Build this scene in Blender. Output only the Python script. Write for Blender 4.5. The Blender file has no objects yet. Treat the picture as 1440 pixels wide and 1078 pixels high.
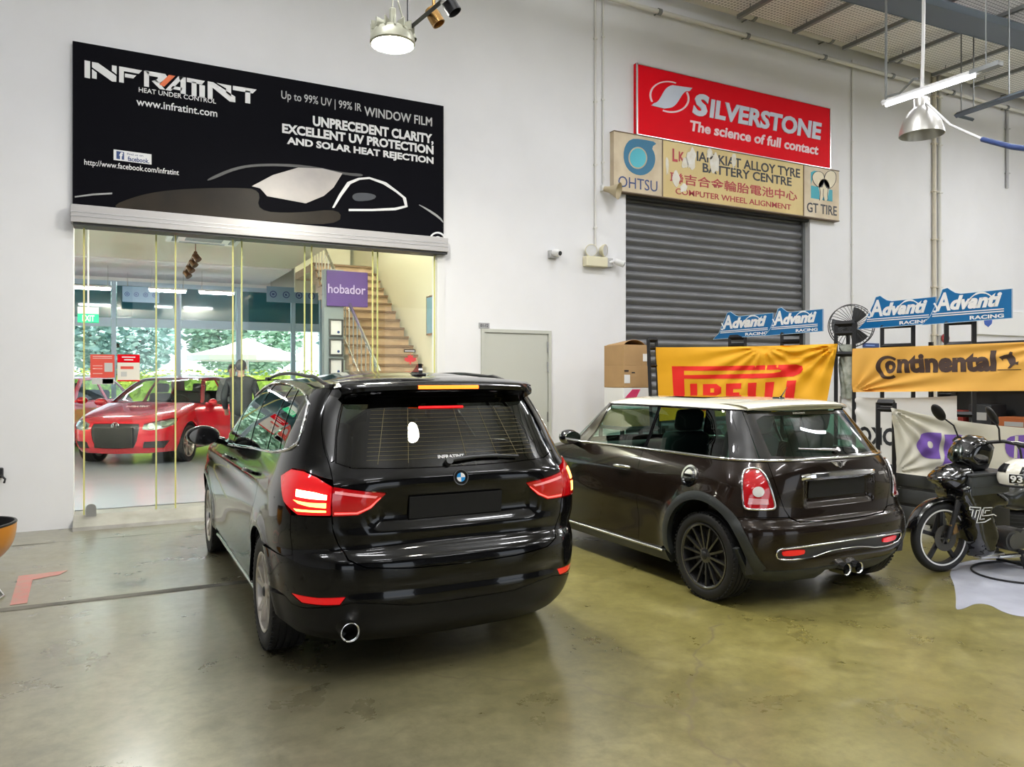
import bpy, bmesh, math, random
import numpy as np
from mathutils import Vector, Matrix, Euler
from mathutils.geometry import delaunay_2d_cdt
random.seed(7)
SC = bpy.context.scene
COL = SC.collection
PI = math.pi
# ---------------------------------------------------------------- camera
CAM_H, CAM_YAW, FPX, HORIZON = 1.57, math.radians(27.55), 1080.0, 530.0
cam_data = bpy.data.cameras.new('camera'); cam = bpy.data.objects.new('camera', cam_data); COL.objects.link(cam)
cam.location = (0, 0, CAM_H); cam.rotation_euler = (PI/2, 0, -CAM_YAW)
cam_data.sensor_width = 36.0; cam_data.lens = 36.0*FPX/1440.0; cam_data.shift_y = (HORIZON-539.0)/1440.0
cam_data.clip_start = 0.05; cam_data.clip_end = 300
SC.camera = cam
# ---------------------------------------------------------------- world, sun, exposure
world = bpy.data.worlds.new('world'); SC.world = world; world.use_nodes = True
wn = world.node_tree.nodes; wl = world.node_tree.links
bg = wn['Background']; bg.inputs['Strength'].default_value = 1.7
sky_ramp = wn.new('ShaderNodeValToRGB'); wtc = wn.new('ShaderNodeTexCoord'); wsep = wn.new('ShaderNodeSeparateXYZ')
wl.new(wtc.outputs['Generated'], wsep.inputs[0]); wl.new(wsep.outputs['Z'], sky_ramp.inputs[0]); wl.new(sky_ramp.outputs[0], bg.inputs[0])
sky_ramp.color_ramp.elements[0].position = 0.0; sky_ramp.color_ramp.elements[0].color = (1.0, 1.05, 1.1, 1)
sky_ramp.color_ramp.elements[1].position = 0.6; sky_ramp.color_ramp.elements[1].color = (0.75, 0.92, 1.15, 1)
sun_data = bpy.data.lights.new('sun', 'SUN'); sun = bpy.data.objects.new('sun', sun_data); COL.objects.link(sun)
sun_data.energy = 14.0; sun_data.angle = math.radians(2); sun_data.color = (1, .97, .9)
sun.rotation_euler = (math.radians(32), 0, math.radians(60)); sun.location = (0, 40, 30)
SC.view_settings.view_transform = 'Standard'; SC.view_settings.look = 'None'
SC.view_settings.exposure = 0.0; SC.view_settings.gamma = 1.0; SC.view_settings.use_curve_mapping = False
SC.cycles.max_bounces = 10; SC.cycles.transparent_max_bounces = 24; SC.cycles.glossy_bounces = 5
SC.cycles.diffuse_bounces = 5; SC.cycles.sample_clamp_indirect = 8.0
SC.cycles.caustics_reflective = False; SC.cycles.caustics_refractive = False
# ---------------------------------------------------------------- added ceiling lamps, kept out of view to light the workshop
ADDED_LAMPS = [(-3.5, y, .5*k) for y, k in ((-5.5, .5), (-1.6, .6), (2.3, 1.1), (6.2, 1.3))]+[(1.2, y, .8*k) for y, k in ((-5.5, .5), (-1.6, .6), (2.3, .9), (5.6, 1.5))]+[(5.9, y, .95*k) for y, k in ((-5.5, .5), (-1.6, .7), (2.3, 1.0), (5.6, 1.4))]\
    +[(10.6, -5.5, .6), (10.6, -1.6, .9), (10.6, 1.8, 1.2), (10.6, 5.2, 1.3), (14.6, -2.5, 1), (14.6, 1.8, 1.3), (14.8, 6.2, 1.35), (17.6, 4.5, 1.4)]
LAMP_Z, LAMP_POWER = 6.55, 66.0
def area_light(name, loc, size, power, color=(1, 1, 1), rot=(0, 0, 0), parent=None, spread=PI):
    d = bpy.data.lights.new(name, 'AREA'); d.energy = power; d.color = color; d.spread = spread
    if isinstance(size, tuple): d.shape = 'RECTANGLE'; d.size, d.size_y = size
    else: d.shape = 'DISK'; d.size = size
    o = bpy.data.objects.new(name, d); COL.objects.link(o); o.location = loc; o.rotation_euler = rot; o.parent = parent
    return o
# ---------------------------------------------------------------- helpers
CY, SY = math.cos(CAM_YAW), math.sin(CAM_YAW)
def on(px, py, **k):
    """the point of a real plane (X=, Y= or Z=) that the photograph shows at a pixel: used to measure places"""
    r = (px-720.0)/FPX; u = (HORIZON-py)/FPX
    d = np.array([r*CY+SY, -r*SY+CY, u]); o = np.array([0, 0, CAM_H])
    ax, v = list(k.items())[0]; i = 'XYZ'.index(ax)
    return o+d*((v-o[i])/d[i])
def mat(name, color=(.8, .8, .8), rough=.5, metal=0.0, spec=.5, coat=0.0, emit=None, estr=0.0, bump=None, vary=None, alpha=1.0, croug=.03, scale=8.0):
    m = bpy.data.materials.new(name); m.use_nodes = True; n = m.node_tree.nodes; l = m.node_tree.links; b = n['Principled BSDF']
    b.inputs['Base Color'].default_value = (*color, 1); b.inputs['Roughness'].default_value = rough; b.inputs['Metallic'].default_value = metal
    b.inputs['Specular IOR Level'].default_value = spec; b.inputs['Coat Weight'].default_value = coat; b.inputs['Coat Roughness'].default_value = croug
    b.inputs['Alpha'].default_value = alpha
    if emit: b.inputs['Emission Color'].default_value = (*emit, 1); b.inputs['Emission Strength'].default_value = estr
    if vary or bump:
        tc = n.new('ShaderNodeTexCoord'); nz = n.new('ShaderNodeTexNoise'); nz.inputs['Scale'].default_value = scale; nz.inputs['Detail'].default_value = 5
        l.new(tc.outputs['Object'], nz.inputs['Vector'])
    if vary:
        mx = n.new('ShaderNodeMix'); mx.data_type = 'RGBA'; mx.inputs[6].default_value = (*color, 1); mx.inputs[7].default_value = (*vary, 1)
        rp = n.new('ShaderNodeMapRange'); rp.inputs[1].default_value = .35; rp.inputs[2].default_value = .7
        l.new(nz.outputs[0], rp.inputs[0]); l.new(rp.outputs[0], mx.inputs[0]); l.new(mx.outputs[2], b.inputs['Base Color'])
    if bump:
        bp = n.new('ShaderNodeBump'); bp.inputs['Strength'].default_value = bump; bp.inputs['Distance'].default_value = .01
        l.new(nz.outputs[0], bp.inputs['Height']); l.new(bp.outputs[0], b.inputs['Normal'])
    return m
def glass_mat(name, tint=(.9, .95, .93), f0=.045, mirror=1.0, rough=0.0):
    """a single thin pane: clear (tinted) with a mirror film that grows towards grazing angles"""
    m = bpy.data.materials.new(name); m.use_nodes = True; n = m.node_tree.nodes; l = m.node_tree.links; n.clear()
    out = n.new('ShaderNodeOutputMaterial'); mix = n.new('ShaderNodeMixShader'); tr = n.new('ShaderNodeBsdfTransparent'); gl = n.new('ShaderNodeBsdfGlossy')
    tr.inputs[0].default_value = (*tint, 1); gl.inputs[0].default_value = (1, 1, 1, 1); gl.inputs['Roughness'].default_value = rough
    lw = n.new('ShaderNodeLayerWeight'); lw.inputs[0].default_value = .5
    pw = n.new('ShaderNodeMath'); pw.operation = 'POWER'; pw.inputs[1].default_value = 5.0
    ml = n.new('ShaderNodeMath'); ml.operation = 'MULTIPLY_ADD'; ml.inputs[1].default_value = (1-f0)*mirror; ml.inputs[2].default_value = f0
    l.new(lw.outputs['Facing'], pw.inputs[0]); l.new(pw.outputs[0], ml.inputs[0]); l.new(ml.outputs[0], mix.inputs[0])
    l.new(tr.outputs[0], mix.inputs[1]); l.new(gl.outputs[0], mix.inputs[2]); l.new(mix.outputs[0], out.inputs[0])
    return m
def props(o, label=None, cat=None, group=None, kind=None):
    if label: o['label'] = label
    if cat: o['category'] = cat
    if group: o['group'] = group
    if kind: o['kind'] = kind
    return o
def thing(name, label, cat, loc=(0, 0, 0), rotz=0.0, group=None):
    o = bpy.data.objects.new(name, None); COL.objects.link(o); o.location = loc; o.rotation_euler = (0, 0, rotz); o.empty_display_size = .1
    return props(o, label, cat, group)
class MB:
    def __init__(self): self.v = []; self.f = []; self.n = None
    def add(self, vs, fs):
        k = len(self.v); self.v += [tuple(map(float, p)) for p in vs]; self.f += [tuple(i+k for i in q) for q in fs]; return self
    def bm(self, bm):
        bm.verts.index_update(); self.add([v.co for v in bm.verts], [[v.index for v in f.verts] for f in bm.faces]); bm.free(); return self
    def box(self, c, s, rot=None, bev=0.0, seg=2):
        bm = bmesh.new(); bmesh.ops.create_cube(bm, size=1.0); bmesh.ops.scale(bm, vec=s, verts=bm.verts)
        if bev: bmesh.ops.bevel(bm, geom=bm.edges[:], offset=bev, segments=seg, profile=.5, affect='EDGES')
        M = Matrix.Translation(c) @ (Euler(rot).to_matrix().to_4x4() if rot is not None else Matrix())
        bmesh.ops.transform(bm, matrix=M, verts=bm.verts); return self.bm(bm)
    def box2(self, a, b, bev=0.0): return self.box([(p+q)/2 for p, q in zip(a, b)], [abs(q-p) for p, q in zip(a, b)], bev=bev)
    def frame(self, d):
        d = Vector(d).normalized(); a = Vector((0, 0, 1)) if abs(d.z) < .9 else Vector((1, 0, 0)); u = d.cross(a).normalized(); return u, d.cross(u).normalized()
    def cyl(self, p0, p1, r0, r1=None, n=16, caps=True):
        r1 = r0 if r1 is None else r1; p0, p1 = Vector(p0), Vector(p1); u, w = self.frame(p1-p0); k = len(self.v)
        for p, r in ((p0, r0), (p1, r1)):
            for i in range(n): a = 2*PI*i/n; self.v.append(tuple(p+u*r*math.cos(a)+w*r*math.sin(a)))
        for i in range(n): j = (i+1) % n; self.f.append((k+i, k+j, k+n+j, k+n+i))
        if caps: self.f.append(tuple(k+i for i in reversed(range(n)))); self.f.append(tuple(k+n+i for i in range(n)))
        return self
    def tube(self, pts, r, n=8, closed=False, caps=True):
        P = [Vector(p) for p in pts]; m = len(P); k = len(self.v); rr = r if hasattr(r, '__len__') else [r]*m; u = None
        for i, p in enumerate(P):
            a = P[(i-1) % m] if (closed or i) else p; b = P[(i+1) % m] if (closed or i < m-1) else p; d = (b-a)
            d = d.normalized() if d.length > 1e-9 else Vector((0, 0, 1))
            if u is None: u, w = self.frame(d)
            else:
                u = (u-d*u.dot(d)); u = u.normalized() if u.length > 1e-6 else self.frame(d)[0]; w = d.cross(u)
            for j in range(n): t = 2*PI*j/n; self.v.append(tuple(p+u*rr[i]*math.cos(t)+w*rr[i]*math.sin(t)))
        for i in range(m if closed else m-1):
            i2 = (i+1) % m
            for j in range(n): j2 = (j+1) % n; self.f.append((k+i*n+j, k+i*n+j2, k+i2*n+j2, k+i2*n+j))
        if caps and not closed: self.f.append(tuple(k+j for j in reversed(range(n)))); self.f.append(tuple(k+(m-1)*n+j for j in range(n)))
        return self
    def lathe(self, prof, o=(0, 0, 0), axis=(0, 0, 1), n=32, closed=False):
        o = Vector(o); ax = Vector(axis).normalized(); u, w = self.frame(ax); k = len(self.v); m = len(prof)
        for r, h in prof:
            for i in range(n): a = 2*PI*i/n; self.v.append(tuple(o+ax*h+u*r*math.cos(a)+w*r*math.sin(a)))
        for i in range(m if closed else m-1):
            i2 = (i+1) % m
            for j in range(n): j2 = (j+1) % n; self.f.append((k+i*n+j, k+i*n+j2, k+i2*n+j2, k+i2*n+j))
        return self
    def prism(self, poly, o, u, v, d, holes=()):
        """flat outline (and holes) in the frame o,u,v pushed out by the vector d"""
        o, u, v, d = Vector(o), Vector(u), Vector(v), Vector(d); loops = [list(poly)]+[list(h) for h in holes]
        co = []; ed = []
        for L in loops:
            k = len(co); co += [Vector(p) for p in L]; ed += [(k+i, k+(i+1) % len(L)) for i in range(len(L))]
        vs, es, fs = delaunay_2d_cdt(co, ed, [], 0, 1e-7)[:3]
        V2 = np.array([tuple(p) for p in vs]); ok = pin_many(np.array([V2[list(t)].mean(0) for t in fs]), loops)
        keep = [t for t, q in zip(fs, ok) if q]; k = len(self.v); m = len(vs)
        for p in vs: self.v.append(tuple(o+u*p.x+v*p.y))
        if d.length < 1e-9:
            self.f += [tuple(k+i for i in t) for t in keep]; return self
        for p in vs: self.v.append(tuple(o+u*p.x+v*p.y+d))
        cnt = {}
        for t in keep:
            self.f.append(tuple(k+i for i in reversed(t))); self.f.append(tuple(k+m+i for i in t))
            for a, b in zip(t, t[1:]+t[:1]): cnt[(a, b)] = cnt.get((a, b), 0)+1
        for (a, b) in cnt:
            if (b, a) not in cnt: self.f.append((k+a, k+b, k+m+b, k+m+a))
        return self
    def grid(self, P):
        """a sheet from an array (nu, nv, 3)"""
        P = np.asarray(P); a, b = P.shape[:2]; k = len(self.v); self.v += [tuple(q) for q in P.reshape(-1, 3)]
        for i in range(a-1):
            for j in range(b-1): self.f.append((k+i*b+j, k+i*b+j+1, k+(i+1)*b+j+1, k+(i+1)*b+j))
        return self
    def ball(self, c, r, nu=20, nv=14, M=None):
        c = Vector(c); r = r if hasattr(r, '__len__') else (r, r, r); k = len(self.v)
        for i in range(nv+1):
            t = PI*i/nv
            for j in range(nu):
                p = 2*PI*j/nu; q = Vector((r[0]*math.sin(t)*math.cos(p), r[1]*math.sin(t)*math.sin(p), r[2]*math.cos(t)))
                self.v.append(tuple(c+((M @ q) if M is not None else q)))
        for i in range(nv):
            for j in range(nu): j2 = (j+1) % nu; self.f.append((k+i*nu+j, k+(i+1)*nu+j, k+(i+1)*nu+j2, k+i*nu+j2))
        return self
    def xform(self, M):
        self.v = [tuple(M @ Vector(p)) for p in self.v]; return self
    def solid(self, t):
        """thicken an open sheet by t along its normals"""
        bm = bmesh.new(); vs = [bm.verts.new(p) for p in self.v]
        for q in self.f:
            try: bm.faces.new([vs[i] for i in q])
            except ValueError: pass
        bm.normal_update(); bmesh.ops.solidify(bm, geom=bm.faces[:], thickness=t); self.v = []; self.f = []; return self.bm(bm)
    def obj(self, name, m, parent=None, smooth=None, world=True, label=None, fixn=False):
        """link everything collected as ONE mesh object; world=True: the coordinates are the room's"""
        me = bpy.data.meshes.new(name); off = Vector((0, 0, 0))
        if world:
            p = parent
            while p is not None: off += p.location; p = p.parent
        me.from_pydata([tuple(Vector(q)-off) for q in self.v], [], self.f); me.materials.append(m)
        if fixn:
            bm = bmesh.new(); bm.from_mesh(me); bmesh.ops.remove_doubles(bm, verts=bm.verts, dist=1e-5); bmesh.ops.recalc_face_normals(bm, faces=bm.faces); bm.to_mesh(me); bm.free()
        if smooth is not None:
            me.shade_smooth(); me.set_sharp_from_angle(angle=math.radians(smooth))
        me.update()
        o = bpy.data.objects.new(name, me); COL.objects.link(o); o.parent = parent
        if label: o['label'] = label
        return o
def pin(c, L):
    x, y = c[0], c[1]; r = False; j = len(L)-1
    for i in range(len(L)):
        xi, yi = L[i][0], L[i][1]; xj, yj = L[j][0], L[j][1]
        if (yi > y) != (yj > y) and x < (xj-xi)*(y-yi)/(yj-yi)+xi: r = not r
        j = i
    return int(r)
def pin_many(Q, loops):
    r = np.zeros(len(Q), bool); x, y = Q[:, 0], Q[:, 1]
    for L in loops:
        A = np.array(L, float); Bq = np.roll(A, 1, 0)
        for (xi, yi), (xj, yj) in zip(A, Bq):
            if yi == yj: continue
            r ^= ((yi > y) != (yj > y)) & (x < (xj-xi)*(y-yi)/(yj-yi)+xi)
    return r
def struct(name, mb, m, smooth=None):
    return props(mb.obj(name, m, None, smooth), kind='structure')
def arc(cx, cy, r, a0, a1, n=16, ry=None):
    ry = r if ry is None else ry
    return [(cx+r*math.cos(math.radians(a0+(a1-a0)*i/n)), cy+ry*math.sin(math.radians(a0+(a1-a0)*i/n))) for i in range(n+1)]
def ellipse(cx, cy, rx, ry, n=32): return [(cx+rx*math.cos(2*PI*i/n), cy+ry*math.sin(2*PI*i/n)) for i in range(n)]
def smooth_poly(pts, it=2, closed=True):
    for _ in range(it):
        q = []; m = len(pts)
        for i in range(m if closed else m-1):
            a = pts[i]; b = pts[(i+1) % m]
            q += [(a[0]*.75+b[0]*.25, a[1]*.75+b[1]*.25), (a[0]*.25+b[0]*.75, a[1]*.25+b[1]*.75)]
        pts = q if closed else [pts[0]]+q+[pts[-1]]
    return pts
def stroke(pts, w):
    """outline of a broad line"""
    P = [Vector(p) for p in pts]; L = []; R = []
    for i, p in enumerate(P):
        d = (P[min(i+1, len(P)-1)]-P[max(i-1, 0)]).normalized(); nn = Vector((-d.y, d.x)); ww = w[i] if hasattr(w, '__len__') else w
        L.append(tuple(p+nn*ww/2)); R.append(tuple(p-nn*ww/2))
    return L+R[::-1]
def bez(p0, p1, p2, p3, n=16):
    return [tuple((1-t)**3*np.array(p0)+3*t*(1-t)**2*np.array(p1)+3*t*t*(1-t)*np.array(p2)+t**3*np.array(p3)) for t in [i/n for i in range(n+1)]]
_tc = {}
def text_shape(body, bold=0.0, shear=0.0):
    key = (body, bold, shear)
    if key in _tc: return _tc[key]
    cu = bpy.data.curves.new('t', 'FONT'); cu.body = body; cu.size = 1.0; cu.offset = bold; cu.shear = shear; cu.resolution_u = 3
    o = bpy.data.objects.new('t', cu); COL.objects.link(o)
    dg = bpy.context.evaluated_depsgraph_get(); me = bpy.data.meshes.new_from_object(o.evaluated_get(dg))
    V = np.array([v.co[:2] for v in me.vertices]) if len(me.vertices) else np.zeros((1, 2)); F = [tuple(p.vertices) for p in me.polygons]
    bpy.data.objects.remove(o); bpy.data.curves.remove(cu); bpy.data.meshes.remove(me)
    _tc[key] = (V, F); return V, F
def text(mb, body, x0, x1, y0, y1, fr, bold=0.0, shear=0.0, t=.002, fn=None):
    """lettering fitted into the rectangle x0..x1, y0..y1 of the frame fr=(o,u,v,n); y0..y1 is the height the whole word takes"""
    V, F = text_shape(body, bold, shear); a = V.min(0); b = V.max(0); q = (V-a)/(b-a)
    q = q*np.array([x1-x0, y1-y0])+np.array([x0, y0])
    return flat(mb, q, F, fr, t, fn)
def flat(mb, q, F, fr, t=.002, fn=None):
    cnt = {}; m = len(q)
    if fn is None:
        o, u, v, n = [Vector(z) for z in fr]; P = [o+u*float(x)+v*float(y) for x, y in q]; T = [p+n*t for p in P]
    else: P = [Vector(fn(x, y, 0.0)) for x, y in q]; T = [Vector(fn(x, y, t)) for x, y in q]
    fs = [tuple(f) for f in F]; out = [tuple(i+m for i in f) for f in fs]
    for f in fs:
        for a, b in zip(f, f[1:]+f[:1]): cnt[(a, b)] = 1
    out += [(a, b, m+b, m+a) for (a, b) in cnt if (b, a) not in cnt]
    mb.add(P+T, out); return mb
def copy_tree(o, parent=None):
    c = o.copy(); COL.objects.link(c); c.parent = parent
    for ch in o.children: copy_tree(ch, c)
    return c
def unit(u): u = np.array(u, float); return u/np.linalg.norm(u)
# ---------------------------------------------------------------- car body surfaces
def pchip(xs, ys):
    xs = np.asarray(xs, float); ys = np.asarray(ys, float)
    h = np.diff(xs); d = np.diff(ys)/h; n = len(xs); m = np.zeros(n)
    for i in range(1, n-1):
        if d[i-1]*d[i] > 0:
            w1 = 2*h[i]+h[i-1]; w2 = h[i]+2*h[i-1]
            m[i] = (w1+w2)/(w1/d[i-1]+w2/d[i])
    m[0] = d[0]; m[-1] = d[-1]
    def f(x):
        x = np.clip(np.asarray(x, float), xs[0], xs[-1])
        i = np.clip(np.searchsorted(xs, x)-1, 0, n-2)
        t = (x-xs[i])/h[i]
        return ((1+2*t)*(1-t)**2*ys[i] + t*(1-t)**2*h[i]*m[i] + t*t*(3-2*t)*ys[i+1] + t*t*(t-1)*h[i]*m[i+1])
    return f
def smooth_curve(xs, ys):
    """pchip, softened a little so that reflections run smoothly"""
    f = pchip(xs, ys); g = np.linspace(xs[0], xs[-1], 400); v = f(g)
    k = np.hanning(15); k /= k.sum()
    p = np.concatenate([2*v[0]-v[7:0:-1], v, 2*v[-1]-v[-2:-9:-1]])
    v = np.convolve(p, k, 'valid')
    return lambda x: np.interp(x, g, v)
class BodySurface:
    """A car's skin as a stack of plan outlines. Half outline: rear centre (s=0), side (s=1..2), front centre (s=3).
    Local axes: x to the right, y forward from the rear bumper, z up. The left half has negative s."""
    NS = 160
    def __init__(self, prof, z0, z1, y1, y2, disp=None, nz=200, clamp=False):
        f = {k: smooth_curve(*np.array(v).T) for k, v in prof.items()}
        zs = np.linspace(z0, z1, nz); NS = self.NS
        self.zs = zs; tab = np.zeros((nz, 3*NS+1, 3))
        for i, z in enumerate(zs):
            W, Yr, Br, nr, Yf, Bf, nf = [float(f[k](z)) for k in ('W', 'Yr', 'Br', 'nr', 'Yf', 'Bf', 'nf')]
            t = np.linspace(0, 1, 1500)**1.0*math.pi/2
            def quarter(W, B, n):
                a = np.sin(t); b = np.cos(t)
                return W*a**(2/n), B*b**(2/n)
            x, dy = quarter(W, Br, nr); rear = np.stack([x, Yr+Br-dy], 1)
            x, dy = quarter(W, Bf, nf); front = np.stack([x, Yf-Bf+dy], 1)[::-1]
            side = np.stack([np.full(2, W), [Yr+Br, Yf-Bf]], 1)
            full = np.concatenate([rear, side[1:-1], front])
            # re-split at fixed y1, y2 so that columns run straight up the side
            L = np.concatenate([[0], np.cumsum(np.linalg.norm(np.diff(full, axis=0), axis=1))])
            k = np.argmax(full[:, 0] >= W*0.9999)
            l1 = np.interp(y1, full[k//2:, 1], L[k//2:]); l2 = np.interp(min(y2, Yf-Bf) if clamp else y2, full[k//2:, 1], L[k//2:])
            if l2 < l1+.05: l2 = l1+.05
            ls = np.concatenate([np.linspace(0, l1, NS+1), np.linspace(l1, l2, NS+1)[1:], np.linspace(l2, L[-1], NS+1)[1:]])
            tab[i, :, 0] = np.interp(ls, L, full[:, 0]); tab[i, :, 1] = np.interp(ls, L, full[:, 1]); tab[i, :, 2] = z
        if disp is not None:
            du = np.gradient(tab, axis=1); nrm = np.stack([du[..., 1], -du[..., 0]], -1)
            nrm /= np.linalg.norm(nrm, axis=-1, keepdims=True)+1e-9
            d = disp(tab[..., 0], tab[..., 1], tab[..., 2])
            tab[..., :2] += nrm*d[..., None]
        self.tab = tab
        du = np.gradient(tab, axis=1); dv = np.gradient(tab, axis=0)
        n = np.cross(du, dv); n /= np.linalg.norm(n, axis=-1, keepdims=True)+1e-12
        self.nrm = n
    def _at(self, arr, s, z):
        s = np.asarray(s, float); z = np.asarray(z, float); sg = np.where(s < 0, -1., 1.)
        u = np.clip(np.abs(s)*self.NS, 0, arr.shape[1]-1.001); v = np.clip((z-self.zs[0])/(self.zs[1]-self.zs[0]), 0, arr.shape[0]-1.001)
        i = v.astype(int); j = u.astype(int); a = (v-i)[..., None]; b = (u-j)[..., None]
        r = (1-a)*((1-b)*arr[i, j]+b*arr[i, j+1])+a*((1-b)*arr[i+1, j]+b*arr[i+1, j+1])
        r = r.copy(); r[..., 0] *= sg
        return r
    def P(self, s, z): return self._at(self.tab, s, z)
    def N(self, s, z):
        n = self._at(self.nrm, s, z); n /= np.linalg.norm(n, axis=-1, keepdims=True)
        return n
    def s_of_y(self, y, z):          # on the right side
        row = self._at(self.tab, np.linspace(0, 3, 1200), np.full(1200, z))
        k = 1200//8
        return float(np.interp(y, row[k:, 1], np.linspace(0, 3, 1200)[k:]))
    def s_of_fx(self, x, z):         # on the front
        ss = np.linspace(2.0, 3.0, 700); row = self._at(self.tab, ss, np.full(700, z)); xx = np.minimum.accumulate(row[:, 0])
        return float(np.interp(-abs(x), -xx, ss))
    def s_of_x(self, x, z):          # on the rear
        ss = np.linspace(0, 1.0, 700); row = self._at(self.tab, ss, np.full(700, z)); xx = np.maximum.accumulate(row[:, 0])
        return float(np.sign(x)*np.interp(abs(x), xx, ss))
BX, BY = 1.655, 3.70
bmw_prof = dict(
 W=[(.15,.80),(.22,.83),(.3,.865),(.45,.89),(.6,.897),(.8,.90),(.92,.893),(1.0,.872),(1.1,.838),(1.2,.802),(1.3,.762),(1.4,.714),(1.5,.655),(1.56,.60)],
 Yr=[(.15,.22),(.22,.12),(.3,.055),(.4,.018),(.5,.003),(.6,.0),(.655,.015),(.69,.06),(.75,.08),(.85,.075),(.95,.06),(1.04,.067),(1.08,.087),(1.14,.120),(1.22,.167),(1.3,.216),(1.36,.253),(1.42,.291),(1.5,.346),(1.56,.39)],
 Br=[(.15,.65),(.4,.72),(.65,.72),(.8,.68),(1.05,.68),(1.2,.6),(1.35,.5),(1.56,.45)],
 nr=[(.15,3.0),(.4,3.2),(.65,3.2),(.78,3.9),(1.0,3.9),(1.12,3.4),(1.3,3.2),(1.56,3.6)],
 Yf=[(.15,4.3),(.3,4.5),(.5,4.55),(.75,4.52),(.9,4.4),(.97,4.1),(1.03,3.6),(1.08,3.25),(1.2,2.98),(1.35,2.72),(1.5,2.42),(1.56,2.25)],
 Bf=[(.15,.9),(.75,.95),(.9,.95),(1.03,.6),(1.15,.45),(1.56,.4)],
 nf=[(.15,2.8),(.9,2.8),(1.1,3.0),(1.56,3.2)])
MX, MY = 4.54, 3.65
mini_prof = dict(
 W=[(.12,.72),(.2,.77),(.35,.82),(.5,.84),(.65,.845),(.8,.835),(.9,.808),(.97,.775),(1.03,.74),(1.1,.70),(1.2,.655),(1.3,.61),(1.36,.575),(1.42,.53)],
 Yr=[(.12,.2),(.2,.09),(.3,.03),(.42,.003),(.52,.0),(.57,.015),(.61,.05),(.7,.065),(.8,.06),(.9,.065),(.98,.085),(1.03,.12),(1.1,.17),(1.2,.245),(1.3,.325),(1.36,.37),(1.42,.42)],
 Br=[(.12,.55),(.5,.6),(.6,.6),(.9,.6),(1.05,.5),(1.42,.45)],
 nr=[(.12,2.9),(.3,4.0),(.5,4.4),(.65,4.4),(.78,4.0),(.9,3.5),(1.0,3.0),(1.42,3.2)],
 Yf=[(.12,3.5),(.3,3.66),(.5,3.7),(.7,3.6),(.82,3.4),(.9,3.1),(.95,2.85),(1.0,2.62),(1.1,2.50),(1.3,2.28),(1.36,2.2),(1.42,2.1)],
 Bf=[(.12,.8),(.7,.85),(.9,.6),(1.0,.4),(1.42,.35)],
 nf=[(.12,2.6),(.8,2.6),(1.0,3.0),(1.42,3.2)])
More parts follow.
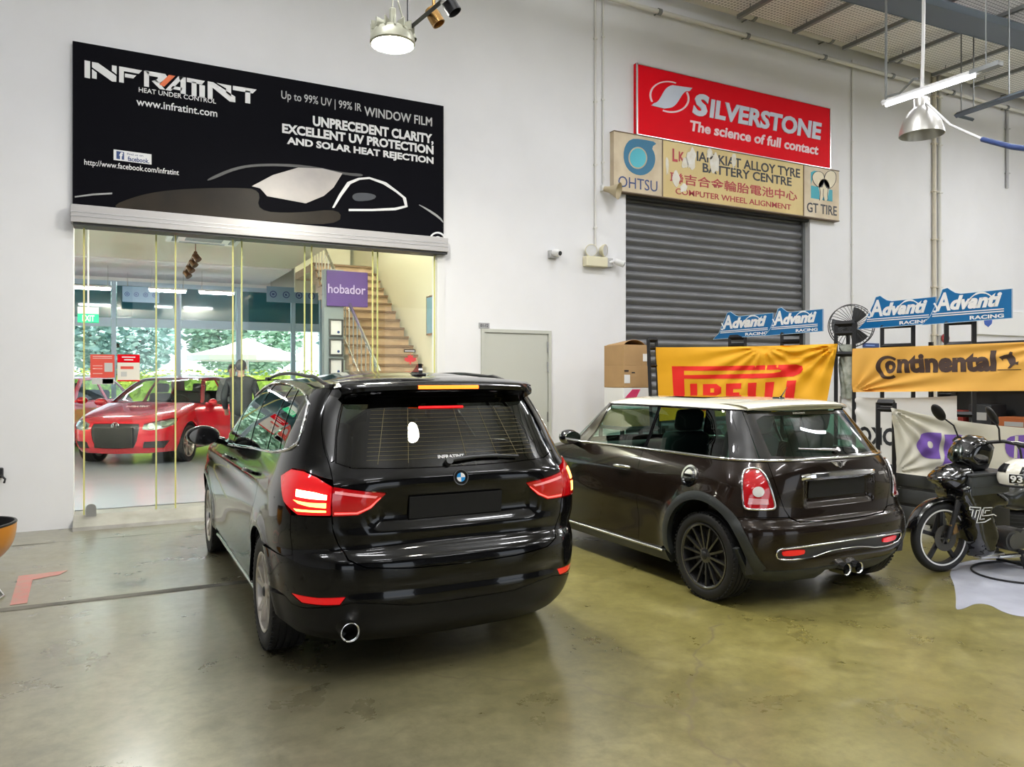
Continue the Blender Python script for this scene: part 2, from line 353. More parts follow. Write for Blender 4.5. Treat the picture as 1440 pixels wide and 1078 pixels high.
# ---------------------------------------------------------------- cutting panels out of a car's skin
class Panels:
    def __init__(self, S, parent, Ls):
        self.S, self.parent, self.Ls = S, parent, Ls        # Ls: metres per unit of s in the rear, side and front parts
        self.L = np.array([0, Ls[0], Ls[0]+Ls[1], sum(Ls)])
    def u(self, s): return math.copysign(float(np.interp(abs(s), [0, 1, 2, 3], self.L)), s)
    def su(self, u): return math.copysign(float(np.interp(abs(u), self.L, [0, 1, 2, 3])), u)
    def outline(self, poly, step=.03):
        P = [np.array((self.u(s), z)) for s, z in poly]; out = []
        for a, b in zip(P, P[1:]+P[:1]):
            k = max(1, int(np.linalg.norm(b-a)/step)); out += [a+(b-a)*i/k for i in range(k)]
        return out
    @staticmethod
    def inset(L, d):
        if d == 0: return L
        n = len(L); A = sum(L[i][0]*L[(i+1) % n][1]-L[(i+1) % n][0]*L[i][1] for i in range(n)); sg = 1 if A > 0 else -1; out = []
        for i in range(n):
            a, b, c = L[i-1], L[i], L[(i+1) % n]; e1 = unit(b-a+1e-12); e2 = unit(c-b+1e-12)
            m = np.array((-e1[1]-e2[1], e1[0]+e2[0])); ln = np.linalg.norm(m); m = m/ln if ln > 1e-6 else np.array((-e1[1], e1[0]))
            k = 1/max(.5, m @ np.array((-e1[1], e1[0]))); out.append(b+sg*m*d*k)
        return out
    def mesh(self, poly, holes=(), du=.035, dz=.03, off=0.0, gap=.002, flange=.012, grow=0.0):
        S = self.S; loops = [self.inset(self.outline(poly), gap-grow)]+[self.inset(self.outline(h), -gap) for h in holes]
        co = []; ed = []
        for L in loops:
            k = len(co); co += [Vector(p) for p in L]; ed += [(k+i, k+(i+1) % len(L)) for i in range(len(L))]
        nb = len(co); O = np.array(loops[0]); lo, hi = O.min(0), O.max(0); B = np.array([tuple(p) for p in co])
        nx = max(1, int((hi[0]-lo[0])/du)); ny = max(1, int((hi[1]-lo[1])/dz))
        if ny > 1:
            J, I = np.meshgrid(np.arange(1, ny), np.arange(nx+1), indexing='ij')
            G = np.stack([lo[0]+(I+.5*(J % 2))*(hi[0]-lo[0])/nx, lo[1]+J*(hi[1]-lo[1])/ny], -1).reshape(-1, 2)
            G = G[pin_many(G, loops)]
            if len(G):
                sc = np.array((du, dz)); dm = np.full(len(G), 9.0)
                for q in B: dm = np.minimum(dm, (((G-q)/sc)**2).sum(1))
                co += [Vector(p) for p in G[dm > .16]]
        vs, es, fs = delaunay_2d_cdt(co, ed, [], 0, 1e-7)[:3]
        V2 = np.array([tuple(p) for p in vs]); cen = np.array([V2[list(t)].mean(0) for t in fs]); ok = pin_many(cen, loops)
        keep = [tuple(t) for t, q in zip(fs, ok) if q]
        ss = np.array([self.su(x) for x in V2[:, 0]]); P = S.P(ss, V2[:, 1]); N = S.N(ss, V2[:, 1])
        P = P+N*off
        # outward winding
        if keep:
            T = np.array(keep); cr = np.cross(P[T[:, 1]]-P[T[:, 0]], P[T[:, 2]]-P[T[:, 0]])
            if (cr*N[T[:, 0]]).sum() < 0: keep = [t[::-1] for t in keep]
        m = len(P); V = [tuple(p) for p in P]; NN = [tuple(n) for n in N]; F = list(keep); ln = [[NN[i] for i in t] for t in keep]
        if flange:
            V += [tuple(p) for p in P-N*flange]; dirn = {}
            for t in keep:
                for a, b in zip(t, t[1:]+t[:1]): dirn[(a, b)] = 1
            for (a, b) in dirn:
                if (b, a) not in dirn:
                    q = (b, a, m+a, m+b); F.append(q)
                    e = np.cross(P[a]-P[b], -N[b]); e = e/(np.linalg.norm(e)+1e-9); ln.append([tuple(e)]*4)
        return V, F, ln
    def panel(self, name, m, poly, holes=(), parent=None, label=None, extra=None, **k):
        V, F, ln = self.mesh(poly, holes, **k)
        if extra is not None:
            for q in extra:
                V2, F2, l2 = self.mesh(*q[:2], **q[2]) if isinstance(q, tuple) else q
                b = len(V); V = V+V2; F = F+[tuple(i+b for i in t) for t in F2]; ln = ln+l2
        me = bpy.data.meshes.new(name); used = sorted({i for t in F for i in t}); ix = {j: i for i, j in enumerate(used)}
        me.from_pydata([V[j] for j in used], [], [tuple(ix[j] for j in t) for t in F]); me.materials.append(m); me.shade_smooth()
        me.normals_split_custom_set([n for t in ln for n in t]); me.update()
        o = bpy.data.objects.new(name, me); COL.objects.link(o); o.parent = parent or self.parent
        if label: o['label'] = label
        return o
    def both(self, name, m, poly, holes=(), parents=(None, None), **k):
        """the same panel on the left and on the right"""
        return [self.panel(name, m, [(sg*s, z) for s, z in poly], [[(sg*s, z) for s, z in h] for h in holes], parent=p, **k) for sg, p in ((1, parents[0]), (-1, parents[1]))]
    def pt(self, s, z, off=0.0):
        a = np.array([s]); b = np.array([z]); return (self.S.P(a, b)+self.S.N(a, b)*off)[0]
    def line(self, pts, step=.03, off=0.0, closed=False):
        P = [np.array((self.u(s), z)) for s, z in pts]; out = []
        pr = list(zip(P, P[1:]+P[:1])) if closed else list(zip(P, P[1:]))
        for a, b in pr:
            k = max(1, int(np.linalg.norm(b-a)/step)); out += [a+(b-a)*i/k for i in range(k)]
        if not closed: out.append(P[-1])
        return [self.pt(self.su(u), z, off) for u, z in out]
    def arch(self, cy, cz, r, zmin, sg=-1, n=40, drop=True):
        """a wheel arch in side view as (s, z) points, from the rear foot to the front foot"""
        pts = []
        a0 = math.asin(max(-1, min(1, (zmin-cz)/r)))
        for i in range(n+1):
            a = PI-a0-(PI-2*a0)*i/n; y = cy+r*math.cos(a); z = cz+r*math.sin(a); pts.append((sg*self.S.s_of_y(y, z), z))
        return pts
def wheel(parent, x, y, r, w, rimr, side, mats, spokes, kind, stripe=None):
    """tyre with rim, spokes, hub cap and brake disc; side=-1: outer face to -x"""
    T, R, D, B = mats; mb = MB(); o = side
    prof = [(rimr, -.40*w), (rimr+.012, -.47*w), (r-.055, -.5*w), (r-.02, -.485*w), (r-.006, -.44*w)]
    g = []
    for k in (-.27, -.09, .09, .27): g += [(r, (k-.02)*w*1.0), (r-.007, (k-.015)*w), (r-.007, (k+.015)*w), (r, (k+.02)*w)]
    prof += [(r-.002, -.40*w)]+g+[(r-.002, .40*w), (r-.006, .44*w), (r-.02, .485*w), (r-.055, .5*w), (rimr+.012, .47*w), (rimr, .40*w)]
    mb.lathe(prof, (x, y, r), (o, 0, 0), 72)
    # shoulder blocks
    for k in range(60):
        a = 2*PI*k/60
        for h in (-.43*w, .43*w):
            c = Vector((x+h, y+(r-.004)*math.cos(a), r+(r-.004)*math.sin(a))); mb.box(c, (.10*w, .016, .008), rot=(a-PI/2, 0, 0))
    tyre = mb.obj('wheel', T, parent, 40, world=False)
    mb = MB(); face = x+o*.44*w
    mb.lathe([(rimr+.004, .47*w), (rimr-.004, .475*w), (rimr-.014, .44*w), (rimr-.022, .30*w), (rimr-.03, -.35*w), (rimr, -.40*w)], (x, y, r), (o, 0, 0), 64)
    def sp(a, r0, r1, w0, w1, h0, h1, tw=0.0):
        """one spoke along angle a, from radius r0 to r1"""
        q = []
        for rr, ww, hh in ((r0, w0, h0), (r1, w1, h1)):
            for dx, sc in ((0, 1.0), (-.03, 1.25)):
                for s2 in (-1, 1):
                    aa = a+(tw if rr == r1 else 0); c, s_ = math.cos(aa), math.sin(aa); t = s2*ww/2*sc
                    q.append((face+o*(hh+dx), y+rr*c-t*s_, r+rr*s_+t*c))
        k = len(mb.v); mb.v += q
        for f in ((0, 1, 5, 4), (2, 6, 7, 3), (0, 4, 6, 2), (1, 3, 7, 5), (4, 5, 7, 6), (0, 2, 3, 1)): mb.f.append(tuple(k+i for i in f))
    if kind == 'multi':
        for k in range(spokes): sp(2*PI*k/spokes+.1, .05, rimr-.012, .016, .013, -.012, .004)
    else:
        for k in range(spokes):
            a = 2*PI*k/spokes+.3
            sp(a-.10, .045, rimr-.012, .026, .02, -.012, .002, -.10); sp(a+.10, .045, rimr-.012, .026, .02, -.012, .002, .10)
    mb.lathe([(.0, -.004), (.03, -.004), (.055, -.014), (.062, -.05)], (face, y, r), (o, 0, 0), 32)
    rim = mb.obj('rim', R, tyre, 35, world=False, fixn=True)
    mb = MB(); mb.lathe([(0, .004), (.022, .003), (.03, -.004), (.031, -.012)], (face, y, r), (o, 0, 0), 24); mb.obj('hub_cap', B, tyre, 40, world=False, fixn=True)
    mb = MB(); mb.lathe([(.06, .02), (rimr-.05, .02), (rimr-.05, -.005), (.06, -.005)], (x, y, r), (o, 0, 0), 40); mb.obj('brake_disc', D, tyre, 35, world=False, fixn=True)
    if stripe:
        mb = MB(); mb.lathe([(rimr+.006, .478*w), (rimr-.004, .482*w)], (x, y, r), (o, 0, 0), 64); mb.obj('rim_stripe', stripe, tyre, 35, world=False)
    return tyre
def coons(S, srear, sfront, zc, crown, p=2.6, nu=40, nv=48):
    """a domed roof sheet over the ring (s, zc(s)) of a body surface"""
    def ring(s): s = np.asarray(s, float); return S.P(s, zc(np.abs(s)))
    u = np.linspace(0, 1, nu); v = np.linspace(0, 1, nv)
    left = ring(np.linspace(-srear, -sfront, nv)); right = ring(np.linspace(srear, sfront, nv))
    rear = ring(np.linspace(-srear, srear, nu))
    sf = np.linspace(0, 1, nu); front = np.where((sf < .5)[:, None], ring(-(sfront+(3-sfront)*np.minimum(1, 2*sf))), ring(3-(3-sfront)*np.maximum(0, 2*sf-1)))
    U, V = np.meshgrid(u, v, indexing='ij'); U3, V3 = U[..., None], V[..., None]
    P = (1-V3)*rear[:, None]+V3*front[:, None]+(1-U3)*left[None]+U3*right[None]
    P = P-((1-U3)*(1-V3)*left[0]+U3*(1-V3)*right[0]+(1-U3)*V3*left[-1]+U3*V3*right[-1])
    b = lambda t: 1-np.abs(2*t-1)**p
    P[..., 2] += crown*b(U)*(b(V)**.8)
    return P
def housing(x, cy, cz, r, w, sg):
    mb = MB(); rows = []
    for i in range(33):
        a = math.radians(-12+204*i/32); c, s = r*math.cos(a), r*math.sin(a)
        rows.append([(x, cy+c, cz+s), (x-sg*w, cy+c, cz+s), (x-sg*w, cy+.05*math.cos(a), cz-.06+.02*math.sin(a))])
    return mb.grid(rows)
# ---------------------------------------------------------------- materials
m_white = mat('white_wall_paint', (.80, .80, .82), .55, vary=(.765, .765, .78), scale=1.3)
m_ceil = mat('white_ceiling_paint', (.78, .78, .77), .7)
m_trimwhite = mat('white_metal', (.78, .78, .78), .35)
m_alu = mat('aluminium', (.74, .74, .74), .28, .85)
m_alu_header = mat('satin_white_aluminium', (.50, .485, .485), .3, .2, coat=.3)
m_steel = mat('brushed_steel', (.62, .62, .62), .25, 1.0)
m_chrome = mat('chrome', (.85, .85, .86), .06, 1.0)
m_black = mat('black_plastic', (.012, .012, .013), .45)
m_blackgloss = mat('gloss_black', (.006, .006, .007), .06, coat=1)
m_blackmetal = mat('black_metal', (.02, .02, .022), .4, .3)
m_darkgrey = mat('dark_grey_plastic', (.035, .037, .04), .5)
m_rubber = mat('tyre_rubber', (.014, .014, .015), .62)
m_rubbermini = mat('tyre_rubber_worn', (.012, .012, .0125), .6, spec=.3)
m_disc = mat('brake_disc_steel', (.10, .095, .09), .4, .9)
m_paint_black = mat('black_car_paint', (.0025, .0025, .003), .10, spec=.2, coat=.5)
m_paint_brown = mat('dark_brown_metallic_paint', (.015, .009, .006), .20, .40, spec=.25, coat=.5)
m_paint_red = mat('red_car_paint', (.55, .006, .018), .2, .1, coat=1)
m_cream = mat('cream_roof_paint', (.86, .84, .71), .22, coat=.8)
m_cladding = mat('grey_black_cladding', (.028, .032, .033), .5)
m_glass = glass_mat('clear_glass', (.93, .97, .96), .028, .85)
m_cglass_dark = glass_mat('dark_tinted_car_glass', (.10, .105, .10), .05, .95)
m_cglass_side = glass_mat('tinted_side_glass', (.22, .24, .23), .10, .95)
m_cglass_green = glass_mat('green_tinted_glass', (.28, .50, .41), .05, .95)
m_cglass_clear = glass_mat('car_glass', (.72, .82, .78), .05, .95)
m_lens_red = mat('red_lamp_lens', (.38, .002, .005), .08, coat=1, emit=(1, .004, .008), estr=.16)
m_lens_red_glow = mat('glowing_red_lamp_lens', (.42, .002, .005), .08, coat=1, emit=(1, .006, .012), estr=.55)
m_lens_red_dim = mat('red_lamp_lens_unlit', (.50, .006, .012), .1, coat=1)
m_led = mat('lit_tail_lamp', (1, .3, .1), .3, emit=(1, .36, .07), estr=7.0)
m_led_hot = mat('lit_tail_lamp_core', (1, .7, .4), .3, emit=(1, .62, .30), estr=14.0)
m_led_soft = mat('lit_lamp_strip', (1, .1, .08), .3, emit=(1, .10, .09), estr=2.0)
m_led_brake = mat('lit_brake_lamp', (1, .2, .02), .3, emit=(1, .13, .012), estr=4.2)
m_brake_reflection = mat('painted_brake_reflection', (1, .02, .02), .3, emit=(1, .01, .015), estr=1.5)
m_reflector = mat('red_reflector_faint_glow', (.75, .004, .01), .2, coat=.6, emit=(1, .005, .01), estr=.35)  # weak emission imitates light thrown back by reflectors and fog lamps
m_lampwhite = mat('clear_lamp_lens', (.75, .75, .75), .08, coat=1)
m_seat = mat('dark_seat_fabric', (.02, .02, .022), .8)
m_seat_lit = mat('lightened_seat_fabric', (.10, .14, .13), .8)  # lighter seat copy imitates light falling through the windscreen
m_tube = mat('lit_white_tube', (1, 1, 1), .4, emit=(.93, .96, 1), estr=7.0)
m_floodlit = mat('lit_lamp_lens', (1, 1, .9), .4, emit=(1, .96, .84), estr=640.0)
m_floodlit2 = mat('lit_lamp_lens_weaker', (1, 1, .9), .4, emit=(1, .96, .84), estr=260.0)
m_floodbody = mat('lamp_housing', (.42, .42, .33), .4, .4)
m_bronze = mat('bronze_metal', (.16, .08, .04), .3, .7)
m_signblack = mat('black_sign_print', (.005, .005, .007), .5, spec=.02)
m_signwhite = mat('white_print', (.82, .82, .82), .5)
m_signred = mat('red_sign_face', (.72, .003, .012), .5, spec=.08)
m_signsilver = mat('pale_blue_silver_print', (.62, .68, .80), .4)
m_signpink = mat('pale_pink_print', (.86, .68, .72), .4)
m_black_print = mat('black_print', (.010, .012, .02), .5)
m_teal = mat('teal_print', (.02, .33, .42), .5); m_deepteal = mat('deep_blue_teal_print', (.012, .14, .26), .5)
m_redprint = mat('dark_red_print', (.38, .02, .03), .5)
m_blue = mat('bright_blue_board', (.002, .125, .34), .45, spec=.3)
m_navy = mat('navy_print', (.02, .05, .18), .5)
m_yellow = mat('yellow_banner_cloth', (.82, .40, .006), .65, bump=.15, scale=5)
m_redcloth = mat('red_banner_print', (.78, .012, .006), .65)
m_orange = mat('orange_banner_cloth', (.80, .43, .08), .65, bump=.15, scale=5)
m_brownprint = mat('dark_brown_banner_print', (.055, .028, .022), .65)
m_creamcloth = mat('cream_banner_cloth', (.80, .77, .66), .7); m_whitecloth = mat('white_banner_cloth', (.80, .80, .81), .7)
m_purple = mat('purple_banner_print', (.22, .11, .50), .65)
m_card = mat('brown_cardboard', (.44, .27, .12), .75, vary=(.38, .23, .10), scale=3)
m_seal = mat('yellowish_glass_edge', (.62, .60, .22), .3, spec=.4)
m_shutter = mat('dark_grey_shutter', (.17, .172, .18), .45, .25, vary=(.14, .143, .15), scale=2)
m_doorgrey = mat('pale_grey_green_door', (.50, .51, .46), .5)
m_showfloor = mat('grey_showroom_floor', (.44, .47, .52), .24, coat=.3, vary=(.40, .43, .48), scale=.8, croug=.12)
m_stair = mat('brown_travertine', (.50, .37, .25), .4, vary=(.38, .27, .17), scale=6)
m_greywall = mat('grey_wall_panel', (.23, .27, .29), .5)
m_framegrey = mat('blue_grey_window_frame', (.42, .55, .66), .4)
m_cream_wall = mat('cream_wall_paint', (.74, .73, .60), .6)
m_brass = mat('warm_reflector', (.42, .24, .08), .25, .8)
m_pipe = mat('painted_white_pipe', (.70, .69, .65), .45)
m_strut = mat('galvanised_grey_channel', (.23, .24, .24), .4, .6)
m_traydark = mat('slate_blue_cable_tray', (.10, .125, .16), .45, .4)
m_ivory = mat('ivory_plastic', (.70, .66, .48), .4)
m_skin = mat('skin', (.45, .27, .19), .5); m_hair = mat('black_hair', (.012, .011, .011), .6)
m_cloth_dark = mat('dark_blue_black_cloth', (.016, .02, .026), .8); m_cloth_trouser = mat('charcoal_trousers', (.03, .032, .037), .8)
m_cloth_shirt = mat('grey_shirt', (.25, .27, .30), .8)
def perf_mat():
    """grey perforated sheet: rows of small holes"""
    m = mat('perforated_grey_sheet', (.52, .51, .49), .6); n = m.node_tree.nodes; l = m.node_tree.links; b = n['Principled BSDF']
    tc = n.new('ShaderNodeTexCoord'); mp = n.new('ShaderNodeMapping'); mp.inputs['Scale'].default_value = (16, 16, 16); v = n.new('ShaderNodeTexVoronoi'); v.inputs['Randomness'].default_value = .0
    v.inputs['Scale'].default_value = 1.0
    r = n.new('ShaderNodeMapRange'); r.inputs[1].default_value = .30; r.inputs[2].default_value = .38
    mx = n.new('ShaderNodeMix'); mx.data_type = 'RGBA'; mx.inputs[6].default_value = (.42, .42, .41, 1); mx.inputs[7].default_value = (.86, .85, .83, 1)
    l.new(tc.outputs['Object'], mp.inputs[0]); l.new(mp.outputs[0], v.inputs['Vector']); l.new(v.outputs['Distance'], r.inputs[0]); l.new(r.outputs[0], mx.inputs[0]); l.new(mx.outputs[2], b.inputs['Base Color'])
    return m
m_perf = perf_mat()
def floor_mat():
    m = bpy.data.materials.new('stained_concrete_floor'); m.use_nodes = True; n = m.node_tree.nodes; l = m.node_tree.links; b = n['Principled BSDF']
    tc = n.new('ShaderNodeTexCoord')
    def noise(sc, det=6, dist=0.0, rough=.55):
        z = n.new('ShaderNodeTexNoise'); z.inputs['Scale'].default_value = sc; z.inputs['Detail'].default_value = det; z.inputs['Distortion'].default_value = dist; z.inputs['Roughness'].default_value = rough
        l.new(tc.outputs['Object'], z.inputs['Vector']); return z
    def ramp(src, stops):
        r = n.new('ShaderNodeValToRGB'); e = r.color_ramp.elements
        while len(e) < len(stops): e.new(.5)
        for q, (p, c) in zip(e, stops): q.position = p; q.color = (*c, 1)
        l.new(src, r.inputs[0]); return r
    def mix(fac, a, c, mode='MIX'):
        x = n.new('ShaderNodeMix'); x.data_type = 'RGBA'; x.blend_type = mode
        if isinstance(fac, float): x.inputs[0].default_value = fac
        else: l.new(fac, x.inputs[0])
        for i, q in ((6, a), (7, c)):
            if isinstance(q, tuple): x.inputs[i].default_value = (*q, 1)
            else: l.new(q, x.inputs[i])
        return x.outputs[2]
    big = noise(.45, 6, .3); mid = noise(1.7, 9, .35, .68); fine = noise(11, 9, .2, .7)
    base = ramp(mid.outputs[0], [(.25, (.150, .128, .036)), (.44, (.212, .186, .058)), (.58, (.262, .232, .080)), (.82, (.345, .312, .142))]).outputs[0]
    grey = ramp(mid.outputs[0], [(.3, (.125, .118, .088)), (.7, (.20, .19, .148))]).outputs[0]
    sep = n.new('ShaderNodeSeparateXYZ'); l.new(tc.outputs['Object'], sep.inputs[0])
    # the concrete turns greyer towards the left
    gx = n.new('ShaderNodeMapRange'); gx.inputs[1].default_value = 3.2; gx.inputs[2].default_value = .6; l.new(sep.outputs['X'], gx.inputs[0])
    gb = n.new('ShaderNodeMath'); gb.operation = 'MULTIPLY'; l.new(gx.outputs[0], gb.inputs[0]); gb.inputs[1].default_value = .85
    c = mix(gb.outputs[0], base, grey)
    st = ramp(big.outputs[0], [(.32, (.68, .66, .60)), (.58, (1, 1, 1))]).outputs[0]
    c = mix(.8, c, st, 'MULTIPLY')
    sc2 = noise(4.0, 9, .8, .72); st2 = ramp(sc2.outputs[0], [(.28, (.62, .58, .50)), (.46, (1, 1, 1))]).outputs[0]; c = mix(.6, c, st2, 'MULTIPLY')
    fs = ramp(fine.outputs[0], [(.3, (.70, .69, .66)), (.62, (1.10, 1.10, 1.08))]).outputs[0]; c = mix(.85, c, fs, 'MULTIPLY')
    # fine cracks
    wp = noise(1.6, 4); wv = n.new('ShaderNodeVectorMath'); wv.operation = 'MULTIPLY_ADD'; wv.inputs[1].default_value = (.55, .55, .55); l.new(wp.outputs['Color'], wv.inputs[0]); l.new(tc.outputs['Object'], wv.inputs[2])
    vo = n.new('ShaderNodeTexVoronoi'); vo.feature = 'DISTANCE_TO_EDGE'; vo.inputs['Scale'].default_value = .42; l.new(wv.outputs[0], vo.inputs['Vector'])
    cr = n.new('ShaderNodeMapRange'); cr.inputs[1].default_value = .0; cr.inputs[2].default_value = .006; l.new(vo.outputs['Distance'], cr.inputs[0])
    ck = n.new('ShaderNodeMath'); ck.operation = 'GREATER_THAN'; ck.inputs[1].default_value = .49; l.new(big.outputs[0], ck.inputs[0])
    k2 = n.new('ShaderNodeMath'); k2.operation = 'MAXIMUM'; l.new(cr.outputs[0], k2.inputs[0]); l.new(ck.outputs[0], k2.inputs[1])
    c = mix(k2.outputs[0], (.14, .115, .06), c)
    l.new(c, b.inputs['Base Color'])
    rr = n.new('ShaderNodeMapRange'); rr.inputs[1].default_value = .3; rr.inputs[2].default_value = .7; rr.inputs[3].default_value = .24; rr.inputs[4].default_value = .38; l.new(mid.outputs[0], rr.inputs[0]); l.new(rr.outputs[0], b.inputs['Roughness'])
    b.inputs['Coat Weight'].default_value = .5; b.inputs['Coat Roughness'].default_value = .2
    bp = n.new('ShaderNodeBump'); bp.inputs['Strength'].default_value = .12; bp.inputs['Distance'].default_value = .006; l.new(mid.outputs[0], bp.inputs['Height']); l.new(bp.outputs[0], b.inputs['Normal'])
    return m
m_floor = floor_mat()
# ---------------------------------------------------------------- the setting
YW = 9.2                                   # front face of the back wall
FLZ = .12                                  # showroom floor level
def W(px, py, y=None):
    p = on(px, py, Y=YW if y is None else y); return float(p[0]), float(p[2])
XL, XR = W(103, 500)[0], W(624, 500)[0]     # showroom opening
ZH = W(103, 300)[1]
XS0, XS1 = W(880, 500)[0], W(1139, 500)[0]; ZS = W(880, 275)[1]+.10
struct('floor', MB().box2((-12, -9, -.2), (19, YW+.0, 0)), m_floor)
struct('floor_showroom', MB().box2((-9, YW+.35, -.2), (12, 20.5, FLZ)), m_showfloor)
mb = MB(); mb.prism([(XL-.02, 0), (XL-.02, .02), (XL, .03), (XR, .03)], (0, 0, 0), (1, 0, 0), (0, 0, 1), (0, 0, 0))
mb = MB(); mb.add([(XL, YW-.22, 0), (XR, YW-.22, 0), (XR, YW-.20, .035), (XL, YW-.20, .035), (XR, YW+.06, FLZ), (XL, YW+.06, FLZ), (XR, YW+.4, FLZ), (XL, YW+.4, FLZ)], [(0, 1, 2, 3), (3, 2, 4, 5), (5, 4, 6, 7)])
m_sill = mat('worn_grey_screed', (.27, .26, .235), .4, vary=(.19, .18, .16), scale=5, bump=.4)
struct('trim_1', mb, m_sill)
outer = [(-12, 0), (19, 0), (19, 8.0), (-12, 8.0)]
hole1 = [(XL, -.0001), (XR, -.0001), (XR, ZH), (XL, ZH)]
wall = MB(); wall.prism([(-12, 0), (XL, 0), (XL, ZH), (XR, ZH), (XR, 0), (XS0, 0), (XS0, ZS), (XS1, ZS), (XS1, 0), (19, 0), (19, 8), (-12, 8)], (0, YW+.3, 0), (1, 0, 0), (0, 0, 1), (0, -.3, 0))
struct('wall_back', wall, m_white)
# side walls, ceiling, and a dark front wall, added unseen for the cars' reflections
m_wallgrey = mat('grey_painted_wall', (.30, .31, .32), .6)
struct('wall_left', MB().box2((-12.2, -9, 0), (-12, YW+.3, 8)), m_white)
struct('wall_right', MB().box2((19, -9, 0), (19.2, YW+.3, 8)), m_white)
struct('ceiling', MB().box2((-12.2, -9.2, 8.0), (19.2, YW+.3, 8.2)), m_ceil)
fr = MB(); fr.prism([(-12.2, 0), (-9, 0), (-9, 4.2), (-5, 4.2), (-5, 0), (.6, 0), (.6, 4.6), (4.2, 4.6), (4.2, 0), (9, 0), (9, 4.2), (13, 4.2), (13, 0), (19.2, 0), (19.2, 8), (-12.2, 8)], (0, -9, 0), (1, 0, 0), (0, 0, 1), (0, -.25, 0))
m_frontwall = mat('dark_blue_grey_wall', (.10, .105, .115), .6)
struct('wall_front_added', fr, m_frontwall)
m_road = mat('pale_forecourt', (.34, .34, .33), .8)
struct('ground_outside', MB().box2((-40, -40, -.25), (40, -9.2, -.03)), m_road)
# floor joint and the drain-like gap in front of the showroom
m_gap = mat('dark_floor_gap', (.045, .042, .034), .7, vary=(.11, .10, .08), scale=4)
a = on(0, 858, Z=0); b = on(345, 818, Z=0); a2 = on(0, 848, Z=0)
ya = float(a[1]); yb = float(b[1])
mb = MB()
rows = []
for i in range(60):
    x = -4+i*.13; yy = float(np.interp(x, [float(a[0]), float(b[0])], [ya, yb])) if x > float(a[0]) else ya
    w = .048+.004*math.sin(i*1.7)+.006*math.sin(i*.6)
    rows.append([(x, yy-w, .002), (x, yy+w, .002)])
mb.grid(rows); struct('trim_2', mb, m_gap)
mb = MB(); rows = []
yj = float(on(200, 752, Z=0)[1])
for i in range(60): x = -4+i*.16; rows.append([(x, yj-.006-.004*math.sin(i), .002), (x, yj+.006+.004*math.sin(i*1.3), .002)])
mb.grid(rows); struct('trim_3', mb, m_gap)
# red corner mark painted on the floor
mb = MB(); P = [on(*q, Z=0) for q in ((14, 851), (26, 810), (95, 802), (84, 808), (46, 815), (38, 848))]
mb.prism([(p[0], p[1]) for p in P], (0, 0, .0015), (1, 0, 0), (0, 1, 0), (0, 0, .0015))
m_redpaint = mat('worn_red_floor_paint', (.40, .125, .115), .45, vary=(.30, .19, .15), scale=14)
props(mb.obj('floor_marking', m_redpaint), 'worn red L-shaped corner mark painted on the floor before the showroom', 'floor marking')
# pale patch imitating light reflected on the floor, black ring beside the motorcycle
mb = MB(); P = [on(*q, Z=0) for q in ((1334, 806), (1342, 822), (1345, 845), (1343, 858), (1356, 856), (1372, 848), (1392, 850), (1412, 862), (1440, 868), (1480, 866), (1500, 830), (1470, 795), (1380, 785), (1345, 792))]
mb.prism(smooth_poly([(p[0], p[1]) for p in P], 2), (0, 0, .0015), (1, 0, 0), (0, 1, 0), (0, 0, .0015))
m_wpatch = mat('pale_blue_white_floor_light', (.66, .68, .78), .18, vary=(.52, .54, .62), scale=3, coat=.5)
props(mb.obj('floor_light_patch', m_wpatch), 'pale bluish white painted floor patch under the motorcycle', 'floor paint')
c0 = on(1440, 806, Z=0); mb = MB(); mb.tube([(c0[0]+.42*math.cos(t), c0[1]+.34*math.sin(t), .0115) for t in np.linspace(0, 2*PI, 60)[:-1]], .008, 6, closed=True)
props(mb.obj('hose_ring', m_black, None, 60), 'thin black hose lying in a loop on the white floor patch', 'hose')
# ---- roller shutter
mb = MB(); rows = []; nsl = 34; hs = ZS/nsl
prof = []
for k in range(nsl):
    for t in np.linspace(0, 1, 7)[:-1]: prof.append((k*hs+t*hs, YW+.16-.030*math.sin(PI*min(1, t*1.25))**.7 if t < .8 else YW+.175))
mb.grid([[(x, y, z) for z, y in prof] for x in (XS0, XS1)])
shut = thing('roller_shutter', 'closed dark grey ribbed roller shutter under the yellowed tyre shop sign', 'shutter', ((XS0+XS1)/2, YW+.16, 0))
mb.obj('curtain', m_shutter, shut, 50)
for x in (XS0+.02, XS1-.02): MB().box2((x-.03, YW+.10, 0), (x+.03, YW+.24, ZS)).obj('guide_rail', m_strut, shut)
MB().box2((XS0, YW+.02, ZS-.12), (XS1, YW+.29, ZS)).obj('headbox', m_darkgrey, shut)
# ---- grey service door
x0, z1 = W(676, 462); x1 = W(774, 466)[0]
d = thing('door_1', 'pale grey green flush door with hinges on the white wall beside the showroom', 'door', ((x0+x1)/2, YW, 0)); d['kind'] = 'structure'
del d['category']
MB().box2((x0+.05, YW-.012, 0), (x1-.05, YW+.02, z1-.05), .003).obj('door_leaf', m_doorgrey, d)
mb = MB(); mb.box2((x0, YW-.03, 0), (x0+.045, YW+.02, z1)); mb.box2((x1-.045, YW-.03, 0), (x1, YW+.02, z1)); mb.box2((x0+.045, YW-.03, z1-.045), (x1-.045, YW+.02, z1)); mb.obj('door_frame', m_doorgrey, d)
for zz in (z1-.22, z1-.50, 1.02, .25): MB().cyl((x1-.055, YW-.022, zz-.07), (x1-.055, YW-.022, zz+.07), .012).obj('hinge', m_steel, d, 40)
px0, pz0 = W(673, 461); px1, pz1 = W(688, 454)
pl = thing('number_plate', 'small grey room number plate above the grey door', 'sign', ((px0+px1)/2, YW, pz0))
MB().box2((px0, YW-.012, pz0), (px1, YW, pz1), .002).obj('plate', mat('grey_plate', (.36, .36, .37), .4), pl)
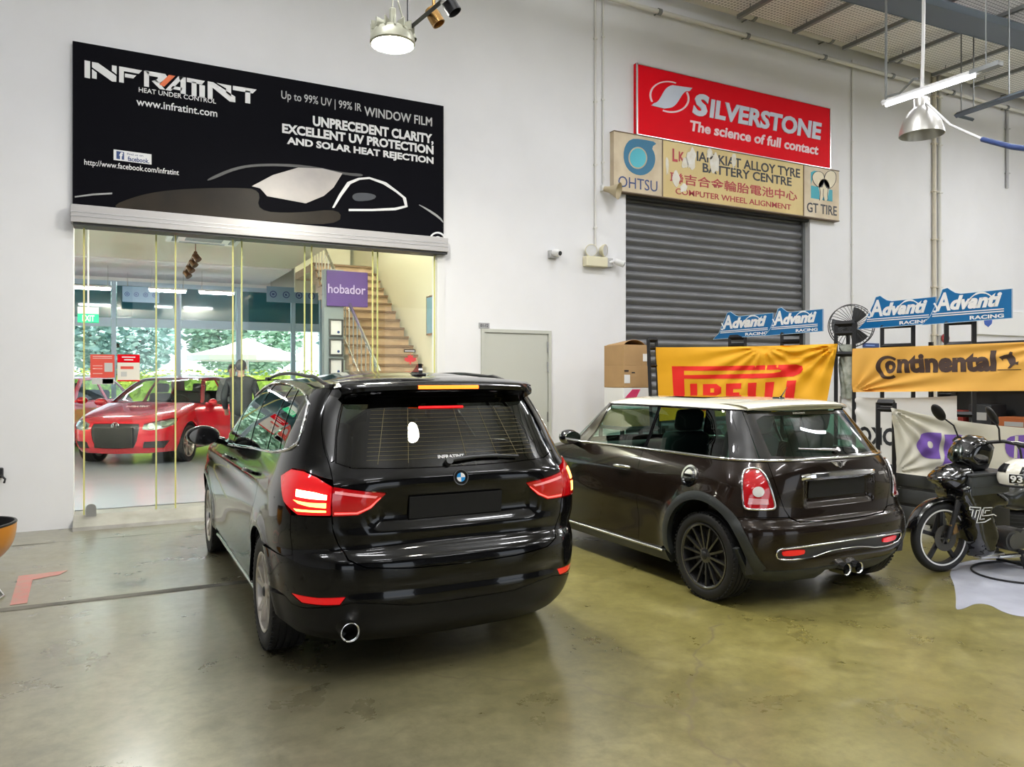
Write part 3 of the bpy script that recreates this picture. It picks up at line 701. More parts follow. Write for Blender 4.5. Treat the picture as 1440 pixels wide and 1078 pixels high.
mb = MB(); text(mb, '01-12', px0+.02, px1-.02, pz0+.015, pz1-.015, ((0, YW-.0125, 0), (1, 0, 0), (0, 0, 1), (0, -1, 0)), .01); mb.obj('lettering', m_black_print, pl)
# ---- aluminium header over the showroom opening
zh0, zh1 = W(103, 315)[1], W(103, 290)[1]
hd = thing('door_header', 'long satin aluminium header above the sliding glass doors', 'header', ((XL+XR)/2, YW, zh0))
MB().box2((XL-.02, YW-.16, zh0), (XR+.0, YW-.002, zh1-.004), .006).obj('cover', m_alu_header, hd)
mb = MB(); mb.box2((XL+.003, YW-.13, zh0-.025), (XR-.003, YW+.12, zh0-.001)); mb.obj('track', m_darkgrey, hd)
mb = MB(); mb.box2((XL-.02, YW-.165, zh0+.06), (XR, YW-.16, zh0+.066)); mb.box2((XL-.02, YW-.165, zh0+.10), (XR, YW-.16, zh0+.106)); mb.obj('ribs', m_alu, hd)
# side jamb on the right
jx = W(614, 400)[0]
jb = MB(); jb.box2((jx, YW-.03, 0), (XR+.005, YW+.15, zh0)); struct('trim_4', jb, m_trimwhite)
# ---- glass doors
ZB = FLZ+.005
LBL = ['glass door panel nearest the left wall, with a metal pivot lock at its foot', 'second glass door panel from the left, behind the left one', 'third glass door panel from the left, before the red car mirror',
       'fourth glass door panel, before the framed certificates', 'rightmost glass door panel, before the staircase']
for i, (pa, pb, dy) in enumerate(((118, 247, 0), (220, 341, .035), (328, 439, 0), (430, 533, .035), (525, 612, 0))):
    xa, xb = W(pa, 500)[0], W(pb, 500)[0]; y = YW+.03+dy
    g = thing('glass_door_panel', LBL[i], 'glass door', ((xa+xb)/2, y, ZB), group='sliding glass doors')
    MB().box2((xa, y, ZB), (xb, y, zh0)).obj('pane', m_glass, g) if False else MB().add([(xa, y, ZB), (xb, y, ZB), (xb, y, zh0-.027), (xa, y, zh0-.027)], [(0, 1, 2, 3)]).obj('pane', m_glass, g)
    for x in (xa, xb): MB().box2((x-.008, y-.008, ZB), (x+.008, y+.008, zh0-.027)).obj('edge_seal', m_seal, g)
    if i == 0:
        lx, lz = W(128, 727, y); mb = MB(); mb.prism([(lx-.05, lz), (lx+.05, lz)]+arc(lx, lz+.09, .05, 0, 180, 10), (0, y-.02, 0), (1, 0, 0), (0, 0, 1), (0, .03, 0)); mb.obj('pivot_lock', m_steel, g)
xa = W(104.5, 500)[0]; xb = W(117, 500)[0]
g = thing('glass_sidelight', 'narrow fixed glass strip between the left wall and the first glass door', 'glass panel', (xa, YW+.03, ZB))
MB().add([(xa, YW+.05, ZB), (xb, YW+.05, ZB), (xb, YW+.05, zh0-.027), (xa, YW+.05, zh0-.027)], [(0, 1, 2, 3)]).obj('pane', m_glass, g)
# ---- the added, unseen lamps over the workshop
for i, (x, y, pw) in enumerate(ADDED_LAMPS):
    t = thing('tube_light', 'white twin tube batten light hanging high over the workshop, outside the view', 'ceiling light', (x, y, LAMP_Z), group='workshop ceiling lights')
    MB().box2((x-.75, y-.09, LAMP_Z), (x+.75, y+.09, LAMP_Z+.06)).obj('housing', m_trimwhite, t)
    mb = MB(); mb.cyl((x-.74, y-.045, LAMP_Z-.02), (x+.74, y-.045, LAMP_Z-.02), .016, n=8); mb.cyl((x-.74, y+.045, LAMP_Z-.02), (x+.74, y+.045, LAMP_Z-.02), .016, n=8); mb.obj('tubes', m_tube, t)
    for dx in (-.6, .6): MB().cyl((x+dx, y, LAMP_Z+.06), (x+dx, y, 8.0), .006, n=6).obj('hanging_rod', m_steel, t)
    area_light('added_lamp_light', (0, 0, -.05), (1.5, .16), LAMP_POWER*pw, (.97, .975, 1.0), parent=t)
    area_light('added_lamp_uplight', (0, 0, .08), (1.5, .16), LAMP_POWER*1.2*pw, (.97, .975, 1.0), rot=(PI, 0, 0), parent=t)
# ---------------------------------------------------------------- signs on the back wall
def wfr(y): return ((0, y, 0), (1, 0, 0), (0, 0, 1), (0, -1, 0))
def WT(mb, body, pl, pr, bold=0.0, shear=0.0, y=YW-.06, t=.003):
    """lettering between two measured corners: pl = (x, top, bottom) at the left end, pr = x at the right end"""
    x0, z1 = W(pl[0], pl[1], y); z0 = W(pl[0], pl[2], y)[1]; x1 = W(pr, 500, y)[0]
    return text(mb, body, x0, x1, z0, z1, wfr(y), bold, shear, t)
def WP(mb, pts, y=YW-.06, t=.003, holes=()):
    return mb.prism([W(p[0], p[1], y) for p in pts], (0, y, 0), (1, 0, 0), (0, 0, 1), (0, -t, 0), [[W(p[0], p[1], y) for p in h] for h in holes])
def z1_(sx, sy, sc, ox, oy): return (ox+sx/sc, oy+sy/sc)
# --- black window film sign
YS = YW-.06
x0, z1 = W(102, 57, YS); x1 = W(624, 150, YS)[0]; z0 = W(103, 290, YS)[1]
s = thing('shop_sign', 'wide black window film sign with a sports car, above the glass doors', 'sign', ((x0+x1)/2, YW, z0))
MB().box2((x0, YS, z0), (x1, YW, z1), .004).obj('panel', m_signblack, s)
A = lambda x, y: z1_(x, y, 2.571, 80, 40)          # measured on an enlargement
mb = MB()
for poly in ([(100, 115), (120, 119), (120, 181), (100, 177)], [(127, 121), (149, 125), (215, 172), (215, 193), (200, 192), (127, 140)], [(127, 147), (144, 160), (144, 183), (127, 180)], [(199, 133), (216, 136), (216, 166), (199, 153)],
             [(225, 137), (308, 152), (296, 164), (242, 154), (242, 197), (225, 194)], [(246, 163), (287, 170), (276, 181), (246, 176)], [(315, 153), (333, 156), (333, 212), (315, 209)],
             [(318, 152), (392, 165), (400, 176), (372, 197), (352, 190), (366, 180), (364, 176), (336, 171)], [(343, 190), (360, 186), (392, 222), (372, 219)], [(392, 222), (440, 172), (458, 176), (412, 226)],
             [(440, 172), (466, 178), (466, 238), (447, 235), (447, 196)], [(418, 208), (452, 214), (452, 225), (412, 218)], [(470, 178), (535, 190), (524, 203), (470, 193)], [(487, 192), (505, 195), (505, 246), (487, 243)],
             [(515, 203), (535, 207), (535, 252), (515, 249)], [(545, 191), (566, 195), (645, 247), (645, 267), (625, 264), (563, 214), (563, 256), (545, 253)], [(578, 197), (630, 207), (630, 246), (612, 233), (612, 217)],
             [(636, 207), (722, 221), (708, 235), (636, 222)], [(681, 224), (699, 227), (699, 272), (681, 269)]):
    WP(mb, [A(*p) for p in poly], YS)
mb.obj('logo_lettering', m_signwhite, s)
mb = MB(); WP(mb, [A(*p) for p in [(370, 203), (405, 168), (428, 172), (388, 210)]], YS, .004); mb.obj('logo_slash', mat('orange_red_print', (.80, .15, .03), .5), s)
def WL(nm, m, par, *k, **q): mb = MB(); WT(mb, *k, **q); return mb.obj(nm, m, par)
LT = lambda *k, **q: WL('lettering', m_signwhite, s, *k, **q)
LT('HEAT UNDER CONTROL', (195.1, 122.5, 129.2), 303.7, .008, y=YS)
LT('www.infratint.com', (191.8, 137, 148), 305.5, .012, y=YS)
LT('UNPRECEDENT CLARITY,', (439.9, 162.5, 179.3), 609.5, .040, y=YS)
LT('EXCELLENT UV PROTECTION', (396.8, 173.3, 186.8), 609.5, .040, y=YS); LT('AND SOLAR HEAT REJECTION', (403.5, 192.0, 205.2), 609.5, .040, y=YS)
LT('http://www.facebook.com/infratint', (118.6, 223.5, 234), 251.5, .006, y=YS)
m_gp = mat('grey_print', (.50, .50, .50), .5); WL('grey_lettering', m_gp, s, 'Up to 99% UV | 99% IR', (395.6, 127, 142), 508.3, .006, y=YS); WL('grey_lettering', m_gp, s, 'WINDOW FILM', (512.3, 149.5, 162.5), 607.5, .014, y=YS)
mb = MB(); WP(mb, [A(*p) for p in [(205, 437), (342, 455), (342, 492), (205, 475)]], YS); mb.obj('web_badge', m_signwhite, s)
mb = MB(); WP(mb, [A(*p) for p in [(215, 443), (243, 447), (243, 475), (215, 471)]], YS, .005); WT(mb, 'facebook.', A(256, 462)+(A(256, 479)[1],), A(334, 480)[0], .02, y=YS, t=.005); WT(mb, 'Find us on', A(254, 450)+(A(254, 457)[1],), A(312, 460)[0], y=YS, t=.005); mb.obj('badge_print', m_navy, s)
mb = MB(); WT(mb, 'f', A(226, 447)+(A(226, 473)[1],), A(239, 460)[0], .05, y=YS, t=.007); mb.obj('badge_letter', m_signwhite, s)
# printed sports car: hood, roof, glass, mirror
mb = MB(); WP(mb, smooth_poly([A(*p) for p in [(180, 648), (300, 600), (440, 580), (640, 575), (740, 582), (720, 660), (860, 668), (1030, 650), (1020, 715), (700, 692), (330, 660)]], 2), YS, .002)
m_hood = mat('printed_warm_grey_bonnet', (.020, .018, .017), .35, spec=.1, vary=(.055, .042, .026), scale=.7); mb.obj('printed_bonnet', m_hood, s)
mb = MB(); WP(mb, smooth_poly([A(*p) for p in [(540, 545), (640, 500), (740, 487), (900, 492), (1040, 522), (1110, 525), (1100, 538), (990, 520), (870, 500), (740, 496), (650, 508), (550, 552)]], 2), YS, .002); mb.obj('printed_roof_line', mat('printed_dark_grey_roof', (.06, .06, .06), .4), s)
mb = MB(); WP(mb, [A(*p) for p in [(705, 570), (780, 530), (872, 503), (960, 506), (1032, 524), (1000, 575), (965, 605), (900, 632), (760, 606), (735, 578)]], YS, .003); mb.obj('printed_windscreen', mat('printed_pale_windscreen', (.58, .53, .49), .35, vary=(.26, .25, .25), scale=1.0), s)
outl = [A(*p) for p in [(995, 648), (1020, 600), (1050, 555), (1090, 540), (1130, 537), (1190, 556), (1235, 590), (1262, 612), (1268, 645), (1225, 657), (1140, 660), (1055, 660), (1055, 652), (1140, 652), (1220, 648), (1258, 640), (1250, 612), (1225, 592), (1180, 563), (1130, 544), (1095, 547), (1062, 562), (1030, 605), (1003, 648)]]
mb = MB(); WP(mb, outl, YS, .003); mb.obj('printed_window_line', m_signwhite, s)
mb = MB(); WP(mb, smooth_poly([A(*p) for p in [(1066, 610), (1075, 596), (1110, 593), (1150, 600), (1155, 612), (1130, 622), (1080, 625)]], 2), YS, .003); mb.obj('printed_mirror', mat('printed_slate_mirror', (.05, .055, .065), .3), s)
mb = MB(); WP(mb, [A(*p) for p in [(65, 606), (130, 597), (200, 593), (200, 599), (130, 603), (65, 611)]], YS, .002); WP(mb, smooth_poly([A(*p) for p in [(1300, 632), (1340, 650), (1385, 680), (1399, 700), (1399, 705), (1380, 686), (1335, 655)]], 1), YS, .002); mb.obj('printed_highlights', mat('grey_print_light', (.35, .35, .35), .5), s)
mb = MB(); c = A(1376, 765); WP(mb, [A(1376+30*math.cos(t), 765-30*math.sin(t)) for t in np.linspace(.35, PI, 20)]+[A(1376+24*math.cos(t), 765-24*math.sin(t)) for t in np.linspace(PI, .35, 20)], YS, .003); WP(mb, [A(1376+14*math.cos(t), 765-14*math.sin(t)) for t in np.linspace(.1, PI, 14)], YS, .003)
mb.obj('printed_wheel', m_signwhite, s)
# --- red tyre sign
YR = YW-.07
x0, z1 = W(895, 88, YR); x1 = W(1168, 152, YR)[0]; z0 = W(896, 190, YR)[1]
s = thing('shop_sign', 'large red tyre brand sign, topmost above the roller shutter', 'sign', ((x0+x1)/2, YW, z0))
MB().box2((x0, YR, z0), (x1, YW, z1), .003).obj('panel', m_signred, s)
mb = MB()
for a, b in (((x0, z0), (x1, z0+.02)), ((x0, z1-.02), (x1, z1)), ((x0, z0), (x0+.02, z1)), ((x1-.02, z0), (x1, z1))): mb.box2((a[0], YR-.012, a[1]), (b[0], YR+.01, b[1]))
mb.obj('frame', m_alu, s)
B = lambda x, y: z1_(x, y, 3.6, 820, 60)
def script_s(y):
    up = bez((548, 232), (500, 225), (455, 205), (418, 245), 14)+bez((418, 245), (395, 285), (395, 315), (345, 310), 14)
    return [B(*p) for p in [(550, 230), (538, 245), (520, 246)]+bez((520, 246), (488, 262), (482, 320), (440, 330), 12)+[(410, 334), (344, 318), (358, 306)]+bez((358, 306), (400, 300), (395, 225), (450, 216), 14)]
mb = MB(); WP(mb, script_s(YR), YR, .012); mb.obj('logo_letter', m_signsilver, s)
mb = MB(); c = (436, 275)
def ell(a0, a1, r0, r1, n=40):
    o = []; 
    for i in range(n+1):
        t = math.radians(a0+(a1-a0)*i/n); o.append((c[0]+r0[0]*math.cos(t)+.16*0, c[1]-r0[1]*math.sin(t)+.26*r0[0]*math.cos(t)*.35))
    for i in range(n+1):
        t = math.radians(a1+(a0-a1)*i/n); o.append((c[0]+r1[0]*math.cos(t), c[1]-r1[1]*math.sin(t)+.26*r1[0]*math.cos(t)*.35))
    return o
WP(mb, [B(*p) for p in ell(70, 205, (101, 80), (92, 74))], YR, .008); WP(mb, [B(*p) for p in ell(-110, 25, (101, 80), (92, 72))], YR, .008); mb.obj('logo_ring', m_signpink, s)
mb = MB(); WT(mb, 'S', B(552, 250)+(B(552, 366)[1],), B(636, 300)[0], .05, .18, YR, .012)
WT(mb, 'ILVERSTONE', B(638, 283)+(B(638, 380)[1],), B(1206, 400)[0], .040, .12, YR, .012); mb.obj('name_lettering', m_signsilver, s)
mb = MB(); WT(mb, 'The science of full contact', B(541, 391)+(B(541, 446)[1],), B(1190, 500)[0], .03, .12, YR, .006); mb.obj('slogan_lettering', m_signpink, s)
# --- old yellowed sign in three panels
YO = YW-.10
z1 = W(863, 183, YO)[1]; z0 = W(865, 268, YO)[1]; xa, xb, xc, xd = [W(q, 260, YO)[0] for q in (863, 931.5, 1130, 1180)]
s = thing('shop_sign', 'old yellowed tyre shop sign in three panels just above the roller shutter', 'sign', ((xa+xd)/2, YW, z0))
m_old1 = mat('aged_beige_panel', (.66, .56, .40), .5, vary=(.50, .40, .26), scale=3); m_old2 = mat('aged_yellow_panel', (.68, .53, .22), .4, vary=(.60, .45, .17), scale=2)
for nme, p, q, m in (('left_panel', xa, xb, m_old1), ('middle_panel', xb, xc, m_old2), ('right_panel', xc, xd, m_old1)): MB().box2((p+.004, YO, z0), (q-.004, YW, z1), .003).obj(nme, m, s)
mb = MB()
for q in (xb, xc): mb.box2((q-.008, YO-.008, z0), (q+.008, YW, z1))
mb.box2((xa, YO-.01, z1-.012), (xd, YW, z1)); mb.box2((xa, YO-.01, z0-.008), (xd, YW, z0+.008)); mb.obj('frame', mat('rusty_frame', (.16, .11, .07), .6), s)
# blue round mark with a pointed tab
mb = MB(); ring = [(282+84*math.cos(t), 585-92*math.sin(t)+8*math.cos(t)) for t in np.linspace(math.radians(52), math.radians(360+28), 40)]
WP(mb, [B(*p) for p in [(262, 483), (378, 504), (352, 528), (362, 545)]+ring[::-1][0:0]], YO, .003) if False else None
out = [(240, 487), (290, 487), (378, 505), (345, 530), (362, 560), (366, 600), (352, 640), (318, 668), (280, 672), (240, 655), (212, 618), (203, 570), (212, 520)]
WP(mb, smooth_poly([B(*p) for p in out], 1), YO, .003, holes=[[B(277+48*math.cos(t), 583-56*math.sin(t)) for t in np.linspace(0, 2*PI, 30)[:-1]]]); mb.obj('blue_mark', m_deepteal, s)
mb = MB(); WP(mb, [B(277+41*math.cos(t), 583-49*math.sin(t)) for t in np.linspace(0, 2*PI, 30)[:-1]], YO, .003); mb.obj('mark_centre', mat('pale_teal_print', (.07, .45, .55), .5), s)
mb = MB(); WT(mb, 'OHTSU', B(178, 672)+(B(178, 728)[1],), B(376, 720)[0], .0, 0, YO); mb.obj('blue_lettering', m_navy, s)
WL('black_lettering', m_black_print, s, 'IAN KIAT ALLOY TYRE', B(575, 548)+(B(575, 598)[1],), B(1098, 640)[0], .02, 0, YO); WL('black_lettering', m_black_print, s, 'BATTERY CENTRE', B(605, 608)+(B(605, 655)[1],), B(1055, 700)[0], .02, 0, YO)
WL('red_lettering', m_redprint, s, 'L', B(452, 535)+(B(452, 600)[1],), B(478, 560)[0], .03, 0, YO); WL('red_lettering', m_redprint, s, 'K', B(484, 550)+(B(484, 600)[1],), B(512, 560)[0], .03, 0, YO)
WL('red_lettering', m_redprint, s, '聯吉合金輪胎電池中心', B(440, 652)+(B(440, 708)[1],), B(1083, 770)[0], .012, 0, YO); WL('red_lettering', m_redprint, s, 'COMPUTER WHEEL ALIGNMENT', B(468, 735)+(B(468, 765)[1],), B(1052, 820)[0], .012, 0, YO);
# worn white bare patches
m_bare = mat('bare_white_patch', (.78, .76, .70), .35, vary=(.66, .60, .46), scale=9)
for cx, cy, rx, ry, sd in ((548, 590, 26, 62, 1), (515, 610, 16, 34, 2), (668, 610, 26, 55, 3), (640, 560, 18, 30, 4), (762, 600, 12, 40, 5), (470, 690, 20, 42, 6), (508, 735, 22, 26, 7), (425, 620, 10, 50, 8)):
    rr = random.Random(sd); mb = MB(); WP(mb, smooth_poly([B(cx+rx*rr.uniform(.6, 1.25)*math.cos(t), cy-ry*rr.uniform(.6, 1.25)*math.sin(t)) for t in np.linspace(0, 2*PI, 14)[:-1]], 1), YO, .0045); mb.obj('bare_patch', m_bare, s)
# elephant head
mb = MB(); WP(mb, [B(*p) for p in [(1153, 722), (1262, 746), (1262, 804), (1153, 786)]], YO, .002); WP(mb, [B(*p) for p in [(1170, 648), (1190, 650), (1160, 690), (1153, 720), (1153, 655)]], YO, .002); mb.obj('teal_ground', m_teal, s)
mb = MB()
ear = [(1158, 672), (1178, 650), (1210, 655), (1222, 680), (1218, 715), (1200, 735), (1180, 725), (1162, 700)]
ear2 = [(1218, 690), (1230, 655), (1258, 645), (1280, 662), (1280, 700), (1262, 730), (1240, 742), (1222, 720)]
for e in (ear, ear2, [(1188, 722), (1205, 690), (1232, 690), (1250, 725), (1240, 760), (1236, 798), (1222, 802), (1218, 770), (1208, 800), (1194, 798), (1198, 760)]): WP(mb, smooth_poly([B(*p) for p in e], 2), YO, .004)
mb.obj('elephant_head', mat('ivory_print', (.74, .66, .48), .5), s)
mb = MB()
for e in (ear, ear2):
    q = smooth_poly(e, 2); WP(mb, [B(*p) for p in stroke(q+[q[0]], 2.6)], YO, .0055)
for q in ([(1196, 730), (1200, 760), (1196, 798)], [(1240, 730), (1236, 765), (1238, 798)], [(1205, 720), (1212, 728), (1206, 732)], [(1226, 724), (1234, 730), (1228, 736)], [(1216, 740), (1214, 770), (1218, 800)]): WP(mb, [B(*p) for p in stroke(q, 2.6)], YO, .0055)
WT(mb, 'GT TIRE', B(1133, 806)+(B(1133, 856)[1],), B(1284, 860)[0], .014, 0, YO); mb.obj('outline_print', m_black_print, s)
# ---------------------------------------------------------------- black people carrier
def bmw_disp(x, y, z):
    side = np.clip((x-.70)/.15, 0, 1)*np.clip((y-.75)/.5, 0, 1)*np.clip((4.0-y)/.4, 0, 1)
    d = side*(-.018*np.exp(-((z-.50)/.13)**2)+.010*np.exp(-((z-.30)/.07)**2)+.010*np.exp(-((z-.955)/.035)**2)-.008*np.exp(-((z-.86)/.06)**2))
    for cy in (.92, 3.70):
        r = np.hypot(y-cy, z-.33); d = d+np.clip((x-.6)/.2, 0, 1)*.016*np.exp(-((r-.385)/.055)**2)*(z < .85)
    # tailgate: number plate hollow and the ledge below it
    c = np.clip((.52-np.abs(x))/.10, 0, 1)*(y < .6); c = c*c*(3-2*c)
    d = d-c*.030*np.exp(-((z-.895)/.085)**4)
    d = d+np.clip((.70-np.abs(x))/.2, 0, 1)*(y < .6)*.012*np.exp(-((z-.765)/.028)**2)
    # bumper: a soft fold above the lower valance
    d = d-(y < .8)*.016*np.exp(-((z-.49)/.03)**2)*np.clip((.66-np.abs(x))/.1, 0, 1)
    return d
SB = BodySurface(bmw_prof, .15, 1.56, .9, 3.3, bmw_disp)
bmw = thing('car', 'black seven-seat people carrier with lit tail lamps, standing before the glass doors', 'car', (BX, BY, 0))
PB = Panels(SB, bmw, (1.35, 2.4, 2.1))
# plan polygons, left side (s negative), measured on the photograph
def dlo():
    return [(-1.66, 1.055), (-1.40, 1.076), (-1.22, 1.108), (-1.07, 1.126), (-.945, 1.142), (-.80, 1.166), (-.72, 1.185), (-.675, 1.215), (-.672, 1.276), (-.684, 1.35), (-.715, 1.425), (-.80, 1.463), (-1.02, 1.496), (-1.20, 1.520), (-1.40, 1.530), (-1.545, 1.522), (-1.60, 1.490), (-1.635, 1.43), (-1.672, 1.35), (-1.715, 1.25), (-1.76, 1.14), (-1.78, 1.06)]
D = dlo()
archR = PB.arch(.92, .33, .375, .30); archF = PB.arch(3.70, .33, .375, .30)
taila = [(-.728, 1.045), (-.655, 1.088), (-.58, 1.085), (-.511, 1.060), (-.452, 1.021), (-.448, .874), (-.565, .872), (-.644, .93)]
tailb = [(-.448, 1.019), (-.36, .998), (-.268, .976), (-.29, .94), (-.318, .902), (-.361, .872), (-.444, .870)]
hatchL = [(-.585, 1.505), (-.588, 1.42), (-.557, 1.288), (-.523, 1.199), (-.488, 1.13), (-.456, 1.05), (-.448, 1.019), (-.444, .870), (-.440, .80), (-.425, .72), (-.395, .655), (-.34, .618), (-.2, .600), (0, .594)]
mir = lambda L: [(-s, z) for s, z in L[::-1]]
hatch = hatchL+mir(hatchL)[1:]
hatch_cut = hatchL[:6]+[(-.448, 1.019), (-.36, .998), (-.268, .976), (-.29, .94), (-.318, .902), (-.361, .872), (-.444, .870)]+hatchL[8:]
hatch_cut = hatch_cut+mir(hatch_cut)[1:]
zc_b = lambda s: np.interp(s, [0, .45, .59, .75, 1.02, 1.3, 1.55, 1.70, 2.0, 3.0], [1.5, 1.5, 1.5, 1.505, 1.535, 1.55, 1.55, 1.545, 1.538, 1.54])
top = [(-.59, 1.505), (-.75, 1.506), (-1.02, 1.536), (-1.3, 1.551), (-1.55, 1.551), (-1.70, 1.546)]
bumper_up = [(-.605, .66), (-.60, .87), (-.565, .872), (-.444, .870)]
ym = lambda y, z: (-SB.s_of_y(y, z), z)
# doors
seamB = [ym(1.80, 1.088), ym(1.88, 1.0), ym(1.98, .85), ym(2.03, .5), ym(2.03, .28)]
rdoor = [ym(1.06, 1.128), ym(1.00, 1.02), ym(.98, .96), ym(1.10, .82), ym(1.30, .66), ym(1.38, .52), ym(1.40, .28)]+[seamB[4], seamB[3], seamB[2], seamB[1], seamB[0], (-1.22, 1.095)]
fdoor = seamB+[ym(3.18, .28), ym(3.22, .6), ym(3.20, .9), (-1.84, 1.025), (-1.66, 1.038), (-1.45, 1.056)]
body_out = top+[(-1.80, 1.45), (-1.90, 1.25), (-1.97, 1.07), (-2.1, .98), (-2.6, .90), (-3, .89), (-3, .25)]+[(-2.7, .22)]+archF[::-1]+[ym(3.20, .24), ym(1.5, .22)]+archR[::-1]+[(-.66, .31)]
archR_rear = [p for p in archR if p[1] >= .30]
# quarter/body: from the hatch edge round to the nose
zsplit = .645
rear_edge = [(-.70, .64)]
body = top+[(-1.80, 1.45), (-1.90, 1.25), (-1.97, 1.07), (-2.15, .98), (-2.6, .91), (-2.999, .90), (-2.999, .24)]+archF[::-1]+[ym(3.15, .24), ym(1.45, .22)]
arch_hi = [p for p in archR[::-1] if not (p[1] < zsplit and SB.P(np.array([p[0]]), np.array([p[1]]))[0][1] < .92)]
body += arch_hi+[(-.66, zsplit), (-.605, .66), (-.60, .868), (-.644, .925), (-.732, 1.045), (-.655, 1.092), (-.58, 1.089), (-.508, 1.064), (-.456, 1.05), (-.488, 1.13), (-.523, 1.199), (-.557, 1.288), (-.588, 1.42)]
PB_body = [PB.mesh([(sg*s, z) for s, z in body], [[(sg*s, z) for s, z in h] for h in (D, rdoor, fdoor)], dz=.028, du=.04, flange=.03) for sg in (1, -1)]
def merge(ms):
    V = []; F = []; l = []
    for a, b, c in ms: k = len(V); V += a; F += [tuple(i+k for i in t) for t in b]; l += c
    return V, F, l
def norm_mesh(name, ms, m, parent):
    V, F, ln = merge(ms); me = bpy.data.meshes.new(name); used = sorted({i for t in F for i in t}); ix = {j: i for i, j in enumerate(used)}
    me.from_pydata([V[j] for j in used], [], [tuple(ix[j] for j in t) for t in F]); me.materials.append(m); me.shade_smooth()
    me.normals_split_custom_set([n for t in ln for n in t]); me.update()
    o = bpy.data.objects.new(name, me); COL.objects.link(o); o.parent = parent; return o
bonnet = PB.mesh([(-2.03, 1.04), (-2.999, 1.065), (-2.999, .90), (-2.6, .91), (-2.15, .98)], dz=.02, flange=0); bonnet2 = PB.mesh([(2.03, 1.04), (2.999, 1.065), (2.999, .90), (2.6, .91), (2.15, .98)], dz=.02, flange=0)
norm_mesh('body', PB_body+[bonnet, bonnet2], m_paint_black, bmw)
for sg in (1, -1):
    nm = 'door'
    fd = PB.panel(nm, m_paint_black, [(sg*s, z) for s, z in fdoor]); rd = PB.panel(nm, m_paint_black, [(sg*s, z) for s, z in rdoor])
    for dd, y in ((fd, 2.12), (rd, 1.16)):
        mb = MB(); P = [PB.pt(sg*-SB.s_of_y(y+t*.24, .985)*-1 if False else (-sg*SB.s_of_y(y+t*.24, .985)), .985-.012*t, .012+.034*math.sin(PI*min(1, max(0, t)))**.5) for t in np.linspace(0, 1, 12)]
        mb.tube(P, [.010+.004*math.sin(PI*t) for t in np.linspace(0, 1, 12)], 8); mb.obj('handle', m_paint_black, dd, 50, world=False)
# side windows: front, rear, and the fixed quarter light behind the slim pillar
def clip_s(P, line, keep):
    """the part of an outline behind (keep=1) or ahead (keep=-1) of the slanting line s = a+b*z"""
    f = lambda p: keep*(p[0]-(line[0]+line[1]*p[1])); o = []
    for i in range(len(P)):
        p, q = P[i], P[(i+1) % len(P)]; a, c = f(p), f(q)
        if a >= 0: o.append(p)
        if a*c < 0: t = a/(a-c); o.append((p[0]+t*(q[0]-p[0]), p[1]+t*(q[1]-p[1])))
    return o
def strip(P, front, back):
    if back is not None: P = clip_s(P, back, -1)
    return clip_s(P, front, 1) if front is not None else P
ln_ = lambda s0, z0, s1, z1, d=0.0: (s0-(s1-s0)/(z1-z0)*z0+d, (s1-s0)/(z1-z0))
LA = (-1.50, 1.06, -1.645, 1.348); LB = (-1.285, 1.1, -1.487, 1.50); LC = (-1.074, 1.146, -1.167, 1.493); LD = (-.894, 1.16, -1.048, 1.483)
wins = [strip(D, None, ln_(*LA, -.010)), strip(D, ln_(*LA, .010), ln_(*LB, -.024)), strip(D, ln_(*LB, .024), ln_(*LC, -.010)), strip(D, ln_(*LC, .010), ln_(*LD, -.008)), strip(D, ln_(*LD, .010), None)]
for sg in (1, -1):
    for wq in wins:
        if len(wq) > 2: PB.panel('side_window', m_cglass_side, [(sg*s, z) for s, z in wq], gap=.006, off=-.004, flange=0, dz=.05, du=.05)
    # black frame behind the panes, with the window openings cut out
    PB.panel('window_frame', m_blackgloss, [(sg*s, z) for s, z in D], [[(sg*s, z) for s, z in wq] for wq in wins if len(wq) > 2], gap=.004, off=-.001, flange=.01, dz=.05, du=.05)
    mb = MB(); mb.tube(PB.line([(sg*s, z) for s, z in D[:18]], off=.003), .0075, 6); mb.tube(PB.line([(sg*s, z) for s, z in D[:8]], off=.004), .010, 6)
    mb.obj('chrome_trim', m_chrome, bmw, 60, world=False)
# roof, windscreen
RP = coons(SB, .59, 1.85, zc_b, .065, 3.2)
mb = MB(); mb.grid(RP); roof = mb.obj('roof', m_paint_black, bmw, 60, world=False, fixn=True)
ws = [(-1.80, 1.46), (-1.90, 1.25), (-1.955, 1.10), (-1.9995, 1.10), (-1.9995, 1.535), (-1.86, 1.535)]
mb = [PB.mesh(ws, off=.0, flange=0, gap=0), PB.mesh([(-s, z) for s, z in ws], flange=0, gap=0)]; norm_mesh('windscreen', mb, m_cglass_clear, bmw)
# roof rails: black strips arching over the roof sides
def roof_z(x, y):
    d = (RP[..., 0]-x)**2+(RP[..., 1]-y)**2; return float(RP[..., 2].reshape(-1)[d.argmin()])
for sg in (-1, 1):
    mb = MB(); pts = []
    for t in np.linspace(0, 1, 26):
        y = .50+1.95*t; xx = sg*(float(np.interp(y, [.5, 1.0, 1.6, 2.45], [.585, .60, .605, .575]))); h = .045*math.sin(PI*t)**.5
        pts.append((xx, y, roof_z(xx, y)+h))
    mb.tube(pts, [.007+.004*min(1, t*(1-t)*20) for t in np.linspace(0, 1, 26)], 8)
    for t0 in (.0, .96): y = .50+1.95*t0+.04; xx = sg*.585; mb.box((xx, y, roof_z(xx, y)+.012), (.028, .12, .03), bev=.008)
    mb.obj('roof_rail', m_black, bmw, 50, world=False)
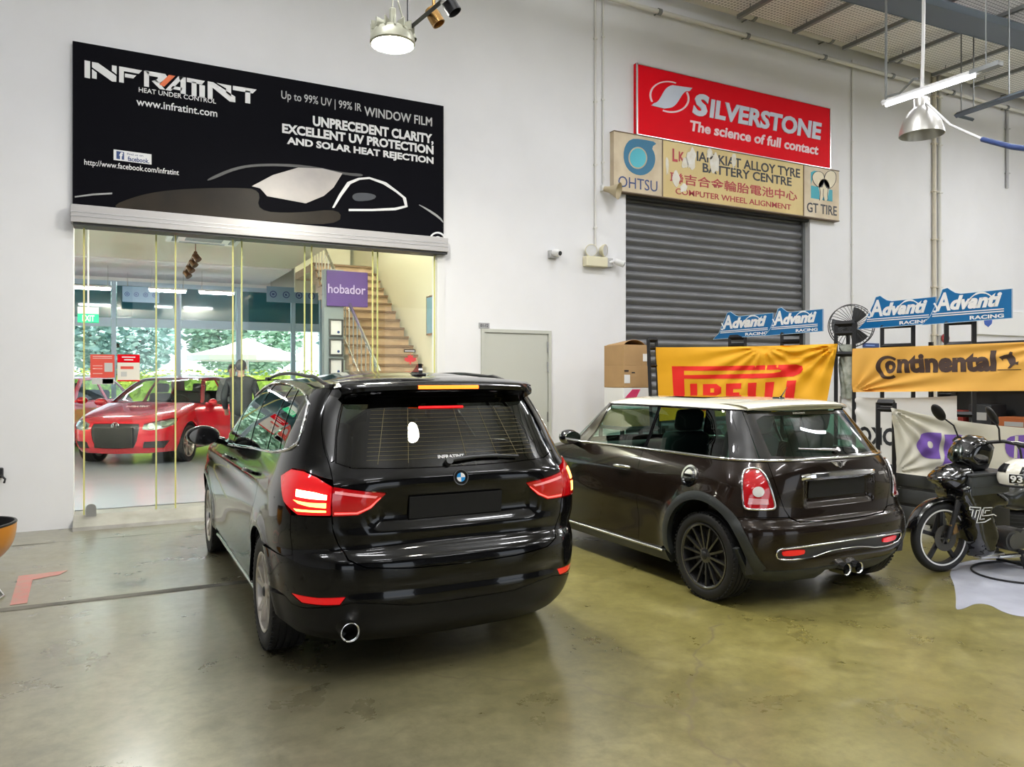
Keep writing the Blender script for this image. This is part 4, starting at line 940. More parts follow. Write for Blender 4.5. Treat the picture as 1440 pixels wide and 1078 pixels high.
# spoiler over the tailgate
mb = MB(); rows = []
for x in np.linspace(-.575, .575, 41):
    e = abs(x)/.575; yb = .225+.055*e**2+.04*max(0, e-.85)/.15; zt = 1.557-.018*e**2-.012*max(0, e-.85)/.15
    zr = 1.565-.028*e**3; rows.append([(x, .62, zr+.012), (x, .50, zr+.010), (x, .38, zr+.003), (x, .30+.03*e*e, zt-.004), (x, yb+.018, zt-.014), (x, yb, zt-.030), (x, yb+.004, zt-.052), (x, yb+.03, zt-.064), (x, yb+.10, zt-.085), (x, yb+.16, 1.42)])
mb.grid(rows); sp = mb.obj('spoiler', m_paint_black, bmw, 50, world=False, fixn=True)
mb = MB(); rows = []
for x in np.linspace(-.18, .18, 15): e = abs(x)/.575; yb = .225+.055*e**2; rows.append([(x, yb-.004, 1.505), (x, yb-.007, 1.515), (x, yb-.004, 1.5245), (x, yb+.02, 1.526)])
mb.grid(rows); mb.obj('brake_lamp', m_led_brake, sp, 60, world=False)
for sg in (-1, 1):      # gloss fins beside the rear window
    PB.panel('rear_window_fin', m_blackgloss, [(sg*s, z) for s, z in [(-.580, 1.47), (-.578, 1.42), (-.548, 1.288), (-.514, 1.199), (-.480, 1.13), (-.468, 1.14), (-.485, 1.25), (-.498, 1.36), (-.500, 1.45)]], off=.006, flange=.01)
# tailgate with rear window
gl = [(-.497, 1.46), (-.49, 1.36), (-.482, 1.25), (-.462, 1.13), (-.40, 1.105), (-.2, 1.095), (0, 1.093)]; gl = gl+mir(gl)[1:]
tg = PB.panel('tailgate', m_paint_black, hatch_cut, [gl], dz=.02, du=.03, flange=.02)
PB.panel('rear_window', m_cglass_dark, gl, parent=tg, gap=.003, off=-.002, flange=0)
# glowing strip imitating the brake lamp's reflection below the spoiler
mb = MB(); mb.tube([PB.pt(s, 1.402, .003) for s in np.linspace(-.135, .09, 8)], .007, 6); mb.obj('brake_reflection', m_brake_reflection, tg, 60, world=False)
mb = MB()
for z in np.linspace(1.14, 1.39, 13): mb.tube([PB.pt(s, z, .0008) for s in np.linspace(-.36+.03*(1.39-z), .36, 22)], .0008, 4)
for s in (-.30, -.19, .04, .17, .26): mb.tube([PB.pt(s*(1+.12*(1.39-z)), z, .0008) for z in np.linspace(1.12, 1.40, 10)], .0013, 4)
mb.obj('heater_wires', mat('bronze_heater_wire', (.17, .14, .055), .4), tg, 60, world=False)
mb = MB(); mb.tube([PB.pt(s, 1.118+.012*math.sin(t*3), .018) for s, t in zip(np.linspace(-.04, .26, 14), np.linspace(0, 1, 14))], [.012]*5+[.010]*5+[.006]*4, 8); mb.cyl(PB.pt(-.04, 1.113, -.004), PB.pt(-.04, 1.113, .03), .020, n=12)
mb.obj('wiper', m_darkgrey, tg, 50, world=False)
def on_rear(PN, mb, body, s0, s1, z0, z1, bold=0, shear=0, t=.002):
    return text(mb, body, s0, s1, z0, z1, None, bold, shear, t, fn=lambda s, z, h: PN.pt(s, z, .001+h))
mb = MB(); on_rear(PB, mb, 'INFRATINT', -.078, .032, 1.135, 1.152, .03); mb.obj('window_sticker', m_signwhite, tg, world=False)
# emblem
def disc_on(PN, mb, s, z, r0, r1, h, a0=0, a1=360, n=40):
    c = PN.pt(s, z); N = PN.S.N(np.array([s]), np.array([z]))[0]; u = np.cross((0, 0, 1), N); u = u/np.linalg.norm(u); v = np.cross(N, u); k = len(mb.v); n2 = max(6, int(n*(a1-a0)/360))
    for i in range(n2+1):
        a = math.radians(a0+(a1-a0)*i/n2); d = u*math.cos(a)+v*math.sin(a)
        for r, hh in ((r0, h), (r1, h), (r1, -.002), (r0, -.002)): mb.v.append(tuple(c+d*r+N*hh))
    for i in range(n2):
        for j in range(4): mb.f.append((k+i*4+j, k+i*4+(j+1) % 4, k+i*4+4+(j+1) % 4, k+i*4+4+j))
    return mb
mb = MB(); disc_on(PB, mb, 0, 1.035, .038, .043, .008); em = mb.obj('emblem', m_chrome, tg, 40, world=False, fixn=True)
mb = MB(); disc_on(PB, mb, 0, 1.035, .024, .038, .005); mb.obj('emblem_ring', m_blackgloss, em, 40, world=False, fixn=True)
mb = MB(); disc_on(PB, mb, 0, 1.035, .0, .024, .006, 90, 180); disc_on(PB, mb, 0, 1.035, .0, .024, .006, 270, 360); mb.obj('emblem_blue', mat('emblem_blue_enamel', (.02, .25, .62), .2, coat=1), em, 40, world=False, fixn=True)
mb = MB(); disc_on(PB, mb, 0, 1.035, .0, .024, .006, 0, 90); disc_on(PB, mb, 0, 1.035, .0, .024, .006, 180, 270); mb.obj('emblem_white', m_signwhite, em, 40, world=False, fixn=True)
# blacked-out number plate
mb = MB(); mb.grid([[PB.pt(s, z, .012) for z in (.828, .95)] for s in np.linspace(-.185, .165, 12)]); mb.solid(-.01); mb.obj('number_plate', mat('blacked_out_plate', (.002, .002, .002), .8), tg, 30, world=False, fixn=True)
# tail lamps
for sg in (1, -1):
    a = PB.panel('tail_lamp', m_lens_red_glow if sg == 1 else m_lens_red, [(sg*s, z) for s, z in taila], off=.004, flange=.03); b = PB.panel('tail_lamp', m_lens_red, [(sg*s, z) for s, z in tailb], off=.004, flange=.03)
    L = lambda pts: [(sg*s, z) for s, z in pts]
    if sg == 1:
        PB.panel('lit_block', m_led_hot, L([(-.585, 1.0), (-.51, .992), (-.462, .978), (-.462, .952), (-.51, .955), (-.58, .962)]), parent=a, off=.007, flange=.004)
        PB.panel('lit_block', m_led, L([(-.59, .948), (-.52, .940), (-.462, .940), (-.462, .912), (-.52, .918), (-.565, .93)]), parent=a, off=.007, flange=.004)
        PB.panel('lit_block', m_led, L([(-.585, .905), (-.462, .903), (-.462, .890), (-.57, .890)]), parent=a, off=.007, flange=.004)
    else:
        PB.panel('lit_block', m_led, L([(-.535, 1.04), (-.505, 1.03), (-.515, .965), (-.54, .970)]), parent=a, off=.007, flange=.004)
        PB.panel('lit_block', m_led, L([(-.54, .955), (-.515, .955), (-.52, .895), (-.54, .90)]), parent=a, off=.007, flange=.004)
    PB.panel('clear_strip', mat('frosted_pink_lens', (.75, .30, .30), .15, coat=1, emit=(1, .25, .25), estr=.35) if sg == 1 else bpy.data.materials['frosted_pink_lens'], L([(-.44, 1.000), (-.36, .982), (-.295, .966), (-.305, .953), (-.37, .966), (-.44, .982)]), parent=b, off=.007, flange=.003)
    PB.panel('lit_strip', m_led_soft, L([(-.438, .892), (-.365, .890), (-.325, .915), (-.288, .958), (-.282, .958), (-.318, .908), (-.362, .879), (-.438, .880)]), parent=b, off=.007, flange=.003)
# bumper
bl = [(-.605, .66), (-.60, .868), (-.565, .869), (-.446, .867), (-.442, .80), (-.427, .72), (-.397, .653), (-.34, .615), (-.2, .597), (0, .591)]
arch_lo = [p for p in archR if p[1] < zsplit and SB.P(np.array([p[0]]), np.array([p[1]]))[0][1] < .92]
val = [(-.655, .44), (-.61, .405), (-.56, .40), (-.45, .42), (-.38, .44), (-.30, .43), (-.2, .405), (0, .40)]
bump = [(-.66, zsplit)]+bl; low = arch_lo[::-1]
hi_arch = [p for p in low if p[1] > .44]; lo_arch = [p for p in low if p[1] <= .44]
half = bump+[]; poly = bump+mir(bump)[1:]+mir(hi_arch)[0:0]
Rr = mir(hi_arch[::-1])[::-1] if False else [(-s, z) for s, z in hi_arch]
full = bump+mir(bump)[1:]+Rr+[(-s, z) for s, z in val]+val[::-1][1:]+hi_arch[::-1]
refl = [(-.615, .465), (-.50, .462), (-.405, .470), (-.425, .43), (-.48, .425), (-.565, .425)]
bp = PB.panel('bumper', m_paint_black, full, [refl, mir(refl)], dz=.016, du=.03, flange=.02)
lowp = val+[(-s, z) for s, z in val[::-1]][1:]+[(-s, z) for s, z in lo_arch]+[(.64, .235), (.35, .205), (0, .20), (-.35, .205), (-.64, .235)]+lo_arch[::-1]
PB.panel('lower_valance', mat('satin_black_valance', (.007, .007, .0075), .35, spec=.3), lowp, parent=bp, dz=.02, du=.03, flange=.03)
for q in (refl, mir(refl)): PB.panel('reflector', m_reflector, q, parent=bp, off=-.002, flange=.02)
mb = MB(); c = Vector((-.605, .055, .305)); mb.lathe([(.043, .0), (.048, -.004), (.048, -.012), (.044, .12), (.040, .12), (.041, -.004), (.043, 0)], c, (0, 1, 0), 28); mb.obj('exhaust_tip', m_chrome, bmw, 50, world=False, fixn=True)
mb = MB(); mb.cyl(c+Vector((0, .10, 0)), c+Vector((0, .3, .02)), .041, n=16); mb.obj('exhaust_pipe', m_black, bmw, 50, world=False)
# sill strip, wheel housings, floor pan, cabin
for sg in (-1, 1):
    mb = MB(); mb.tube([PB.pt(sg*SB.s_of_y(y, .235), .235, .004) for y in np.linspace(1.36, 3.26, 20)], .016, 8); mb.obj('sill_strip', m_steel, bmw, 50, world=False)
    for cy in (.92, 3.70):
        mb = housing(sg*.87, cy, .33, .385, .30, sg); mb.obj('wheel_housing', m_black, bmw, 40, world=False)
mb = MB(); mb.box2((-.58, .24, .22), (.58, .54, .30)); mb.box2((-.80, 1.32, .2), (.80, 3.30, .26)); mb.box2((-.55, .5, .24), (.55, 1.4, .32)); mb.box2((-.55, 3.2, .22), (.55, 4.3, .30)); mb.box2((-.74, .25, .60), (.74, .98, .64)); mb.obj('floor_pan', m_black, bmw, world=False)
def seat(mb, x, y, z, w=.48, rake=.25, d=.48, hr=True):
    mb.box((x, y, z), (w, d, .16), bev=.05); mb.box((x, y-d/2-.02, z+.33), (w*.94, .14, .60), rot=(rake, 0, 0), bev=.05)
    if hr: mb.box((x, y-d/2-.12, z+.72), (w*.55, .10, .18), rot=(rake, 0, 0), bev=.04)
for x in (-.38, .38):
    mb = MB(); seat(mb, x, 2.62, .62); mb.obj('seat', m_seat, bmw, 60, world=False)
mb = MB()
for x in (-.42, 0, .42): seat(mb, x, 1.72, .64, .42)
mb.obj('rear_bench', m_seat, bmw, 60, world=False)
mb = MB(); mb.box((0, 3.25, .90), (1.40, .5, .22), bev=.08); mb.obj('dashboard', m_darkgrey, bmw, 60, world=False)
mb = MB(); mb.box2((-.55, .62, 1.52), (.55, 2.2, 1.53)); mb.obj('headlining', m_seat, bmw, world=False)
# mirrors
for sg in (-1, 1):
    mb = MB(); mb.ball((sg*1.02, 2.74, 1.115), (.125, .085, .078), 20, 12); mb.cyl((sg*.86, 2.82, 1.06), (sg*.97, 2.78, 1.09), .030, n=10); mi = mb.obj('mirror', m_paint_black, bmw, 60, world=False)
    mb = MB(); mb.prism(ellipse(sg*1.02, 1.115, .105, .062, 24), (0, 2.668, 0), (1, 0, 0), (0, 0, 1), (0, -.012, 0)); mb.obj('mirror_glass', m_blackgloss, mi, world=False)  # gloss black stands in for the dark reflection in the mirror
# shark fin aerial
mb = MB(); mb.prism([(-.02, 0), (.15, 0), (.06, .035), (.015, .062), (-.005, .066), (-.012, .03)], (-.012, .68, 1.585), (0, 1, 0), (0, 0, 1), (.024, 0, 0)); mb.box((0, .74, 1.585), (.06, .20, .02), bev=.009); mb.obj('aerial', m_blackgloss, bmw, 30, world=False)
# wheels
m_rim_silver = mat('silver_alloy', (.62, .58, .54), .3, .9)
for sg in (-1, 1):
    for cy in (.92, 3.70): wheel(bmw, sg*.782, cy, .326, .205, .225, sg, (m_rubber, m_rim_silver, m_disc, m_darkgrey), 5, 'double')
# lamps at the front
for sg in (-1, 1):
    PB.panel('headlamp', m_lampwhite, [(sg*s, z) for s, z in [(-2.35, .80), (-2.62, .77), (-2.75, .72), (-2.72, .64), (-2.55, .66), (-2.38, .73)]], off=.004, flange=.01)
PB.panel('grille', m_blackmetal, [(-2.78, .42), (-2.78, .74), (-2.999, .74), (-2.999, .42)], off=.004, flange=.01)
# ---------------------------------------------------------------- brown hatchback with a cream roof
def mini_disp(x, y, z):
    side = np.clip((x-.6)/.15, 0, 1); d = 0*x
    for cy in (.54, 3.007):
        r = np.hypot(y-cy, z-.33); d = d+side*.026*np.exp(-((r-.395)/.075)**2)*(z < .80)
    d = d+side*np.clip((y-.8)/.5, 0, 1)*np.clip((2.9-y)/.4, 0, 1)*(-.016*np.exp(-((z-.45)/.12)**2)+.014*np.exp(-((z-.24)/.06)**2))
    c = np.clip((.36-np.abs(x))/.05, 0, 1)*(y < .6); c = c*c*(3-2*c)
    d = d-c*.034*np.exp(-((z-.785)/.095)**6)
    d = d-np.clip((.64-np.abs(x))/.06, 0, 1)*(y < .5)*.016*np.exp(-((z-.385)/.05)**4)
    return d
SM = BodySurface(mini_prof, .12, 1.42, .75, 2.0, mini_disp)
mini = thing('car', 'dark brown three-door hatchback with a cream roof, parked beside the black car', 'car', (MX, MY, 0))
PM = Panels(SM, mini, (1.15, 1.25, 2.4))
ys = lambda y, z: (-SM.s_of_y(y, z), z)
ZB_ = .995
arR = PM.arch(.54, .33, .375, .24); arF = PM.arch(3.007, .33, .375, .24)
clR = PM.arch(.54, .33, .435, .30); clF = PM.arch(3.007, .33, .435, .30)
hatchm = [(-.485, ZB_), (-.455, .90), (-.418, .78), (-.385, .68), (-.355, .625), (-.305, .595), (-.15, .584), (0, .582)]
tail_m = [(-.608, .90), (-.60, .935), (-.575, .95), (-.535, .948), (-.505, .925), (-.475, .86), (-.445, .74), (-.438, .695), (-.455, .684), (-.57, .684), (-.59, .695), (-.598, .75)]
bump_top = [(-.655, .615), (-.60, .632), (-.545, .634), (-.45, .632), (-.36, .625)]
doorm = [ys(1.315, ZB_), ys(1.30, .80), ys(1.30, .45), ys(1.32, .27), ys(2.55, .27), ys(2.60, .5), ys(2.58, .8), (-2.185, .975), (-2.1, .985)]
# belt line all round, body below it
def above(arch, zmin): return [p for p in arch if p[1] >= zmin]
bodym = [(-.485, ZB_), (-.455, .90), (-.418, .78), (-.385, .68), (-.36, .628)]+bump_top[::-1][1:]
cl_hi = [p for p in clR if not (p[1] < .615 and SM.P(np.array([p[0]]), np.array([p[1]]))[0][1] < .54)]
bodym += cl_hi[::-1]+[ys(1.05, .27), ys(2.52, .27)]
bodym += [p for p in clF if p[1] > .27][0:0]
bodym = bodym[:len(bodym)]
tmp = [(-.485, ZB_), (-.455, .90), (-.418, .78), (-.385, .68), (-.36, .628)]+bump_top[::-1][1:]
clR_up = [p for p in clR if not (p[1] < .615 and p[0] > ys(.54, .33)[0])]          # from the bumper seam over the arch to its front foot
bodym = tmp+clR_up+[ys(1.05, .26), ys(2.50, .26)]+clF+[(-2.999, .30), (-2.999, .80), (-2.55, .86), (-2.28, .95), (-2.19, .975), (-2.1, .985), (-1.46, ZB_), (-.75, ZB_)]
MBODY = [PM.mesh([(sg*s, z) for s, z in bodym], [[(sg*s, z) for s, z in h] for h in (doorm, tail_m)], dz=.026, du=.035, flange=.03) for sg in (1, -1)]
bon = [(-2.25, .97), (-2.999, 1.0), (-2.999, .80), (-2.55, .86)]
norm_mesh('body', MBODY+[PM.mesh([(sg*s, z) for s, z in bon], dz=.015, flange=0, gap=0) for sg in (1, -1)], m_paint_brown, mini)
for sg in (1, -1):
    L = lambda pts: [(sg*s, z) for s, z in pts]
    dd = PM.panel('door', m_paint_brown, L(doorm))
    mb = MB(); mb.tube([PM.pt(sg*ys(1.39+.22*t, .838)[0], .842-.006*t, .012+.030*math.sin(PI*t)**.5) for t in np.linspace(0, 1, 12)], [.008+.005*math.sin(PI*t) for t in np.linspace(0, 1, 12)], 8)
    mb.obj('handle', m_chrome, dd, 50, world=False)
    # cladding round the arches and along the sill
    for ar, cl, nm in ((arR, clR, 'arch_cladding'), (arF, clF, 'arch_cladding')):
        PM.panel(nm, m_cladding, L(cl+ar[::-1]), off=.006, flange=.05, du=.02, dz=.02, gap=0)
    PM.panel('sill_cladding', m_cladding, L([ys(.97, .262), ys(2.58, .262), ys(2.60, .17), ys(.95, .17)]), off=.006, flange=.05, gap=0)
    mb = MB(); mb.tube([PM.pt(sg*ys(y, .255)[0], .255, .010) for y in np.linspace(1.0, 2.56, 20)], .010, 8); mb.obj('sill_trim', m_steel, mini, 50, world=False)
    # side glass, nearly a continuous band: door window, rear side window, black pillar
    wq1 = [(-2.12, .993), (-2.075, 1.10), (-2.055, 1.20), (-2.02, 1.318), (-1.47, 1.326), (-1.462, .999)]
    wq2 = [(-1.43, .999), (-1.437, 1.326), (-1.1, 1.328), (-.805, 1.328), (-.735, 1.15), (-.70, 1.002)]
    pil = [(-.70, 1.001), (-.735, 1.15), (-.805, 1.328), (-.66, 1.330), (-.60, 1.22), (-.53, 1.02), (-.52, 1.001)]
    PM.panel('side_window', m_cglass_green, L(wq1), gap=.002, flange=0, parent=dd, dz=.04); PM.panel('side_window', m_cglass_green, L(wq2), gap=.002, flange=0, dz=.04)
    PM.panel('rear_pillar', m_blackgloss, L(pil), gap=.001, off=.001, flange=.02)
    mb = MB(); mb.tube([PM.pt(sg*s, z, .0) for s, z in ((-1.447, .999), (-1.45, 1.1), (-1.453, 1.2), (-1.455, 1.326))], .013, 6); mb.obj('middle_pillar', m_blackgloss, mini, 50, world=False)
    PM.panel('front_pillar', m_paint_brown, L([(-2.12, .985), (-2.075, 1.10), (-2.055, 1.20), (-2.02, 1.325), (-2.12, 1.33), (-2.18, 1.2), (-2.235, 1.08), (-2.27, .985)]), gap=0, off=.004, flange=.02)
    mb = MB(); mb.tube(PM.line(L([(-2.2, .985), (-1.46, .997), (-.75, .998), (-.485, .998)]), off=.006), .0105, 8); mb.obj('belt_trim', m_chrome, mini, 60, world=False)
    # tail lamp in its chrome ring
    lens = PM.panel('tail_lamp', m_lens_red_dim, L(tail_m), off=.004, flange=.03, du=.02, dz=.02, gap=.004)
    sm = smooth_poly(tail_m, 2); mb = MB(); mb.tube(PM.line(L(sm), off=.006, closed=True), .0085, 8, closed=True); mb.obj('lamp_ring', m_chrome, lens, 60, world=False)
    wl_ = [(-.525+.030*math.cos(t), .80+.036*math.sin(t)) for t in np.linspace(0, 2*PI, 20)[:-1]]
    PM.panel('reversing_lamp', m_lampwhite, L(wl_), parent=lens, off=.009, flange=.004)
    PM.panel('pale_segment', mat('pale_pink_lens', (.70, .32, .36), .1, coat=1) if sg == 1 else bpy.data.materials['pale_pink_lens'], L([(-.575, .715), (-.47, .715), (-.475, .755), (-.57, .76)]), parent=lens, off=.007, flange=.003)
# fuel cap (left)
mb = MB(); disc_on(PM, mb, -.955, .855, .064, .080, .010); cap = mb.obj('fuel_cap', m_chrome, mini, 40, world=False, fixn=True)
mb = MB(); disc_on(PM, mb, -.955, .855, .0, .064, .004); mb.obj('cap_recess', m_blackgloss, cap, 40, world=False, fixn=True)
mb = MB(); disc_on(PM, mb, -.955, .855, .0, .045, .016); mb.obj('cap_disc', m_chrome, cap, 40, world=False, fixn=True)
mb = MB(); c_ = PM.pt(-.955, .855, .02); mb.box(c_, (.012, .085, .022), bev=.004); mb.obj('cap_grip', m_blackgloss, cap, 40, world=False)
# hatch
mirm = lambda L: [(-s, z) for s, z in L[::-1]]
hq = hatchm+mirm(hatchm)[1:]
hg = PM.panel('tailgate', m_paint_brown, hq, dz=.016, du=.025, flange=.02)
rgl = [(-.520, 1.0), (-.54, 1.06), (-.60, 1.22), (-.65, 1.318), (-.3, 1.322), (0, 1.322)]; rgl = rgl+mirm(rgl)[1:]
rin = [(-.455, 1.02), (-.47, 1.06), (-.52, 1.2), (-.55, 1.29), (-.3, 1.295), (0, 1.296)]; rin = rin+mirm(rin)[1:]
rin = smooth_poly(rin, 1)
PM.panel('window_surround', m_blackgloss, rgl, [rin], parent=hg, gap=.001, flange=.004, off=.001); PM.panel('rear_window', m_cglass_green, rin, parent=hg, gap=-.01, flange=0, off=-.001)
mb = MB(); mb.tube(PM.line([(-.52, .998), (-.3, 1.0), (0, 1.0), (.3, 1.0), (.52, .998)], off=.005), .010, 8); mb.obj('belt_trim', m_chrome, hg, 60, world=False)
mb = MB(); on_rear(PM, mb, 'INFRATINT', -.20, -.06, 1.303, 1.313, .02); mb.obj('window_sticker', m_signwhite, hg, world=False)
mb = MB(); mb.tube([PM.pt(s, 1.045+.02*t, .016) for s, t in zip(np.linspace(.03, -.28, 12), np.linspace(0, 1, 12))], [.010]*6+[.006]*6, 8); mb.cyl(PM.pt(.03, 1.045, 0), PM.pt(.03, 1.045, .025), .018, n=12); mb.obj('wiper', m_steel, hg, 50, world=False)
# chrome handle bar over the plate recess
mb = MB(); rows = []
for s in np.linspace(-.285, .285, 30):
    e = abs(s)/.285; zt = .912-.012*e**3; zb = .878-.004*e**2; dpt = .030*(1-e**6)+.004
    rows.append([PM.pt(s, zb-.012, -.004), PM.pt(s, zb, dpt*.8), PM.pt(s, (zt+zb)/2, dpt), PM.pt(s, zt-.004, dpt*.7), PM.pt(s, zt+.004, -.002)])
mb.grid(rows); mb.obj('handle_bar', m_chrome, hg, 50, world=False, fixn=True)
PM.panel('number_plate', mat('black_plate', (.002, .002, .002), .7), [(-.215, .735), (.215, .735), (.215, .855), (-.215, .855)], parent=hg, off=.006, flange=.004)
# winged badge
mb = MB(); disc_on(PM, mb, 0, .955, .017, .023, .008); bd = mb.obj('badge', m_chrome, hg, 40, world=False, fixn=True)
mb = MB(); disc_on(PM, mb, 0, .955, 0, .017, .005); mb.obj('badge_centre', m_blackgloss, bd, 40, world=False, fixn=True)
mb = MB()
for sg in (-1, 1):
    for dz, l in ((.010, .062), (.0, .052), (-.009, .040)): mb.tube([PM.pt(sg*x/1.0, .955+dz+.004*k, .006) for k, x in enumerate((.021, .035, l))], [.0035, .003, .0015], 6)
mb.obj('badge_wings', m_chrome, bd, 50, world=False)
mb = MB(); on_rear(PM, mb, 'COOPER', .315, .385, .862, .882, .03); on_rear(PM, mb, 'S', .395, .412, .862, .882, .05); mb.obj('model_lettering', m_chrome, hg, world=False)
# bumper and black insert
arl = [p for p in clR if p[1] < .60 and p[0] > ys(.54, .33)[0]]       # rear foot of the cladding, rising
arl = [p for p in arl if p[1] >= .30]
lowm = [(-.62, .30), (-.5, .275), (-.3, .268), (0, .266)]
bq = arl[::-1][0:0]+[(arl[-1][0], arl[-1][1])]+bump_top+[(-.36, .622), (-.305, .591), (-.15, .580), (0, .578)]
bl_ = bq+mirm(bq)[1:]+[(-s, z) for s, z in arl[::-1]][1:]+[(-s, z) for s, z in lowm]+lowm[::-1][1:]+arl[:-1]
ins = [(-.452, .395), (-.445, .42), (-.425, .432), (-.2, .437), (0, .438), (.2, .437), (.425, .432), (.445, .42), (.452, .395), (.44, .362), (.41, .350), (.24, .345), (.14, .372), (.06, .380), (-.06, .380), (-.14, .372), (-.24, .345), (-.41, .350), (-.44, .362)]
bpm = PM.panel('bumper', m_paint_brown, bl_, [ins], dz=.014, du=.025, flange=.02)
PM.panel('bumper_insert', m_darkgrey, ins, parent=bpm, off=-.006, flange=.02)
mb = MB(); mb.tube(PM.line(smooth_poly(ins, 1), off=.004, closed=True), .0062, 6, closed=True); mb.obj('insert_trim', m_chrome, bpm, 60, world=False)
for sg in (-1, 1):
    PM.panel('fog_lamp', m_reflector, smooth_poly([(sg*s, z) for s, z in [(-.412, .415), (-.285, .412), (-.278, .395), (-.288, .372), (-.405, .372), (-.416, .39)]], 1), parent=bpm, off=.004, flange=.015)
# lower skirt
arc_lo = [p for p in arR if p[1] < .30 and p[0] > ys(.54, .33)[0]]
PM.panel('lower_skirt', m_cladding, [(-s, z) for s, z in lowm[::-1]][::-1][0:0]+lowm+[(-s, z) for s, z in lowm[::-1]][1:]+[(.60, .20), (.45, .175), (.16, .17), (.12, .235), (-.12, .235), (-.16, .17), (-.45, .175), (-.60, .20)], parent=bpm, off=.002, flange=.03, dz=.015)
for sg in (-1, 1): PM.panel('corner_cladding', m_cladding, [(sg*s, z) for s, z in [(-.625, .42), (-.66, .42), (-.655, .24), (-.60, .20), (-.56, .23), (-.585, .30)]], parent=bpm, off=.006, flange=.03, dz=.02, du=.02)
for x in (-.062, .062):
    mb = MB(); c = Vector((x+.05, .01, .235)); mb.lathe([(.036, 0), (.042, -.005), (.043, -.012), (.042, .12), (.037, .12), (.036, 0)], c, (0, 1, 0), 28); ex = mb.obj('exhaust_tip', m_chrome, mini, 50, world=False, fixn=True)
    mb = MB(); mb.cyl(c+Vector((0, .08, 0)), c+Vector((0, .26, .02)), .036, n=16); mb.obj('exhaust_pipe', m_black, ex, 50, world=False)
# roof
zc_m = lambda s: np.interp(s, [0, .3, .62, .75, 1.2, 1.7, 2.02, 2.3, 3.0], [1.330, 1.330, 1.332, 1.334, 1.338, 1.338, 1.335, 1.335, 1.338])
RM = coons(SM, .64, 2.10, zc_m, .072, 4.0)
mb = MB(); mb.grid(RM); rfm = mb.obj('roof', m_cream, mini, 60, world=False, fixn=True)
edge = [SM.P(np.array([s]), np.array([float(zc_m(abs(s)))]))[0] for s in list(np.linspace(-2.95, -.64, 60))]
for sg in (1, -1):
    mb = MB(); mb.tube([(sg*p[0], p[1], p[2]-.004) for p in edge], .010, 6); mb.obj('gutter_trim', m_blackgloss, rfm, 60, world=False)
mb = MB(); rows = []
for x in np.linspace(-.515, .515, 41):
    e = abs(x)/.515; yb = .275+.15*e**2.2; zt = 1.398-.030*e**2.4
    rows.append([(x, yb+.38, zt+.008-.01*e), (x, yb+.22, zt+.006), (x, yb+.08, zt-.002), (x, yb+.012, zt-.014), (x, yb, zt-.024), (x, yb+.006, zt-.036), (x, yb+.05, zt-.046), (x, yb+.13, 1.322)])
mb.grid(rows); mb.obj('roof_spoiler', m_cream, rfm, 50, world=False, fixn=True)
mb = MB(); mb.tube([(0, .62, 1.408), (0, .60, 1.425), (0, .565, 1.468), (0, .545, 1.495)], [.012, .005, .003, .002], 8); mb.box((0, .63, 1.408), (.045, .09, .02), bev=.008); mb.obj('aerial', m_blackgloss, rfm, 50, world=False)
mb = MB(); mb.grid([[(x, y, 1.4115) for y in (1.05, 1.62)] for x in (-.36, .36)]); mb.obj('sunroof', m_blackgloss, rfm, world=False)
wsm = [(-2.15, 1.30), (-2.2, 1.2), (-2.26, 1.08), (-2.29, .99), (-2.999, 1.01), (-2.999, 1.33), (-2.3, 1.33)]
norm_mesh('windscreen', [PM.mesh([(sg*s, z) for s, z in wsm], flange=0, gap=0) for sg in (1, -1)], m_cglass_clear, mini)
# mirrors, wheels, housings, floor, cabin
for sg in (-1, 1):
    mb = MB(); mb.ball((sg*.905, 2.22, 1.035), (.095, .075, .068), 20, 14); mb.cyl((sg*.78, 2.27, .97), (sg*.86, 2.25, 1.0), .024, n=10); mi = mb.obj('mirror', m_blackgloss, mini, 60, world=False)
    mb = MB(); mb.prism(ellipse(sg*.905, 1.035, .078, .052, 24), (0, 2.152, 0), (1, 0, 0), (0, 0, 1), (0, -.010, 0)); mb.obj('mirror_glass', m_chrome, mi, world=False)
m_rim_black = mat('black_alloy', (.11, .11, .115), .22, .85)
m_rim_edge = mat('dark_machined_edge', (.20, .20, .21), .25, .9)
for sg in (-1, 1):
    for cy in (.54, 3.007):
        wheel(mini, sg*.735, cy, .308, .205, .226, sg, (m_rubbermini, m_rim_black, m_disc, m_black), 14, 'multi', m_rim_edge)
        mb = housing(sg*.80, cy, .33, .385, .28, sg); mb.obj('wheel_housing', m_black, mini, 40, world=False)
mb = MB(); mb.box2((-.5, .20, .20), (.5, .5, .28)); mb.box2((-.72, .96, .17), (.72, 2.58, .22)); mb.box2((-.46, .45, .22), (.46, 1.0, .3)); mb.box2((-.46, 2.55, .2), (.46, 3.5, .3)); mb.box2((-.62, .2, .60), (.62, .72, .63)); mb.obj('floor_pan', m_black, mini, world=False)
for x in (-.34, .34): mb = MB(); seat(mb, x, 1.62, .50, .46); mb.obj('seat', m_seat if x < 0 else m_seat, mini, 60, world=False)
mb = MB()
for x in (-.30, .30): seat(mb, x, .86, .52, .44, d=.40)
mb.obj('rear_bench', m_seat_lit, mini, 60, world=False)
mb = MB(); mb.box((0, 2.30, .86), (1.26, .42, .2), bev=.08); mb.obj('dashboard', m_darkgrey, mini, 60, world=False)
mb = MB(); mb.tube([(.34+.17*math.cos(t), 1.98+.05*math.sin(t), .90+.16*math.sin(t)) for t in np.linspace(0, 2*PI, 30)[:-1]], .014, 8, closed=True); mb.cyl((.34, 2.0, .90), (.34, 2.15, .86), .03, n=10); mb.obj('steering_wheel', m_black, mini, 60, world=False)
